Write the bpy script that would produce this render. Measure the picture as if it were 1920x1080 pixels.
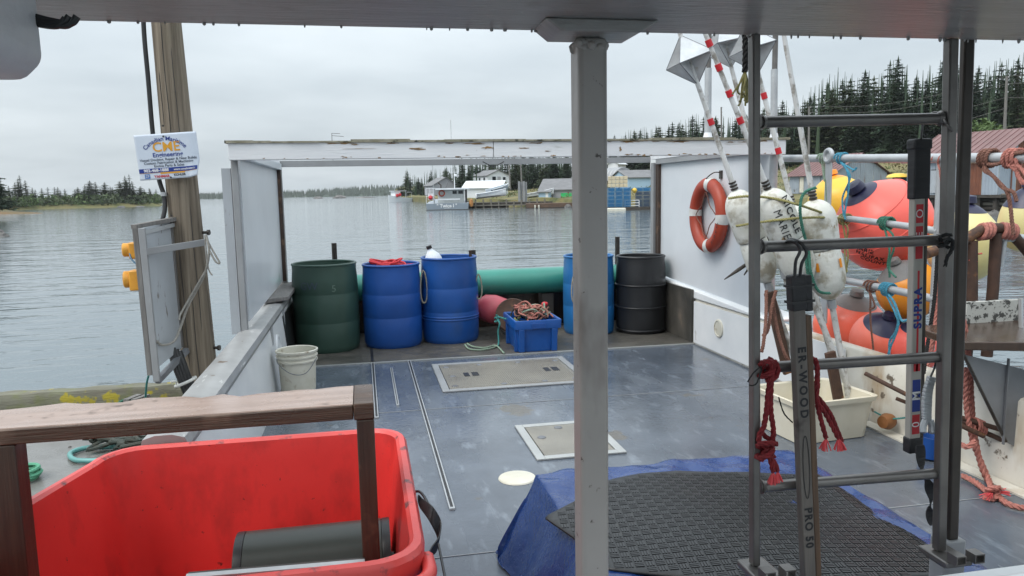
import bpy, bmesh, math, random
from mathutils import Vector, Matrix
R = math.radians
random.seed(7)
scn = bpy.context.scene
for o in list(bpy.data.objects): bpy.data.objects.remove(o, do_unlink=True)
col = scn.collection

# ------------------------------------------------------------------ camera
F, H = 1430.0, 1.65
YAW, PITCH, ROLL = R(11.0), R(-7.2), R(1.1)
fw = Vector((math.sin(YAW)*math.cos(PITCH), math.cos(YAW)*math.cos(PITCH), math.sin(PITCH)))
r0 = Vector((math.cos(YAW), -math.sin(YAW), 0)); u0 = r0.cross(fw)
rt = r0*math.cos(ROLL) - u0*math.sin(ROLL); up = u0*math.cos(ROLL) + r0*math.sin(ROLL)
CAM = Vector((0, 0, H))
cd = bpy.data.cameras.new('camera'); cam = bpy.data.objects.new('camera', cd); col.objects.link(cam)
cd.sensor_width = 36; cd.lens = 36*F/1920; cd.clip_end = 8000; cd.clip_start = 0.05
M = Matrix((rt, up, -fw)).transposed().to_4x4(); M.translation = CAM
cam.matrix_world = M
scn.camera = cam

# ------------------------------------------------------------------ sky, sun, exposure
SUN_EL, SUN_AZ = R(52), R(-110)          # azimuth from +Y towards +X; soft light from the left
w = bpy.data.worlds.new('World'); scn.world = w; w.use_nodes = True
nt = w.node_tree; N = nt.nodes; L = nt.links
bg = N['Background']; bg.inputs['Strength'].default_value = 0.1
sky = N.new('ShaderNodeTexSky'); sky.sky_type = 'NISHITA'; sky.sun_disc = False
sky.sun_elevation = SUN_EL; sky.sun_rotation = SUN_AZ; sky.dust_density = 4
tc = N.new('ShaderNodeTexCoord')
sep = N.new('ShaderNodeSeparateXYZ'); L.new(tc.outputs['Generated'], sep.inputs[0])
mx = N.new('ShaderNodeMath'); mx.operation = 'MAXIMUM'; mx.inputs[1].default_value = 0.0; L.new(sep.outputs['Z'], mx.inputs[0])
ad = N.new('ShaderNodeMath'); ad.operation = 'ADD'; ad.inputs[1].default_value = 0.12; L.new(mx.outputs[0], ad.inputs[0])
dvx = N.new('ShaderNodeMath'); dvx.operation = 'DIVIDE'; L.new(sep.outputs['X'], dvx.inputs[0]); L.new(ad.outputs[0], dvx.inputs[1])
dvy = N.new('ShaderNodeMath'); dvy.operation = 'DIVIDE'; L.new(sep.outputs['Y'], dvy.inputs[0]); L.new(ad.outputs[0], dvy.inputs[1])
cb = N.new('ShaderNodeCombineXYZ'); L.new(dvx.outputs[0], cb.inputs[0]); L.new(dvy.outputs[0], cb.inputs[1])
nz = N.new('ShaderNodeTexNoise'); nz.inputs['Scale'].default_value = 0.55; nz.inputs['Detail'].default_value = 5; nz.inputs['Roughness'].default_value = 0.5
L.new(cb.outputs[0], nz.inputs['Vector'])
rp = N.new('ShaderNodeValToRGB'); rp.color_ramp.elements[0].position = 0.33; rp.color_ramp.elements[1].position = 0.68
rp.color_ramp.elements[0].color = (3.75, 4.25, 4.6, 1); rp.color_ramp.elements[1].color = (5.4, 5.9, 6.2, 1)
L.new(nz.outputs['Fac'], rp.inputs[0])
mixs = N.new('ShaderNodeMixRGB'); mixs.inputs[0].default_value = 0.93
L.new(sky.outputs[0], mixs.inputs[1]); L.new(rp.outputs[0], mixs.inputs[2])
# overcast sky: luminance rises smoothly from the horizon to the zenith (bright overcast, 1 + 2 sin(elevation))
el = N.new('ShaderNodeMath'); el.operation = 'MULTIPLY_ADD'; el.inputs[1].default_value = 2.0; el.inputs[2].default_value = 1.0; L.new(mx.outputs[0], el.inputs[0])
mul = N.new('ShaderNodeVectorMath'); mul.operation = 'SCALE'; L.new(mixs.outputs[0], mul.inputs[0]); L.new(el.outputs[0], mul.inputs['Scale']); L.new(mul.outputs[0], bg.inputs['Color'])
sl = bpy.data.lights.new('sun', 'SUN'); sl.energy = 1.45; sl.angle = R(30); sl.color = (1, .96, .91)
so = bpy.data.objects.new('sun', sl); col.objects.link(so)
sd = Vector((math.sin(SUN_AZ)*math.cos(SUN_EL), math.cos(SUN_AZ)*math.cos(SUN_EL), math.sin(SUN_EL)))
so.rotation_euler = sd.to_track_quat('Z', 'Y').to_euler(); so.location = (0, 0, 30)
vs = scn.view_settings; vs.view_transform = 'Standard'; vs.look = 'None'; vs.gamma = 1; vs.exposure = 0.4; vs.use_curve_mapping = False
scn.render.engine = 'CYCLES'
cy = scn.cycles; cy.max_bounces = 6; cy.diffuse_bounces = 3; cy.glossy_bounces = 3; cy.transmission_bounces = 3; cy.volume_bounces = 0; cy.caustics_reflective = False; cy.caustics_refractive = False

# ------------------------------------------------------------------ placing helpers (photo pixel + one known plane -> metres)
def ray(px, py): return fw + rt*((px-960)/F) - up*((py-540)/F)
def AY(px, py, y): d = ray(px, py); return CAM + d*(y/d.y)
def AX(px, py, x): d = ray(px, py); return CAM + d*(x/d.x)
def GZ(px, py, z=0.0): d = ray(px, py); return CAM + d*((z-H)/d.z)
def hor(px): return 364.8 - (px-676)*0.0192
WZ = -0.55                                                        # water level
def at_dist(px, D, z):                                            # a spot D metres ahead, in the direction of px
    d = ray(px, hor(px)); return Vector((CAM.x + d.x*D, CAM.y + d.y*D, z))

# ------------------------------------------------------------------ materials
def lnk(nt, a, b): nt.links.new(a, b)
MATS = {}
def pm(name, c1, c2=None, rough=.5, scale=4, met=0.0, bump=0.0, bscale=40, dirt=None, damt=.45, dscale=5, stretch=(1,1,1),
       dstretch=(1,1,1), r2=None, rscale=3, dsoft=.08, spec=.5, coat=0, trans=0, alpha=None, dirt2=None, damt2=.5, dscale2=9, detail=4):
    m = bpy.data.materials.new(name); m.use_nodes = True; t = m.node_tree; n = t.nodes
    b = n['Principled BSDF']; b.inputs['Metallic'].default_value = met; b.inputs['Roughness'].default_value = rough
    b.inputs['Specular IOR Level'].default_value = spec
    if coat: b.inputs['Coat Weight'].default_value = coat; b.inputs['Coat Roughness'].default_value = .08
    if trans: b.inputs['Transmission Weight'].default_value = trans
    co = n.new('ShaderNodeTexCoord'); oi = n.new('ShaderNodeObjectInfo')
    ml = n.new('ShaderNodeMath'); ml.operation = 'MULTIPLY'; ml.inputs[1].default_value = 37.0; lnk(t, oi.outputs['Random'], ml.inputs[0])
    va = n.new('ShaderNodeVectorMath'); va.operation = 'ADD'; lnk(t, co.outputs['Object'], va.inputs[0]); lnk(t, ml.outputs[0], va.inputs[1])
    def noise(sc, st, det=detail):
        mp = n.new('ShaderNodeMapping'); mp.inputs['Scale'].default_value = st; lnk(t, va.outputs[0], mp.inputs[0])
        z = n.new('ShaderNodeTexNoise'); z.inputs['Scale'].default_value = sc; z.inputs['Detail'].default_value = det; z.inputs['Roughness'].default_value = .6
        lnk(t, mp.outputs[0], z.inputs['Vector']); return z.outputs['Fac']
    def ramp(src, p0, p1):
        r = n.new('ShaderNodeMapRange'); r.inputs['From Min'].default_value = p0; r.inputs['From Max'].default_value = p1; lnk(t, src, r.inputs[0]); return r.outputs[0]
    def mix(fac, a, bb):
        x = n.new('ShaderNodeMixRGB'); lnk(t, fac, x.inputs[0])
        for i, q in ((1, a), (2, bb)):
            if isinstance(q, (tuple, list)): x.inputs[i].default_value = (*q[:3], 1)
            else: lnk(t, q, x.inputs[i])
        return x.outputs[0]
    c2 = c2 or tuple(v*.8 for v in c1)
    cur = mix(ramp(noise(scale, stretch), .3, .7), c1, c2)
    if dirt: cur = mix(ramp(noise(dscale, dstretch), 1-damt, 1-damt+dsoft), cur, dirt)
    if dirt2: cur = mix(ramp(noise(dscale2, (1,1,1)), 1-damt2, 1-damt2+.05), cur, dirt2)
    lnk(t, cur, b.inputs['Base Color'])
    if r2 is not None:
        rr = n.new('ShaderNodeMapRange'); rr.inputs['From Min'].default_value = .4; rr.inputs['From Max'].default_value = .62
        rr.inputs['To Min'].default_value = rough; rr.inputs['To Max'].default_value = r2
        lnk(t, noise(rscale, dstretch), rr.inputs[0]); lnk(t, rr.outputs[0], b.inputs['Roughness'])
    if bump:
        bp = n.new('ShaderNodeBump'); bp.inputs['Strength'].default_value = 1; bp.inputs['Distance'].default_value = bump
        lnk(t, noise(bscale, stretch), bp.inputs['Height']); lnk(t, bp.outputs[0], b.inputs['Normal'])
    MATS[name] = m
    return m
BROWN = (.13, .085, .05)
m_deck = pm('deck_paint', (.118,.138,.168), (.075,.088,.108), rough=.06, r2=.32, rscale=1.3, scale=2.2, bump=.0022, bscale=30, dirt=(.24,.275,.315), damt=.43, dscale=6, dsoft=.32, dstretch=(2.0,.6,1), dirt2=(.11,.1,.085), damt2=.34, dscale2=2.3)  # soft pale bluish blotches paint light reflections into the wet deck colour
m_mat = pm('deck_matting', (.05,.05,.046), (.1,.09,.075), rough=.3, r2=.6, scale=3, bump=.004, bscale=70, dirt=(.17,.13,.1), damt=.35, dscale=3)
m_white = pm('white_gelcoat', (.80,.81,.81), (.70,.72,.73), rough=.35, scale=2.5, bump=.001, bscale=14, dirt=(.36,.33,.28), damt=.33, dscale=6, dstretch=(1,1,.35), dirt2=(.25,.2,.14), damt2=.28, dscale2=14)
m_whitedirty = pm('stained_gelcoat', (.68,.66,.6), (.55,.52,.44), rough=.4, scale=2.5, bump=.002, bscale=14, dirt=(.33,.22,.11), damt=.47, dscale=3, dsoft=.22, dstretch=(1,1,.5), dirt2=(.13,.1,.07), damt2=.37, dscale2=9)
m_panel = pm('white_panel', (.66,.69,.72), (.58,.61,.64), rough=.3, scale=1.5, bump=.001, bscale=3, dirt=(.5,.52,.53), damt=.36, dscale=2, dsoft=.25, dstretch=(3,3,.4))
m_beam = pm('weathered_white_paint', (.74,.75,.76), (.66,.67,.69), rough=.55, scale=3, bump=.002, bscale=25, stretch=(.3,3,3), dirt=(.5,.5,.49), damt=.36, dscale=9, dsoft=.1, dstretch=(.25,2,2), dirt2=(.2,.13,.06), damt2=.27, dscale2=10)
m_moss = pm('mossy_edge', (.16,.15,.09), (.35,.33,.27), rough=.9, scale=9, bump=.006, bscale=40, dirt=(.03,.03,.02), damt=.45, dscale=14)
m_grypaint = pm('grey_paint', (.30,.31,.32), (.24,.245,.25), rough=.5, scale=3, bump=.001, bscale=30, dirt=(.12,.1,.09), damt=.32, dscale=5)
m_roof = pm('overhead_paint', (.39,.375,.36), (.30,.29,.275), rough=.3, scale=9, bump=.004, bscale=45, stretch=(.3,2.2,1), dirt=(.22,.18,.16), damt=.4, dscale=7, dsoft=.2)
m_post = pm('post_paint', (.40,.37,.345), (.33,.305,.28), rough=.38, scale=2.2, bump=.0014, bscale=30, dirt=(.13,.10,.085), damt=.42, dscale=6, dsoft=.22, dstretch=(1,1,.35), dirt2=(.08,.065,.055), damt2=.34, dscale2=30)
m_alu = pm('bare_aluminium', (.19,.18,.17), (.12,.112,.105), rough=.34, met=.6, scale=6, bump=.0006, bscale=60, dirt=(.17,.15,.13), damt=.38, dscale=7, dsoft=.15)
m_alubright = pm('bright_aluminium', (.75,.76,.76), (.6,.6,.6), rough=.3, met=.8, scale=5, bump=.0006, bscale=60)
m_galv = pm('galvanised_steel', (.5,.52,.53), (.4,.41,.42), rough=.45, met=.5, scale=8, bump=.0006, bscale=50, dirt=(.2,.17,.14), damt=.3, dscale=7)
m_darksteel = pm('dark_steel', (.062,.052,.044), (.035,.03,.026), rough=.4, met=.4, scale=8)
m_rust = pm('rusty_steel', (.085,.042,.026), (.045,.025,.018), rough=.75, scale=12, bump=.002, bscale=60, dirt=(.17,.075,.03), damt=.4, dscale=8)
m_wood = pm('wet_weathered_wood', (.10,.058,.036), (.042,.024,.016), rough=.18, r2=.5, rscale=3, scale=3, stretch=(.6,14,14), bump=.003, bscale=12, dirt=(.30,.2,.14), damt=.42, dscale=2.5, dsoft=.2)
m_woodv = pm('wet_wood_leg', (.065,.038,.025), (.028,.017,.012), rough=.3, r2=.6, scale=3, stretch=(14,14,.6), bump=.002, bscale=10, dirt=(.17,.1,.06), damt=.4, dscale=3)
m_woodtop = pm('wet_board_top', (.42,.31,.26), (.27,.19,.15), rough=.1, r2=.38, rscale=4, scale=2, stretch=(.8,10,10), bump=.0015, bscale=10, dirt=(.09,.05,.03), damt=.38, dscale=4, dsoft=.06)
m_pole = pm('pole_wood', (.27,.225,.17), (.085,.066,.048), rough=.9, scale=3.0, stretch=(10,10,.28), bump=.01, bscale=9, dirt=(.16,.15,.09), damt=.42, dscale=2, dsoft=.25, dirt2=(.05,.035,.025), damt2=.28, dscale2=12)
m_greywood = pm('grey_weathered_wood', (.22,.21,.2), (.12,.115,.11), rough=.85, scale=4, stretch=(10,10,.6), bump=.003, bscale=8)
m_peel = pm('peeling_grey_paint', (.40,.43,.46), (.33,.35,.37), rough=.6, scale=3, stretch=(1,1,.4), bump=.002, bscale=20, dirt=(.17,.155,.14), damt=.37, dscale=20, dstretch=(1,1,.3), dsoft=.06)
m_red = pm('red_plastic', (.70,.045,.04), (.58,.032,.029), rough=.32, scale=1.6, bump=.001, bscale=18, dirt=(.25,.024,.022), damt=.5, dscale=5, dsoft=.38, dstretch=(1.2,1.2,.6), dirt2=(.14,.022,.018), damt2=.32, dscale2=26)
m_redrim = pm('scuffed_red_plastic', (.68,.07,.06), (.55,.05,.045), rough=.35, scale=3, bump=.002, bscale=20, dirt=(.10,.03,.03), damt=.41, dscale=14, dsoft=.1)
m_tarp = pm('blue_tarpaulin', (.010,.042,.17), (.008,.03,.125), rough=.14, r2=.3, rscale=5, scale=3, bump=.011, bscale=11, spec=.6, dirt=(.12,.16,.25), damt=.27, dscale=7)
m_rubber = pm('black_rubber', (.02,.021,.022), (.013,.013,.014), rough=.42, scale=5, bump=.0005, bscale=50, dirt=(.07,.07,.068), damt=.36, dscale=8, dsoft=.2)
m_rubbar = pm('rubber_tread', (.026,.027,.029), (.017,.017,.018), rough=.34, scale=5, dirt=(.06,.06,.058), damt=.4, dscale=5, dsoft=.25)
m_black = pm('black_plastic', (.012,.012,.013), (.02,.02,.021), rough=.4, scale=6)
m_tape = pm('black_tape', (.012,.012,.014), (.02,.02,.022), rough=.55, scale=10, bump=.002, bscale=30, stretch=(.3,.3,3))
def drum_mat(n, c, d, **k): return pm(n, c, tuple(v*.72 for v in c), rough=.38, scale=2.2, bump=.001, bscale=12, dirt=d, damt=.38, dscale=3, dsoft=.3, dstretch=(1,1,.6), dirt2=tuple(min(1,v*2.2+.05) for v in c), damt2=.255, dscale2=20, **k)
m_dgreen = drum_mat('green_drum_plastic', (.038,.082,.062), (.05,.062,.048))
m_dblue = drum_mat('blue_drum_plastic', (.012,.08,.33), (.02,.05,.16))
m_dblue2 = drum_mat('faded_blue_drum_plastic', (.012,.085,.33), (.03,.07,.16))
m_dblue3 = drum_mat('bright_blue_drum_plastic', (.02,.16,.42), (.03,.12,.26))
m_dblack = drum_mat('black_drum_plastic', (.016,.017,.019), (.03,.03,.032))
m_crate = drum_mat('blue_crate_plastic', (.01,.09,.36), (.012,.06,.2))
m_teal = pm('teal_pipe_plastic', (.045,.27,.21), (.038,.21,.165), rough=.32, scale=1.5, bump=.001, bscale=10, dirt=(.03,.12,.1), damt=.36, dscale=3, dsoft=.3)
m_bucket = pm('dirty_white_plastic', (.68,.66,.58), (.55,.52,.42), rough=.45, scale=4, dirt=(.25,.18,.1), damt=.38, dscale=9, dsoft=.15, bump=.001, bscale=20)
m_tub = pm('yellowed_white_plastic', (.72,.68,.56), (.62,.56,.43), rough=.45, scale=3, dirt=(.3,.22,.12), damt=.36, dscale=6, dsoft=.25, bump=.001, bscale=20)
m_float = pm('white_foam_float', (.68,.68,.64), (.56,.56,.5), rough=.6, scale=5, bump=.004, bscale=30, dirt=(.36,.33,.26), damt=.5, dscale=9, dsoft=.14, dirt2=(.26,.17,.08), damt2=.36, dscale2=7)
m_polewhite = pm('white_pole_paint', (.66,.66,.65), (.52,.52,.5), rough=.45, scale=9, dirt=(.26,.24,.21), damt=.5, dscale=14, dsoft=.12)
m_redtape = pm('red_tape', (.6,.02,.03), rough=.5)
m_reflector = pm('radar_reflector_sheet', (.62,.64,.65), (.42,.43,.44), rough=.35, met=.3, scale=7, bump=.004, bscale=12, dirt=(.35,.33,.28), damt=.36, dscale=8)
m_coral = pm('coral_buoy_vinyl', (.95,.16,.12), (.88,.13,.10), rough=.35, scale=1.7, bump=.001, bscale=10, dirt=(.6,.14,.1), damt=.34, dscale=4, dsoft=.25, dirt2=(.15,.03,.03), damt2=.24, dscale2=28)
m_orangered = pm('orange_red_buoy_vinyl', (.92,.14,.07), (.85,.2,.14), rough=.35, scale=2.5, dirt=(.75,.3,.25), damt=.4, dscale=4, dsoft=.3, dirt2=(.1,.03,.03), damt2=.26, dscale2=26)
m_orange = pm('orange_buoy_vinyl', (.86,.33,.02), (.8,.25,.02), rough=.35, scale=3, dirt=(.6,.16,.02), damt=.38, dscale=5, dsoft=.25)
m_yellow = pm('yellow_buoy_vinyl', (.8,.56,.06), (.75,.45,.04), rough=.4, scale=3)
m_cream = pm('cream_buoy_vinyl', (.74,.66,.34), (.7,.6,.25), rough=.4, scale=2, dirt=(.5,.4,.2), damt=.33, dscale=6)
m_navy = pm('navy_buoy_vinyl', (.016,.017,.06), (.025,.025,.05), rough=.4, scale=4, bump=.002, bscale=14)
m_greyvinyl = pm('grey_buoy_vinyl', (.19,.18,.175), (.13,.125,.12), rough=.5, scale=5, bump=.004, bscale=16)
m_ring = pm('life_ring_orange', (.40,.055,.022), (.28,.035,.016), rough=.5, scale=3, bump=.001, bscale=20, dirt=(.1,.03,.02), damt=.4, dscale=7, dsoft=.25)
m_band = pm('reflective_band', (.66,.66,.63), (.5,.5,.48), rough=.4, scale=10)
def ropem(n, c): return pm(n, c, tuple(v*.55 for v in c), rough=.8, scale=60, bump=.002, bscale=150)
rp_red = ropem('crimson_rope', (.22,.012,.016)); rp_coral = ropem('coral_rope', (.50,.19,.15)); rp_brown = ropem('brown_rope', (.22,.1,.07))
rp_yel = ropem('olive_rope', (.34,.31,.12)); rp_green = ropem('green_rope', (.05,.2,.14)); rp_blue = ropem('blue_rope', (.08,.35,.5)); rp_black = ropem('black_rope', (.015,.015,.015))
rp_sage = ropem('sage_rope', (.3,.4,.3)); rp_pink = ropem('pink_rope', (.75,.14,.12)); rp_teal = ropem('teal_rope', (.05,.28,.26)); rp_buff = ropem('buff_rope', (.4,.36,.27))
m_signw = pm('sign_plastic', (.62,.68,.76), (.56,.62,.71), rough=.35, scale=2)
m_ink = {k: pm('print_'+k, c, rough=.5) for k, c in dict(blue=(.012,.04,.25), orange=(.75,.36,.03), grey=(.06,.08,.12), red=(.55,.02,.03), black=(.01,.01,.012), white=(.8,.8,.8), ltblue=(.08,.2,.5)).items()}
m_yelplug = pm('yellow_socket_plastic', (.75,.36,.04), (.6,.27,.03), rough=.4, scale=6)
m_beige = pm('beige_hatch_plate', (.27,.25,.21), (.20,.185,.155), rough=.3, scale=3, bump=.003, bscale=120, dirt=(.16,.13,.1), damt=.36, dscale=6, dsoft=.2)
m_hframe = pm('hatch_frame_metal', (.46,.47,.46), (.38,.39,.38), rough=.4, met=.3, scale=4)
m_wharf = pm('wet_concrete', (.2,.195,.185), (.14,.135,.125), rough=.15, r2=.5, rscale=1.6, scale=3, bump=.003, bscale=30, dirt=(.05,.04,.03), damt=.36, dscale=2.5, dsoft=.15)
m_kerb = pm('mossy_timber', (.2,.2,.15), (.13,.12,.09), rough=.9, scale=5, bump=.006, bscale=30, stretch=(.5,4,4), dirt=(.15,.17,.05), damt=.5, dscale=4, dsoft=.2, dirt2=(.34,.28,.03), damt2=.40, dscale2=6)
m_steelplate = pm('grey_steel_plate', (.2,.21,.225), (.14,.145,.155), rough=.45, met=.2, scale=3, dirt=(.06,.05,.045), damt=.4, dscale=4, dsoft=.2, bump=.001, bscale=30)
m_speck = pm('chipped_paint_board', (.45,.45,.42), (.4,.4,.37), rough=.7, scale=4, dirt=(.055,.055,.05), damt=.5, dscale=32, dsoft=.05, bump=.002, bscale=40)
m_browntop = pm('brown_table_top', (.06,.037,.025), (.04,.025,.018), rough=.2, scale=3, stretch=(8,1,1), bump=.001, bscale=10, dirt=(.16,.09,.06), damt=.36, dscale=10)
m_stick = pm('aged_stick_wood', (.16,.142,.125), (.10,.088,.077), rough=.6, scale=5, stretch=(12,12,.6), bump=.001, bscale=10, dirt=(.05,.04,.035), damt=.4, dscale=7)
m_stickside = pm('stick_wood_side', (.13,.078,.045), (.055,.032,.02), rough=.6, scale=4, stretch=(16,16,.5), bump=.001, bscale=8)
m_stick2 = pm('grey_stick_laminate', (.42,.40,.36), (.34,.32,.28), rough=.45, scale=5, stretch=(8,8,.6), dirt=(.14,.11,.09), damt=.36, dscale=9)
# background
m_rock = pm('shore_rock', (.2,.19,.18), (.1,.095,.09), rough=.9, scale=1, bump=.1, bscale=2)
m_ground = pm('shore_grass', (.13,.13,.05), (.2,.16,.07), rough=.95, scale=.12, bump=.3, bscale=1, dirt=(.06,.08,.03), damt=.5, dscale=.2, dsoft=.15)
m_ground2 = pm('point_grass', (.16,.17,.06), (.22,.17,.08), rough=.95, scale=.15, bump=.3, bscale=1, dirt=(.07,.09,.04), damt=.45, dscale=.2, dsoft=.15)
m_needle = pm('spruce_needles', (.030,.055,.036), (.05,.075,.04), rough=.75, scale=.35, spec=.25, detail=3)
m_needle2 = pm('pale_spruce_needles', (.055,.08,.045), (.085,.1,.05), rough=.75, scale=.35, spec=.25, detail=3)
m_bark = pm('spruce_bark', (.1,.085,.07), (.06,.05,.042), rough=.9, scale=2)
m_leaf = pm('broadleaf_shrub', (.09,.15,.035), (.06,.1,.03), rough=.7, scale=1)
m_brush = pm('brown_brush', (.17,.14,.06), (.1,.09,.045), rough=.9, scale=.6)
m_farwood = pm('far_wood', (.05,.075,.055), (.065,.085,.06), rough=.9, scale=.02, spec=.1)
m_bwhite = pm('white_siding', (.74,.76,.78), (.66,.68,.7), rough=.6, scale=.5)
m_bgrey = pm('grey_siding', (.36,.36,.38), (.3,.3,.31), rough=.7, scale=.5, dirt=(.22,.22,.22), damt=.35, dscale=.8)
m_bblue = pm('pale_blue_siding', (.42,.58,.72), (.37,.52,.66), rough=.6, scale=.5)
m_shingle = pm('grey_shingle', (.2,.2,.205), (.15,.15,.155), rough=.85, scale=1.2)
m_glass = pm('dark_window_glass', (.02,.025,.03), rough=.08, scale=1)
m_greendoor = pm('green_door_paint', (.03,.55,.16), (.03,.48,.14), rough=.5, scale=1)
m_redroof = pm('faded_red_roof', (.20,.105,.10), (.15,.075,.07), rough=.5, scale=1, dirt=(.2,.14,.13), damt=.4, dscale=1.5, dsoft=.2)
m_corr = pm('corrugated_sheet', (.36,.41,.46), (.29,.33,.38), rough=.5, met=.2, scale=1, dirt=(.2,.11,.06), damt=.35, dscale=1.2, dsoft=.12, dstretch=(1.5,1.5,.4))
m_rustsheet = pm('rusty_sheet', (.2,.07,.035), (.13,.045,.025), rough=.7, scale=2, dirt=(.3,.25,.22), damt=.3, dscale=2)
m_timber = pm('dark_wet_timber', (.035,.03,.025), (.06,.05,.04), rough=.7, scale=2, dirt=(.1,.1,.07), damt=.35, dscale=3)
m_pile = pm('pale_pile_timber', (.2,.18,.15), (.12,.11,.09), rough=.8, scale=2)
m_trap = pm('blue_trap_wire', (.03,.2,.42), (.025,.15,.33), rough=.5, scale=1)
m_trap2 = pm('slate_trap_wire', (.09,.13,.19), (.06,.09,.14), rough=.5, scale=1)
m_tan = pm('tan_container_paint', (.62,.54,.38), (.55,.47,.33), rough=.6, scale=.8)
m_hullgrey = pm('grey_hull_paint', (.25,.29,.33), (.22,.26,.3), rough=.35, scale=.6)
m_hullblue = pm('blue_hull_paint', (.2,.45,.75), (.17,.38,.66), rough=.4, scale=.8)

# ------------------------------------------------------------------ mesh builder
class MB:
    def __init__(s): s.v = []; s.f = []
    def add(s, vs, fs):
        k = len(s.v); s.v += [Vector(q) for q in vs]; s.f += [tuple(i+k for i in f) for f in fs]; return s
    def hexa(s, b, t):                                           # bottom 4 + top 4, counter-clockwise
        return s.add(list(b)+list(t), [(3,2,1,0),(4,5,6,7),(0,1,5,4),(1,2,6,5),(2,3,7,6),(3,0,4,7)])
    def box(s, x0, x1, y0, y1, z0, z1, T=None):
        b = [(x0,y0,z0),(x1,y0,z0),(x1,y1,z0),(x0,y1,z0)]; t = [(x0,y0,z1),(x1,y0,z1),(x1,y1,z1),(x0,y1,z1)]
        if T: b = [T @ Vector(q) for q in b]; t = [T @ Vector(q) for q in t]
        return s.hexa(b, t)
    def bar(s, a, b, wx, wy, upv=(0,0,1)):                       # rectangular bar a->b
        a = Vector(a); b = Vector(b); d = (b-a).normalized(); u = Vector(upv)
        if abs(d.dot(u)) > .98: u = Vector((0,1,0))
        x = d.cross(u).normalized(); y = x.cross(d).normalized()
        q = lambda p: [p-x*wx/2-y*wy/2, p+x*wx/2-y*wy/2, p+x*wx/2+y*wy/2, p-x*wx/2+y*wy/2]
        return s.hexa(q(a), q(b))
    def prism(s, poly, vec):
        vec = Vector(vec); n = len(poly); p = [Vector(q) for q in poly]
        return s.add(p+[q+vec for q in p], [tuple(range(n))[::-1], tuple(range(n, 2*n))] + [(i,(i+1)%n,(i+1)%n+n,i+n) for i in range(n)])
    def tube(s, pts, r, n=8, cap=True, closed=False):
        pts = [Vector(p) for p in pts]; m = len(pts)
        rr = r if isinstance(r, (list, tuple)) else [r]*m
        d0 = (pts[1]-pts[0]).normalized(); u = Vector((0,0,1)) if abs(d0.z) < .9 else Vector((1,0,0))
        x = d0.cross(u).normalized(); vs = []
        for i in range(m):
            if closed: d = (pts[(i+1)%m]-pts[i-1])
            else: d = pts[min(i+1, m-1)]-pts[max(i-1, 0)]
            if d.length < 1e-9: d = d0
            d = d.normalized(); x = (x - d*x.dot(d))
            if x.length < 1e-6: x = d.orthogonal()
            x.normalize(); y = d.cross(x)
            for k in range(n):
                a = 2*math.pi*k/n; vs.append(pts[i] + (x*math.cos(a)+y*math.sin(a))*rr[i])
        fs = []
        for i in range(m if closed else m-1):
            j = (i+1) % m
            for k in range(n): fs.append((i*n+k, i*n+(k+1)%n, j*n+(k+1)%n, j*n+k))
        if cap and not closed: fs += [tuple(range(n))[::-1], tuple(range((m-1)*n, m*n))]
        return s.add(vs, fs)
    def lathe(s, prof, base=(0,0,0), axis=(0,0,1), n=24):
        base = Vector(base); a = Vector(axis).normalized(); x = a.orthogonal().normalized() if abs(a.z) < .999 else Vector((1,0,0)); y = a.cross(x)
        vs = []; fs = []
        for r, z in prof:
            for k in range(n):
                t = 2*math.pi*k/n; vs.append(base + a*z + (x*math.cos(t)+y*math.sin(t))*max(r, 1e-4))
        for i in range(len(prof)-1):
            for k in range(n): fs.append((i*n+k, i*n+(k+1)%n, (i+1)*n+(k+1)%n, (i+1)*n+k))
        return s.add(vs, fs)
    def sheet(s, fn, nu, nv):
        vs = [fn(i/nu, j/nv) for j in range(nv+1) for i in range(nu+1)]
        return s.add(vs, [(j*(nu+1)+i, j*(nu+1)+i+1, (j+1)*(nu+1)+i+1, (j+1)*(nu+1)+i) for j in range(nv) for i in range(nu)])
def smooth(pts, k=6, closed=False):                              # Catmull-Rom
    p = [Vector(q) for q in pts]; n = len(p); out = []
    rng = range(n) if closed else range(n-1)
    for i in rng:
        a = p[(i-1)%n] if closed else p[max(i-1,0)]; b = p[i]; c = p[(i+1)%n]; d = p[(i+2)%n] if closed else p[min(i+2,n-1)]
        for j in range(k):
            t = j/k; out.append(.5*((2*b)+(c-a)*t+(2*a-5*b+4*c-d)*t*t+(3*b-a-3*c+d)*t**3))
    if not closed: out.append(p[-1])
    return out
def rope(mb, pts, r=.008, k=8, twist=.07, strands=3):            # laid rope: three twisted strands
    ps = smooth(pts, k)
    # resample evenly
    ds = [0]
    for a, b in zip(ps, ps[1:]): ds.append(ds[-1]+(b-a).length)
    n = max(8, int(ds[-1]/(twist/6))); n = min(n, 500); q = []; j = 0
    for i in range(n+1):
        t = ds[-1]*i/n
        while j < len(ds)-2 and ds[j+1] < t: j += 1
        sgm = ds[j+1]-ds[j]; q.append(ps[j].lerp(ps[j+1], (t-ds[j])/sgm if sgm > 1e-9 else 0))
    d0 = (q[1]-q[0]).normalized(); x = d0.orthogonal().normalized(); st = [[] for _ in range(strands)]
    for i, c in enumerate(q):
        d = (q[min(i+1,n)]-q[max(i-1,0)]).normalized(); x = (x-d*x.dot(d)).normalized(); y = d.cross(x)
        for m_ in range(strands):
            a = 2*math.pi*(ds[-1]*i/n/twist + m_/strands); st[m_].append(c+(x*math.cos(a)+y*math.sin(a))*r*.52)
    for s_ in st: mb.tube(s_, r*.56, 5)
    return mb
WL = {}
def thing(name, label, cat, loc, group=None, kind=None):
    o = bpy.data.objects.new(name, None); col.objects.link(o); o.location = loc; o.empty_display_size = .1
    WL[o] = Vector(loc); tag(o, label, cat, group, kind); return o
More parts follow.
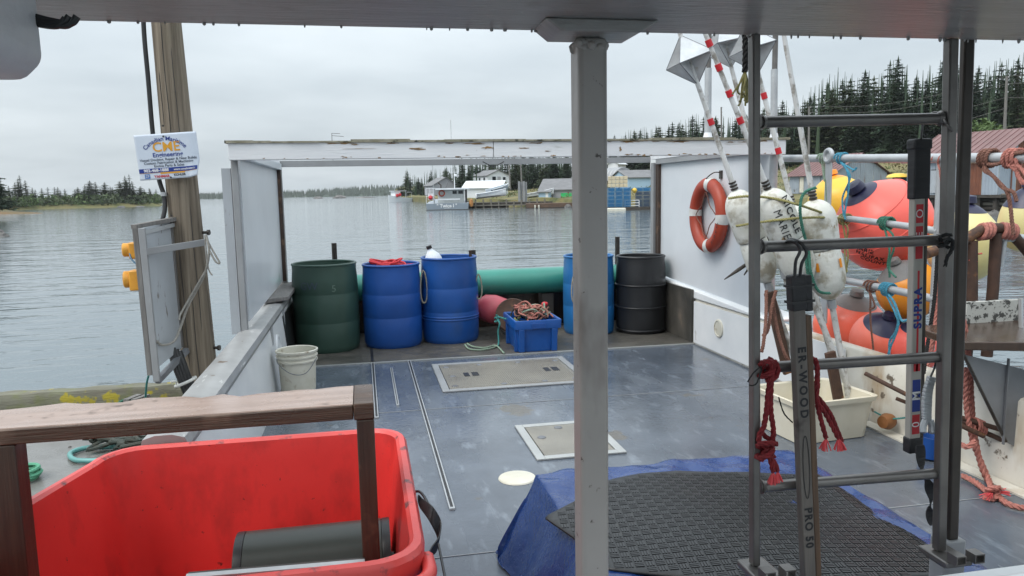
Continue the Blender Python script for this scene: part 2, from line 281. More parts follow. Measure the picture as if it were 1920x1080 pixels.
def tag(o, label=None, cat=None, group=None, kind=None):
    for k, v in (('label', label), ('category', cat), ('group', group), ('kind', kind)):
        if v: o[k] = v
    return o
def obj(name, mb, mat, parent=None, bevel=0, flat=False, sharp=38, seg=2):
    me = bpy.data.meshes.new(name)
    if parent is None:
        xs = [v.x for v in mb.v]; ys = [v.y for v in mb.v]; base = Vector(((min(xs)+max(xs))/2, (min(ys)+max(ys))/2, min(v.z for v in mb.v)))
    else: base = WL[parent]
    me.from_pydata([v-base for v in mb.v], [], mb.f); me.update()
    me.materials.append(mat)
    o = bpy.data.objects.new(name, me); col.objects.link(o)
    if parent is None: o.location = base
    else: o.parent = parent
    WL[o] = base
    if not flat:
        me.polygons.foreach_set('use_smooth', [True]*len(me.polygons)); me.set_sharp_from_angle(angle=R(sharp))
    if bevel:
        b = o.modifiers.new('bevel', 'BEVEL'); b.width = bevel; b.segments = seg; b.limit_method = 'ANGLE'; b.angle_limit = R(40); b.harden_normals = False
    return o
def copy_tree(o, parent=None, **kw):
    c = o.copy(); col.objects.link(c); c.parent = parent
    for ch in list(o.children): copy_tree(ch, c)
    return c
def text(body, size, fn, mat, parent, name='lettering', bold=0.0, align='CENTER', shear=0, spacing=1.0):
    cu = bpy.data.curves.new('t', 'FONT'); cu.body = body; cu.size = size; cu.align_x = align; cu.align_y = 'CENTER'; cu.offset = bold; cu.shear = shear; cu.resolution_u = 3; cu.space_character = spacing
    to = bpy.data.objects.new('t', cu); col.objects.link(to)
    dg = bpy.context.evaluated_depsgraph_get(); me = bpy.data.meshes.new_from_object(to.evaluated_get(dg))
    mb = MB(); mb.add([fn(v.co.x, v.co.y) for v in me.vertices], [tuple(p.vertices) for p in me.polygons])
    bpy.data.objects.remove(to, do_unlink=True); bpy.data.curves.remove(cu); bpy.data.meshes.remove(me)
    return obj(name, mb, mat, parent, flat=True)
V = Vector

# ================================================================== water
def water_mat():
    m = bpy.data.materials.new('harbour_water'); m.use_nodes = True; t = m.node_tree; n = t.nodes; b = n['Principled BSDF']
    b.inputs['Base Color'].default_value = (.115,.145,.16,1); b.inputs['Roughness'].default_value = .06; b.inputs['IOR'].default_value = 1.33
    co = n.new('ShaderNodeTexCoord'); prev = None
    for sc, st, dist in ((.22, (1,2.2,1), .14), (.85, (1,2.4,1), .055), (3.2, (1,1.8,1), .008)):
        mp = n.new('ShaderNodeMapping'); mp.inputs['Scale'].default_value = st; mp.inputs['Rotation'].default_value = (0,0,R(12)); lnk(t, co.outputs['Object'], mp.inputs[0])
        z = n.new('ShaderNodeTexNoise'); z.inputs['Scale'].default_value = sc; z.inputs['Detail'].default_value = 3; z.inputs['Distortion'].default_value = .6; lnk(t, mp.outputs[0], z.inputs['Vector'])
        bp = n.new('ShaderNodeBump'); bp.inputs['Strength'].default_value = .55; bp.inputs['Distance'].default_value = dist; lnk(t, z.outputs['Fac'], bp.inputs['Height'])
        if prev: lnk(t, prev, bp.inputs['Normal'])
        prev = bp.outputs[0]
    lnk(t, prev, b.inputs['Normal']); return m
o = obj('water', MB().sheet(lambda u, v: V((-2500+5000*u, -1100+3600*v, WZ)), 40, 40), water_mat(), flat=True); tag(o, kind='structure')

# ================================================================== our fishing boat
boat = thing('fishing_boat', 'fishing boat with wet blue-grey deck, white bulwarks and white canopy frame at the stern', 'boat', (1.3, 4, 0))
PX, SX = -0.80, 3.43                                             # inner faces of the bulwarks
deck = obj('deck', MB().box(PX-.12, SX+.2, -1.6, 9.15, -.06, 0), m_deck, boat)
def sub(name, mb, mat, par=deck, **k): return obj(name, mb, mat, par, **k)
# seams in the deck covering
for yy in (5.72, 3.3): sub('deck_seam', MB().box(PX+.02, SX-.02, yy, yy+.006, .001, .003), m_grypaint)
# long channels
for x, y0, y1, wd in ((.045, 5.6, 7.47, .03), (.215, 5.9, 7.2, .022), (.40, 3.83, 7.47, .03)):
    g = MB(); g.box(x-wd/2, x-wd/2+.007, y0, y1, .001, .012); g.box(x+wd/2-.007, x+wd/2, y0, y1, .001, .012); g.box(x-wd/2-.0, x+wd/2, y0-.02, y0, .001, .012)
    c = sub('deck_channel', g, m_galv); c['label'] = 'narrow metal channel let into the deck'
    sub('channel_slot', MB().box(x-wd/2+.007, x+wd/2-.007, y0, y1, .0008, .004), m_black)
# aft matting and its edge
sub('matting', MB().box(PX+.01, SX-.01, 7.5, 9.12, .001, .012), m_mat)
sub('edge_strip', MB().box(PX+.3, SX-.01, 7.47, 7.498, .001, .01), m_hframe)
for x in (.03, 1.56): sub('deck_seam', MB().box(x, x+.025, 7.5, 9.1, .013, .017), m_black)
# hatches
def hatch(x0, x1, y0, y1, fw_, bolts, slots, ribs, mat_fr):
    fr = MB(); z = .014
    fr.box(x0-fw_, x0, y0-fw_, y1+fw_, .001, z); fr.box(x1, x1+fw_, y0-fw_, y1+fw_, .001, z); fr.box(x0, x1, y0-fw_, y0, .001, z); fr.box(x0, x1, y1, y1+fw_, .001, z)
    f_ = obj('hatch_frame', fr, mat_fr, boat, bevel=.003)
    p = MB().box(x0+.008, x1-.008, y0+.008, y1-.008, .001, .011)
    if ribs:
        k = int((x1-x0-.04)/.018)
        for i in range(k): p.box(x0+.02+i*.018, x0+.02+i*.018+.009, y0+.03, y1-.03, .0105, .0145)
    pl = obj('hatch_plate', p, m_beige, boat, flat=True)
    for bx, by in bolts:
        obj('hatch_bolt', MB().lathe([(.001,.02),(.018,.02),(.028,.0155),(.03,.011)], (bx,by,0), n=14), m_steelplate, pl)
    for bx, by, sx, sy in slots:
        obj('hatch_slot', MB().box(bx-sx, bx+sx, by-sy, by+sy, .011, .0155), m_black, pl)
    return f_, pl
hatch(.66, 1.84, 6.24, 7.17, .06, [(.72,7.05),(.74,6.68),(.72,6.33),(1.04,7.08),(1.42,7.08),(1.14,6.3),(1.5,6.3),(1.78,7.05),(1.78,6.33)],
      [(.87,6.72,.025,.07),(.95,6.72,.03,.07),(1.62,6.72,.025,.07),(1.7,6.72,.03,.07)], True, m_grypaint)
hatch(1.05, 1.52, 4.47, 5.07, .055, [(1.28,5.0),(1.12,4.82),(1.44,4.55)], [], False, m_hframe)
obj('deck_plate', MB().lathe([(.001,.012),(.09,.012),(.105,.008),(.11,.001)], (.82,4.17,0), n=32), m_bucket, boat)
# left bulwark with rail; bows outwards towards the camera
def lx(y): return PX - max(0, 3.6-y)**2*.06
ys = [3.37+i*.4 for i in range(15)]
def strip(prof):                                                  # profile [(dx, z)] swept along the left side
    m = MB(); k = len(prof); vs = []
    for y in ys:
        for dx, z in prof: vs.append((lx(y)+dx, y, z))
    n = len(ys); fs = [(i*k+j, (i+1)*k+j, (i+1)*k+(j+1)%k, i*k+(j+1)%k) for i in range(n-1) for j in range(k)]
    fs += [tuple(range(k)), tuple(range((n-1)*k, n*k))[::-1]]
    return m.add(vs, fs)
bl = obj('bulwark', strip([(.06,-.05),(0,.56),(-.13,.56),(-.16,.2),(-.22,-.9),(-.10,-.9)]), m_white, boat, bevel=.01)
obj('gunwale_rail', strip([(.02,.56),(.035,.6),(.02,.635),(-.03,.65),(-.1,.65),(-.15,.635),(-.16,.6),(-.145,.56)]), pm('worn_rail', (.36,.36,.355), (.26,.26,.255), rough=.4, met=.2, scale=4, dirt=(.6,.6,.58), damt=.36, dscale=6, dsoft=.06, dstretch=(3,.4,3), dirt2=(.14,.1,.07), damt2=.34, dscale2=12), bl)
for y in (4.35, 6.6, 7.6): obj('rail_bracket', MB().box(PX-.005, PX+.024, y, y+.035, .40, .57), m_galv, bl, bevel=.003)
obj('freeing_port', MB().lathe([(.13,.0),(.13,.012),(.11,.014),(.108,.006),(.001,.006)], (PX+.026,6.95,.3), (1,0,.1), n=28), m_white, bl)
obj('wear_strip', MB().hexa([(PX+.02,7.55,.02),(PX+.064,7.55,.02),(PX+.064,9.0,.02),(PX+.02,9.0,.02)], [(PX,7.55,.5),(PX+.014,7.55,.5),(PX+.014,9.0,.5),(PX,9.0,.5)]), m_black, bl)
# right bulwark: wide white top, dark lining aft
br = obj('bulwark', MB().prism([(SX,-1.6,-.05),(SX+.015,-1.6,.47),(SX+.03,-1.6,.49),(SX+.09,-1.6,.49),(SX+.12,-1.6,.44),(SX+.2,-1.6,-.9),(SX+.1,-1.6,-.9)], (0,9.1,0)), m_whitedirty, boat, bevel=.015)
br2 = obj('bulwark_cap', MB().hexa([(SX+.0,5.95,.485),(SX+.3,5.95,.485),(SX+.3,9.1,.485),(SX+.0,9.1,.485)], [(SX+.0,5.95,.50),(SX+.3,5.95,.52),(SX+.3,9.1,.66),(SX+.0,9.1,.64)]), m_white, br, bevel=.008)
br3 = obj('bulwark_lining', MB().box(SX-.012, SX-.002, 4.9, 7.49, .02, .462), m_white, br)
obj('bulwark_end', MB().prism([(SX+.001,7.5,0),(SX+.02,7.5,.484),(SX+.29,7.5,.484),(SX+.34,7.5,-.9),(SX+.2,7.5,-.9)], (0,1.65,0)), m_whitedirty, br)
obj('dark_lining', MB().box(SX-.025, SX+.0, 7.52, 9.1, .015, .58), m_mat, br)
obj('access_port', MB().lathe([(.09,0),(.09,.012),(.075,.016),(.07,.01),(.001,.01)], (SX-.012,6.9,.27), (-1,0,0), n=28), m_bucket, br)
obj('waterway', MB().box(SX-.09, SX-.003, 2.2, 4.6, .001, .012), m_whitedirty, br)
# transom and stakes
tr = obj('transom', MB().box(PX-.1, SX+.4, 9.16, 9.28, -.9, .42), m_browntop, boat)
for px, py, pb in ((626,456,490),(1159,444,478),(888,469,492)):
    p = AY(px, py, 9.05); obj('stern_stake', MB().tube([(p.x,9.08,.1),(p.x,9.08,p.z)], .03, 12), m_darksteel, boat)
# ------------------------------------------------------------------ stern canopy
can = obj('stern_canopy', MB().box(-.92, 3.49, 5.957, 6.0, 1.93, 2.03), m_panel, boat)
sub('fascia_board', MB().box(-.93, 1.02, 5.9, 5.955, 1.915, 2.04), m_beam, can, bevel=.004)
sub('fascia_board', MB().box(1.024, 3.5, 5.9, 5.955, 1.915, 2.035), m_beam, can, bevel=.004)
mo = MB(); x = -.95
while x < 3.5:
    wd = random.uniform(.1,.4); mo.box(x, min(x+wd, 3.53), 5.885+random.uniform(0,.008), 5.98, 2.0365, 2.048+random.uniform(0,.012)); x += wd
sub('mossy_edge', mo, m_moss, can)
sub('rear_beam', MB().box(-.85, 3.42, 8.75, 8.83, 1.965, 2.03), m_grypaint, can)
# chipped paint on the fascia: real flakes missing, bare wood shows
for fx, fz, a, b_ in tuple((random.uniform(-.8,3.4), 1.92+abs(random.gauss(0,.006)), random.uniform(.006,.03), random.uniform(.003,.008)) for _ in range(34)) + tuple((random.uniform(-.8,3.4), 2.035-abs(random.gauss(0,.008)), random.uniform(.02,.12), random.uniform(.003,.01)) for _ in range(22)) + ((.42,1.985,.10,.012),(.98,1.99,.06,.014),(1.26,1.985,.05,.006),(2.2,1.925,.03,.009),(2.25,1.92,.02,.012),(1.1,1.922,.02,.006),(.75,1.923,.025,.006),(1.5,1.925,.03,.007),(2.05,1.97,.014,.03),(1.72,2.0,.05,.008),(1.45,1.96,.035,.005),(.0,1.99,.16,.002),(.6,1.93,.02,.005),(2.6,1.93,.03,.006)):
    k = 15; pts = []
    for i in range(k):
        t = 2*math.pi*i/k; q = random.uniform(.25,1); pts.append((fx+a*q*math.cos(t), 5.898, fz+b_*q*math.sin(t)))
    sub('paint_chip', MB().prism(pts, (0,.0035,0)), pm('bare_wood_chip', (.36,.2,.07), (.12,.09,.06), rough=.8, scale=20) if 'bare_wood_chip' not in MATS else MATS['bare_wood_chip'], can, flat=True)
# left side panel, posts
sub('side_panel', MB().hexa([(-.90,6.08,.70),(-.88,6.08,.70),(-.88,8.72,.72),(-.90,8.72,.72)], [(-.90,6.08,2.0),(-.88,6.08,2.0),(-.88,8.72,2.0),(-.90,8.72,2.0)]), m_panel, can)
sub('top_batten', MB().box(-.878, -.83, 6.1, 8.7, 1.93, 1.998), m_panel, can, bevel=.004)
sub('canopy_post', MB().box(-.93, -.882, 5.97, 6.02, .64, 1.998), m_grypaint, can, bevel=.006)
sub('outer_batten', MB().box(-1.0, -.935, 5.98, 6.05, .62, 1.86), m_peel, can)
sub('canopy_post', MB().box(-.92, -.84, 8.73, 8.82, .6, 1.955), m_grypaint, can)
sub('brown_batten', MB().box(-.877, -.84, 8.66, 8.725, .72, 1.93), m_woodv, can)
lg = sub('ledge_board', MB().hexa([(-.95,7.3,.66),(-.72,7.5,.66),(-.72,8.75,.66),(-.95,8.75,.66)], [(-.95,7.3,.7),(-.72,7.5,.7),(-.72,8.75,.7),(-.95,8.75,.7)]), m_greywood, can, bevel=.006)
# right side panel
sub('side_panel', MB().hexa([(3.47,6.1,.53),(3.49,6.1,.53),(3.49,8.62,.64),(3.47,8.62,.64)], [(3.47,6.1,2.0),(3.49,6.1,2.0),(3.49,8.62,2.0),(3.47,8.62,2.0)]), m_panel, can)
sub('top_batten', MB().box(3.425, 3.468, 6.1, 8.6, 1.94, 1.998), m_grypaint, can)
sub('canopy_post', MB().box(3.41, 3.5, 8.63, 8.72, .6, 1.955), m_grypaint, can)
sub('brown_batten', MB().box(3.435, 3.467, 8.54, 8.62, .62, 1.935), m_woodv, can)
sub('canopy_post', MB().tube([(3.46,6.02,.5),(3.46,6.02,1.995)], .035, 12), m_galv, can)
# masts on the canopy, on a cross plank
sub('cross_plank', MB().box(1.9, 3.46, 6.1, 6.42, 2.001, 2.033), m_beam, can)
for xx in (-.88, 3.45): sub('side_beam', MB().box(xx-.03, xx+.03, 6.002, 8.745, 1.998, 2.03), m_beam, can)
for px, pt, pb, y in ((1327,128,262,6.2),(1451,130,262,6.3)):
    a = AY(px, pb, y); b_ = AY(px+1, pt, y); c_ = AY(px+4, 20, y)
    ms = obj('canopy_mast', MB().tube([(a.x,y,1.95),(b_.x,y,b_.z)], .03, 14), m_galv, boat)
    obj('mast_extension', MB().tube([(b_.x+.003,y,b_.z-.05),(c_.x,y,c_.z)], .02 if px < 1400 else .024, 12), m_alu, ms)
    obj('mast_foot', MB().lathe([(.06,2.036),(.055,2.05),(.036,2.09),(.031,2.12)], (a.x,y,0), n=14), m_beam, ms)
an = AY(622, 250, 8.79)
obj('roof_aerial', MB().tube([(an.x,8.79,2.03),(an.x,8.79,an.z)], .003, 6).tube([an, an+V((.09,0,-.003))], .0025, 6).tube([an-V((0,0,.025)), an+V((.13,0,-.035))], .0025, 6), m_darksteel, boat)
cw = AY(845, 225, 8.79); obj('whip_aerial', MB().tube([(cw.x,8.79,2.03),(cw.x,8.79,cw.z)], .003, 6), m_galv, boat)
# cable hanging under the canopy
c0 = AY(905,303,8.6); c1 = AY(945,303,8.6)
obj('canopy_cable', MB().tube(smooth([c0, (c0+c1)/2-V((0,0,.05)), c1]), .006, 6), m_black, boat)

# ------------------------------------------------------------------ unseen overhead slab, post, cross beam
rf = obj('roof_slab', MB().box(-3.2, 4.4, .6, 1.62, 2.12, 2.2), m_roof, boat)  # slab out of view; its depth is set for the shade on the foreground
rb = obj('roof_beam', MB().hexa([(-3.2,1.40,2.03),(4.4,1.40,2.03),(4.4,1.78,2.02),(-3.2,1.78,2.015)], [(-3.2,1.40,2.119),(4.4,1.40,2.119),(4.4,1.80,2.26),(-3.2,1.80,2.26)]), m_roof, rf, bevel=.008)
dr = MB(); x = -.7
while x < 2.2:                                                   # drips of paint and resin along the lower edge
    wd = random.uniform(.0015,.005); h_ = random.uniform(.001,.003)*(.6 if x < .9 else 1.2)
    dr.lathe([(wd,.006),(wd*.9,0),(wd*.5,-h_),(.0005,-h_*1.4)], (x,1.765,2.013), n=7); x += wd+random.expovariate(1/.05)
obj('paint_drips', dr, m_roof, rf)['kind'] = 'stuff'
gz0, gz1 = 1.993, 2.02
obj('post_plate', MB().prism([(.405,1.78,gz1),(.44,1.78,gz0),(.62,1.78,gz0),(.665,1.78,gz1)], (0,-.13,0)), m_roof, rf, bevel=.004)
pl = AY(1088, 540, 1.70).x; pr = AY(1142, 540, 1.70).x
po = obj('roof_post', MB().box(pl, pr, 1.70, 1.775, -.02, 1.992), m_post, boat, bevel=.012, seg=3)
wb = MB()
for i in range(40):
    t = random.random()*2*math.pi; wb.lathe([(.001,.012),(.008,.008),(.012,0)], (pl+(pr-pl)*random.random(), 1.698+random.uniform(0,.07), 1.968+random.uniform(0,.012)), (random.uniform(-1,1),-1,.2), n=6)
obj('weld_bead', wb, m_post, po)
lb = AY(84, 158, 1.22)
obj('overhead_bracket', MB().prism([(lb.x,1.22,2.12),(lb.x+.004,1.22,lb.z+.03),(lb.x-.02,1.22,lb.z+.004),(lb.x-.9,1.22,lb.z-.004),(lb.x-.9,1.22,2.12)], (0,-.16,0)), m_beam, rf, bevel=.014, seg=3)
cbm = MB()
for k in range(4):
    a = AY(-20, 2+k*6, 1.205); b_ = AY(60, 30+k*4, 1.205); c_ = AY(128-k*7, 44+(k%2)*4, 1.2)
    cbm.tube(smooth([a, b_, c_, c_+V((.012,0,.01))]), .005, 7)
obj('cable_bundle', cbm, m_black, rf)
# low bulkhead under the ladder, capped with aluminium
q0 = AY(1600,1082,1.50); 
fb = obj('ladder_bulkhead', MB().box(.80, 3.2, 1.46, 1.60, 0, .655), m_white, boat)
obj('aluminium_cap', MB().box(.78, 3.2, 1.42, 1.50, .656, .70), m_alubright, fb, bevel=.006)

# ================================================================== ladder and what hangs on it
LY = 1.75
lad = thing('ladder', 'upright grey aluminium ladder with four rungs in view, standing beside the roof post', 'ladder', (1.28, LY, .6))
for pa, pb in (((1410,60),(1411,1062)), ((1780,60),(1757,1034))):
    a = AY(*pa, LY); b_ = AY(*pb, LY); wd = .021 if pa[0] < 1500 else .027
    m = MB().hexa([(b_.x,LY-.005,b_.z),(b_.x+wd,LY-.005,b_.z),(b_.x+wd,LY+.022,b_.z),(b_.x,LY+.022,b_.z)], [(a.x,LY-.005,2.016),(a.x+wd,LY-.005,2.016),(a.x+wd,LY+.022,2.016),(a.x,LY+.022,2.016)])
    obj('side_rail', m, m_alu, lad, bevel=.004)
    f = obj('rail_foot', MB().box(b_.x-.02, b_.x+wd+.035, LY-.06, LY+.05, b_.z-.02, b_.z-.002), m_alu, lad, bevel=.004)
    for dx in (-.012, .045):
        h = MB(); x0 = b_.x+dx
        h.box(x0, x0+.03, LY-.085, LY-.05, b_.z-.001, b_.z+.003).box(x0, x0+.03, LY-.085, LY-.05, b_.z+.022, b_.z+.025).box(x0, x0+.003, LY-.085, LY-.05, b_.z+.003, b_.z+.022).box(x0+.027, x0+.03, LY-.085, LY-.05, b_.z+.003, b_.z+.022)
        obj('foot_bracket', h, m_alu, f)
    obj('foot_strut', MB().box(b_.x, b_.x+wd, LY-.03, LY+.04, .60, b_.z-.021), m_alu, f)
for z, zz in ((229,222),(463,450),(690,669),(913,887)):
    a = AY(1424, z, LY+.018); b_ = AY(1765, zz, LY+.018)
    obj('rung', MB().tube([a, b_], .0145, 14), m_alu, lad)
    for e, sgn in ((a, 1), (b_, -1)): obj('rung_weld', MB().tube([e+V((sgn*.004,0,0)), e+V((sgn*.014,0,0))], [.02,.0155], 12), m_alu, lad)
dp0 = AY(1807, 90, 1.80); dp1 = AY(1779, 1015, 1.80)
sp = obj('dark_stanchion', MB().hexa([(dp1.x,1.80,dp1.z),(dp1.x+.034,1.80,dp1.z),(dp1.x+.034,1.82,dp1.z),(dp1.x,1.82,dp1.z)], [(dp0.x,1.80,2.1),(dp0.x+.034,1.80,2.1),(dp0.x+.034,1.82,2.1),(dp0.x,1.82,2.1)]), m_darksteel, boat, bevel=.006)
obj('stanchion_foot', MB().box(dp1.x-.02, dp1.x+.05, 1.79, 1.85, .0, dp1.z+.002), m_grypaint, sp, bevel=.005)

# hockey stick with SHER-WOOD lettering
def stick(name, label, p0, p1, wx, dy, mats, y):
    a = V(p0); b_ = V(p1); d = (a-b_).normalized(); x = V((1,0,0)); x = (x-d*x.dot(d)).normalized(); n_ = V((0,-1,0)); n_ = (n_-d*n_.dot(d)).normalized()
    t = thing(name, label, 'hockey stick', b_)
    return t, a, b_, d, x, n_
st, a, b_, d, x, n_ = stick('hockey_stick', 'worn dark wooden hockey stick hanging on the ladder, lettered ER-WOOD PRO', AY(1497,520,1.71), AY(1521,1110,1.71), 0,0,0,1.71)
W2, D2 = .0165, .026
q = lambda p, w0, w1, y0, y1: [p+x*w0+n_*-y1, p+x*w1+n_*-y1, p+x*w1+n_*-y0, p+x*w0+n_*-y0]
def shaft(w0, w1, y0, y1, A, B): return MB().hexa(q(B,w0,w1,y0,y1), q(A,w0,w1,y0,y1))
obj('shaft', shaft(-W2, W2, 0, D2, a, b_), m_stick, st, bevel=.003)
obj('shaft_side', shaft(W2+.0003, W2+.018, .002, D2+.004, a-d*.1, b_), m_stickside, st, bevel=.003)
obj('tape_grip', shaft(-W2-.003, W2+.004, -.003, D2+.003, a+d*.005, a-d*.085), m_tape, st, bevel=.004)
obj('tape_grip', shaft(W2+.002, W2+.022, .0, D2+.006, a+d*.002, a-d*.09), m_tape, st, bevel=.004)
for k, yy in enumerate((-.02, -.06)): obj('zip_tie', shaft(-W2-.005, W2+.024, -.005, D2+.009, a+d*yy, a+d*(yy-.006)), m_black, st)
def vt(top, s=1):                                               # text running down the shaft
    return lambda tx, ty: a - d*(top+tx*s) + x*(ty*s) + n_*.0012
text('ER-WOOD', .03, vt(.27), m_ink['black'], st, bold=.0012, spacing=1.45)
text('PRO 50', .03, vt(.66), m_ink['black'], st, bold=.0012, spacing=1.2)
ov = [a-d*(.495+.085*math.cos(t))+x*(.009*math.sin(t))+n_*.0012 for t in [2*math.pi*i/24 for i in range(25)]]
obj('painted_oval', MB().tube(ov, .0009, 5), m_ink['black'], st)
hk = MB(); r1 = AY(1487, 456, 1.752)
hk.tube(smooth([a+V((-.01,0,.0)), AY(1492,490,1.722), AY(1500,470,1.722), AY(1492,455,1.725), AY(1478,452,1.75), AY(1468,462,1.775)]), .0042, 8)
hk.tube(smooth([a+V((.004,0,.0)), AY(1503,495,1.722), AY(1512,475,1.72), AY(1502,456,1.725), AY(1484,449,1.755), AY(1470,455,1.78)]), .0042, 8)
obj('hanging_cord', hk, m_black, st)
# second stick with SUPRA lettering
st2, a, b_, d, x, n_ = stick('hockey_stick', 'pale hockey stick lettered SUPRA in blue over a red stripe, hanging behind the rungs', AY(1727,268,1.83), AY(1716,850,1.83), 0,0,0,1.83)
obj('shaft', shaft(-.0165, .0165, 0, .024, a, b_), m_stick2, st2, bevel=.003)
obj('shaft_side', shaft(.0168, .028, .002, .022, a, b_), m_darksteel, st2, bevel=.002)
obj('tape_grip', shaft(-.02, .03, -.003, .028, a, a-d*.15), m_tape, st2, bevel=.004)
obj('end_knob', shaft(-.023, .033, -.006, .03, a+d*.012, a-d*.018), m_tape, st2, bevel=.006)
obj('tape_grip', shaft(-.02, .024, -.003, .028, b_+d*.045, b_-d*.0), m_tape, st2, bevel=.004)
obj('hanging_wire', MB().tube([a+d*.01, AY(1730,232,1.80)], .003, 6).tube(smooth([AY(1738,226,1.79),AY(1748,213,1.785),AY(1762,214,1.77),AY(1775,232,1.74),AY(1786,246,1.735)]), .004, 7), m_alu, st2)
Ls = (a-b_).length
up_t = lambda pos: (lambda tx, ty: b_ + d*(pos+tx) - x*ty + n_*.0014)   # reads upwards
up_f = lambda pos: (lambda tx, ty: b_ + d*(pos+tx) - x*ty + n_*.0008)
def block(p0, p1, hw, mat, off=.0006, nm='printed_block'): return obj(nm, MB().hexa([b_+d*p0-x*hw+n_*off, b_+d*p0+x*hw+n_*off, b_+d*p0+x*hw+n_*(off-.0004), b_+d*p0-x*hw+n_*(off-.0004)], [b_+d*p1-x*hw+n_*off, b_+d*p1+x*hw+n_*off, b_+d*p1+x*hw+n_*(off-.0004), b_+d*p1-x*hw+n_*(off-.0004)]), mat, st2, flat=True)
def at_py(py): return (850-py)/(850-268)*Ls
block(at_py(812), at_py(774), .012, m_ink['red']); text('0', .034, up_t((at_py(812)+at_py(774))/2), m_ink['white'], st2)
block(at_py(768), at_py(706), .0125, m_ink['blue']); text('M', .034, up_t((at_py(768)+at_py(706))/2), m_ink['white'], st2, bold=.001, spacing=1)
block(at_py(690), at_py(500), .003, m_ink['red'])
text('SUPRA', .033, up_t((at_py(640)+at_py(500))/2), m_ink['blue'], st2, bold=.0016, spacing=1.25)
block(at_py(690), at_py(664), .010, m_ink['red'])
for p0, p1 in ((478,455),(448,418)): block(at_py(p0), at_py(p1), .011, m_ink['red'])
text('E', .028, up_t((at_py(448)+at_py(418))/2), m_ink['white'], st2); block(at_py(412), at_py(378), .011, m_ink['red']); text('O', .032, up_t((at_py(412)+at_py(378))/2), m_ink['white'], st2)
# strap under the stick
sb = thing('webbing_strap', 'black webbing strap hanging from the pale hockey stick', 'strap', AY(1745,985,1.82))
sm = MB(); pts = smooth([AY(1726,835,1.80), AY(1730,880,1.80), AY(1742,905,1.79), AY(1748,930,1.8), AY(1745,955,1.81), AY(1754,985,1.8)], 6)
for i in range(len(pts)-1):
    wv = .012+.006*math.sin(i*.5); tw = V((math.cos(i*.2),.3*math.sin(i*.2),0)).normalized()
    wv2 = .012+.006*math.sin((i+1)*.5); tw2 = V((math.cos((i+1)*.2),.3*math.sin((i+1)*.2),0)).normalized(); th = V((0,-.003,0))
    sm.hexa([pts[i]-tw*wv, pts[i]+tw*wv, pts[i]+tw*wv-th, pts[i]-tw*wv-th], [pts[i+1]-tw2*wv2, pts[i+1]+tw2*wv2, pts[i+1]+tw2*wv2-th, pts[i+1]-tw2*wv2-th])
obj('webbing', sm, m_tape, sb)
# claw tool hung on cord
cl = thing('claw_bar', 'short grey steel claw bar hanging on a cord beside the ladder rail', 'pry bar', AY(1742,812,1.80))
pts = [AY(1747,706,1.79), AY(1739,735,1.79), AY(1737,770,1.79), AY(1738,790,1.79)]
ps = smooth(pts, 5); m = MB()
for i in range(len(ps)-1): m.bar(ps[i], ps[i+1]-V((0,0,.001)), .028-.004*abs(i-7)/7, .012, (0,1,0))
obj('shank', m, m_galv, cl, bevel=.003)
obj('claw_tip', MB().tube(smooth([AY(1735,788,1.789),AY(1731,800,1.786),AY(1731,812,1.78)]), [.009]*12+[.006], 8), m_galv, cl); obj('claw_tip', MB().tube(smooth([AY(1744,788,1.789),AY(1747,800,1.786),AY(1746,813,1.78)]), [.009]*12+[.006], 8), m_galv, cl)
obj('cord', MB().tube(smooth([AY(1745,706,1.785), AY(1752,690,1.79), AY(1757,670,1.78), AY(1768,640,1.8), AY(1776,470,1.79), AY(1772,452,1.78)]), .003, 6), m_black, cl)
# crimson ropes on the third rung
def knotrope(name, label, paths, r, mat, knots=(), frays=(), twist=.05):
    allp = [p for path in paths for p in path]; base = min(allp, key=lambda p: p.z)
    t = thing(name, label, 'rope', base)
    m = MB()
    for p in paths: rope(m, p, r, 6, twist)
    obj('strand', m, mat, t)
    for c, rad, turns in knots:
        m = MB(); pts = []
        for i in range(int(turns*14)):
            an_ = i/14*2*math.pi; ph = an_*.37
            pts.append(c + V((math.cos(an_)*rad*(.8+.3*math.sin(ph*2)), math.sin(an_)*rad*.7, (i/(turns*14)-.5)*rad*2.4+.3*rad*math.sin(an_+ph))))
        rope(m, pts[::2], r, 4, twist); obj('knot', m, mat, t)
    for c, dr_, ln in frays:
        m = MB()
        for i in range(16):
            v = V(dr_)+V((random.uniform(-.45,.45), random.uniform(-.4,.4), random.uniform(-.2,.2))); m.tube(smooth([c, c+v.normalized()*ln*.5, c+v.normalized()*ln+V((0,0,-ln*.15))], 3), .0016, 4)
        obj('frayed_end', m, pm(mat.name+'_fray', (.75,.09,.10), rough=.8) if mat.name+'_fray' not in MATS else MATS[mat.name+'_fray'], t)
    return t
y_ = 1.735
knotrope('rope', 'crimson rope knotted over the ladder rung, hanging beside the left rail', 
  [[AY(1428,690,1.75), AY(1437,676,1.73), AY(1447,690,1.73), AY(1441,730,y_), AY(1437,770,y_), AY(1432,800,y_), AY(1424,815,y_), AY(1424,830,y_), AY(1438,838,y_), AY(1450,825,y_)],
   [AY(1440,690,1.75), AY(1449,684,1.73), AY(1446,720,y_), AY(1445,770,y_), AY(1450,805,y_), AY(1447,830,y_), AY(1432,850,y_), AY(1428,865,y_)],
   [AY(1440,850,y_), AY(1446,868,y_), AY(1450,885,y_)], [AY(1436,850,y_), AY(1452,868,y_), AY(1458,884,y_)],
   [AY(1440,672,1.74), AY(1455,682,1.73), AY(1458,700,1.735), AY(1449,712,1.74), AY(1437,712,1.735)]], .0072, rp_red,
  [(AY(1440,690,1.74), .022, 2.2), (AY(1438,838,y_), .026, 2.6)], [(AY(1450,885,y_), (0,0,-1), .03), (AY(1458,884,y_), (.1,0,-1), .026)])
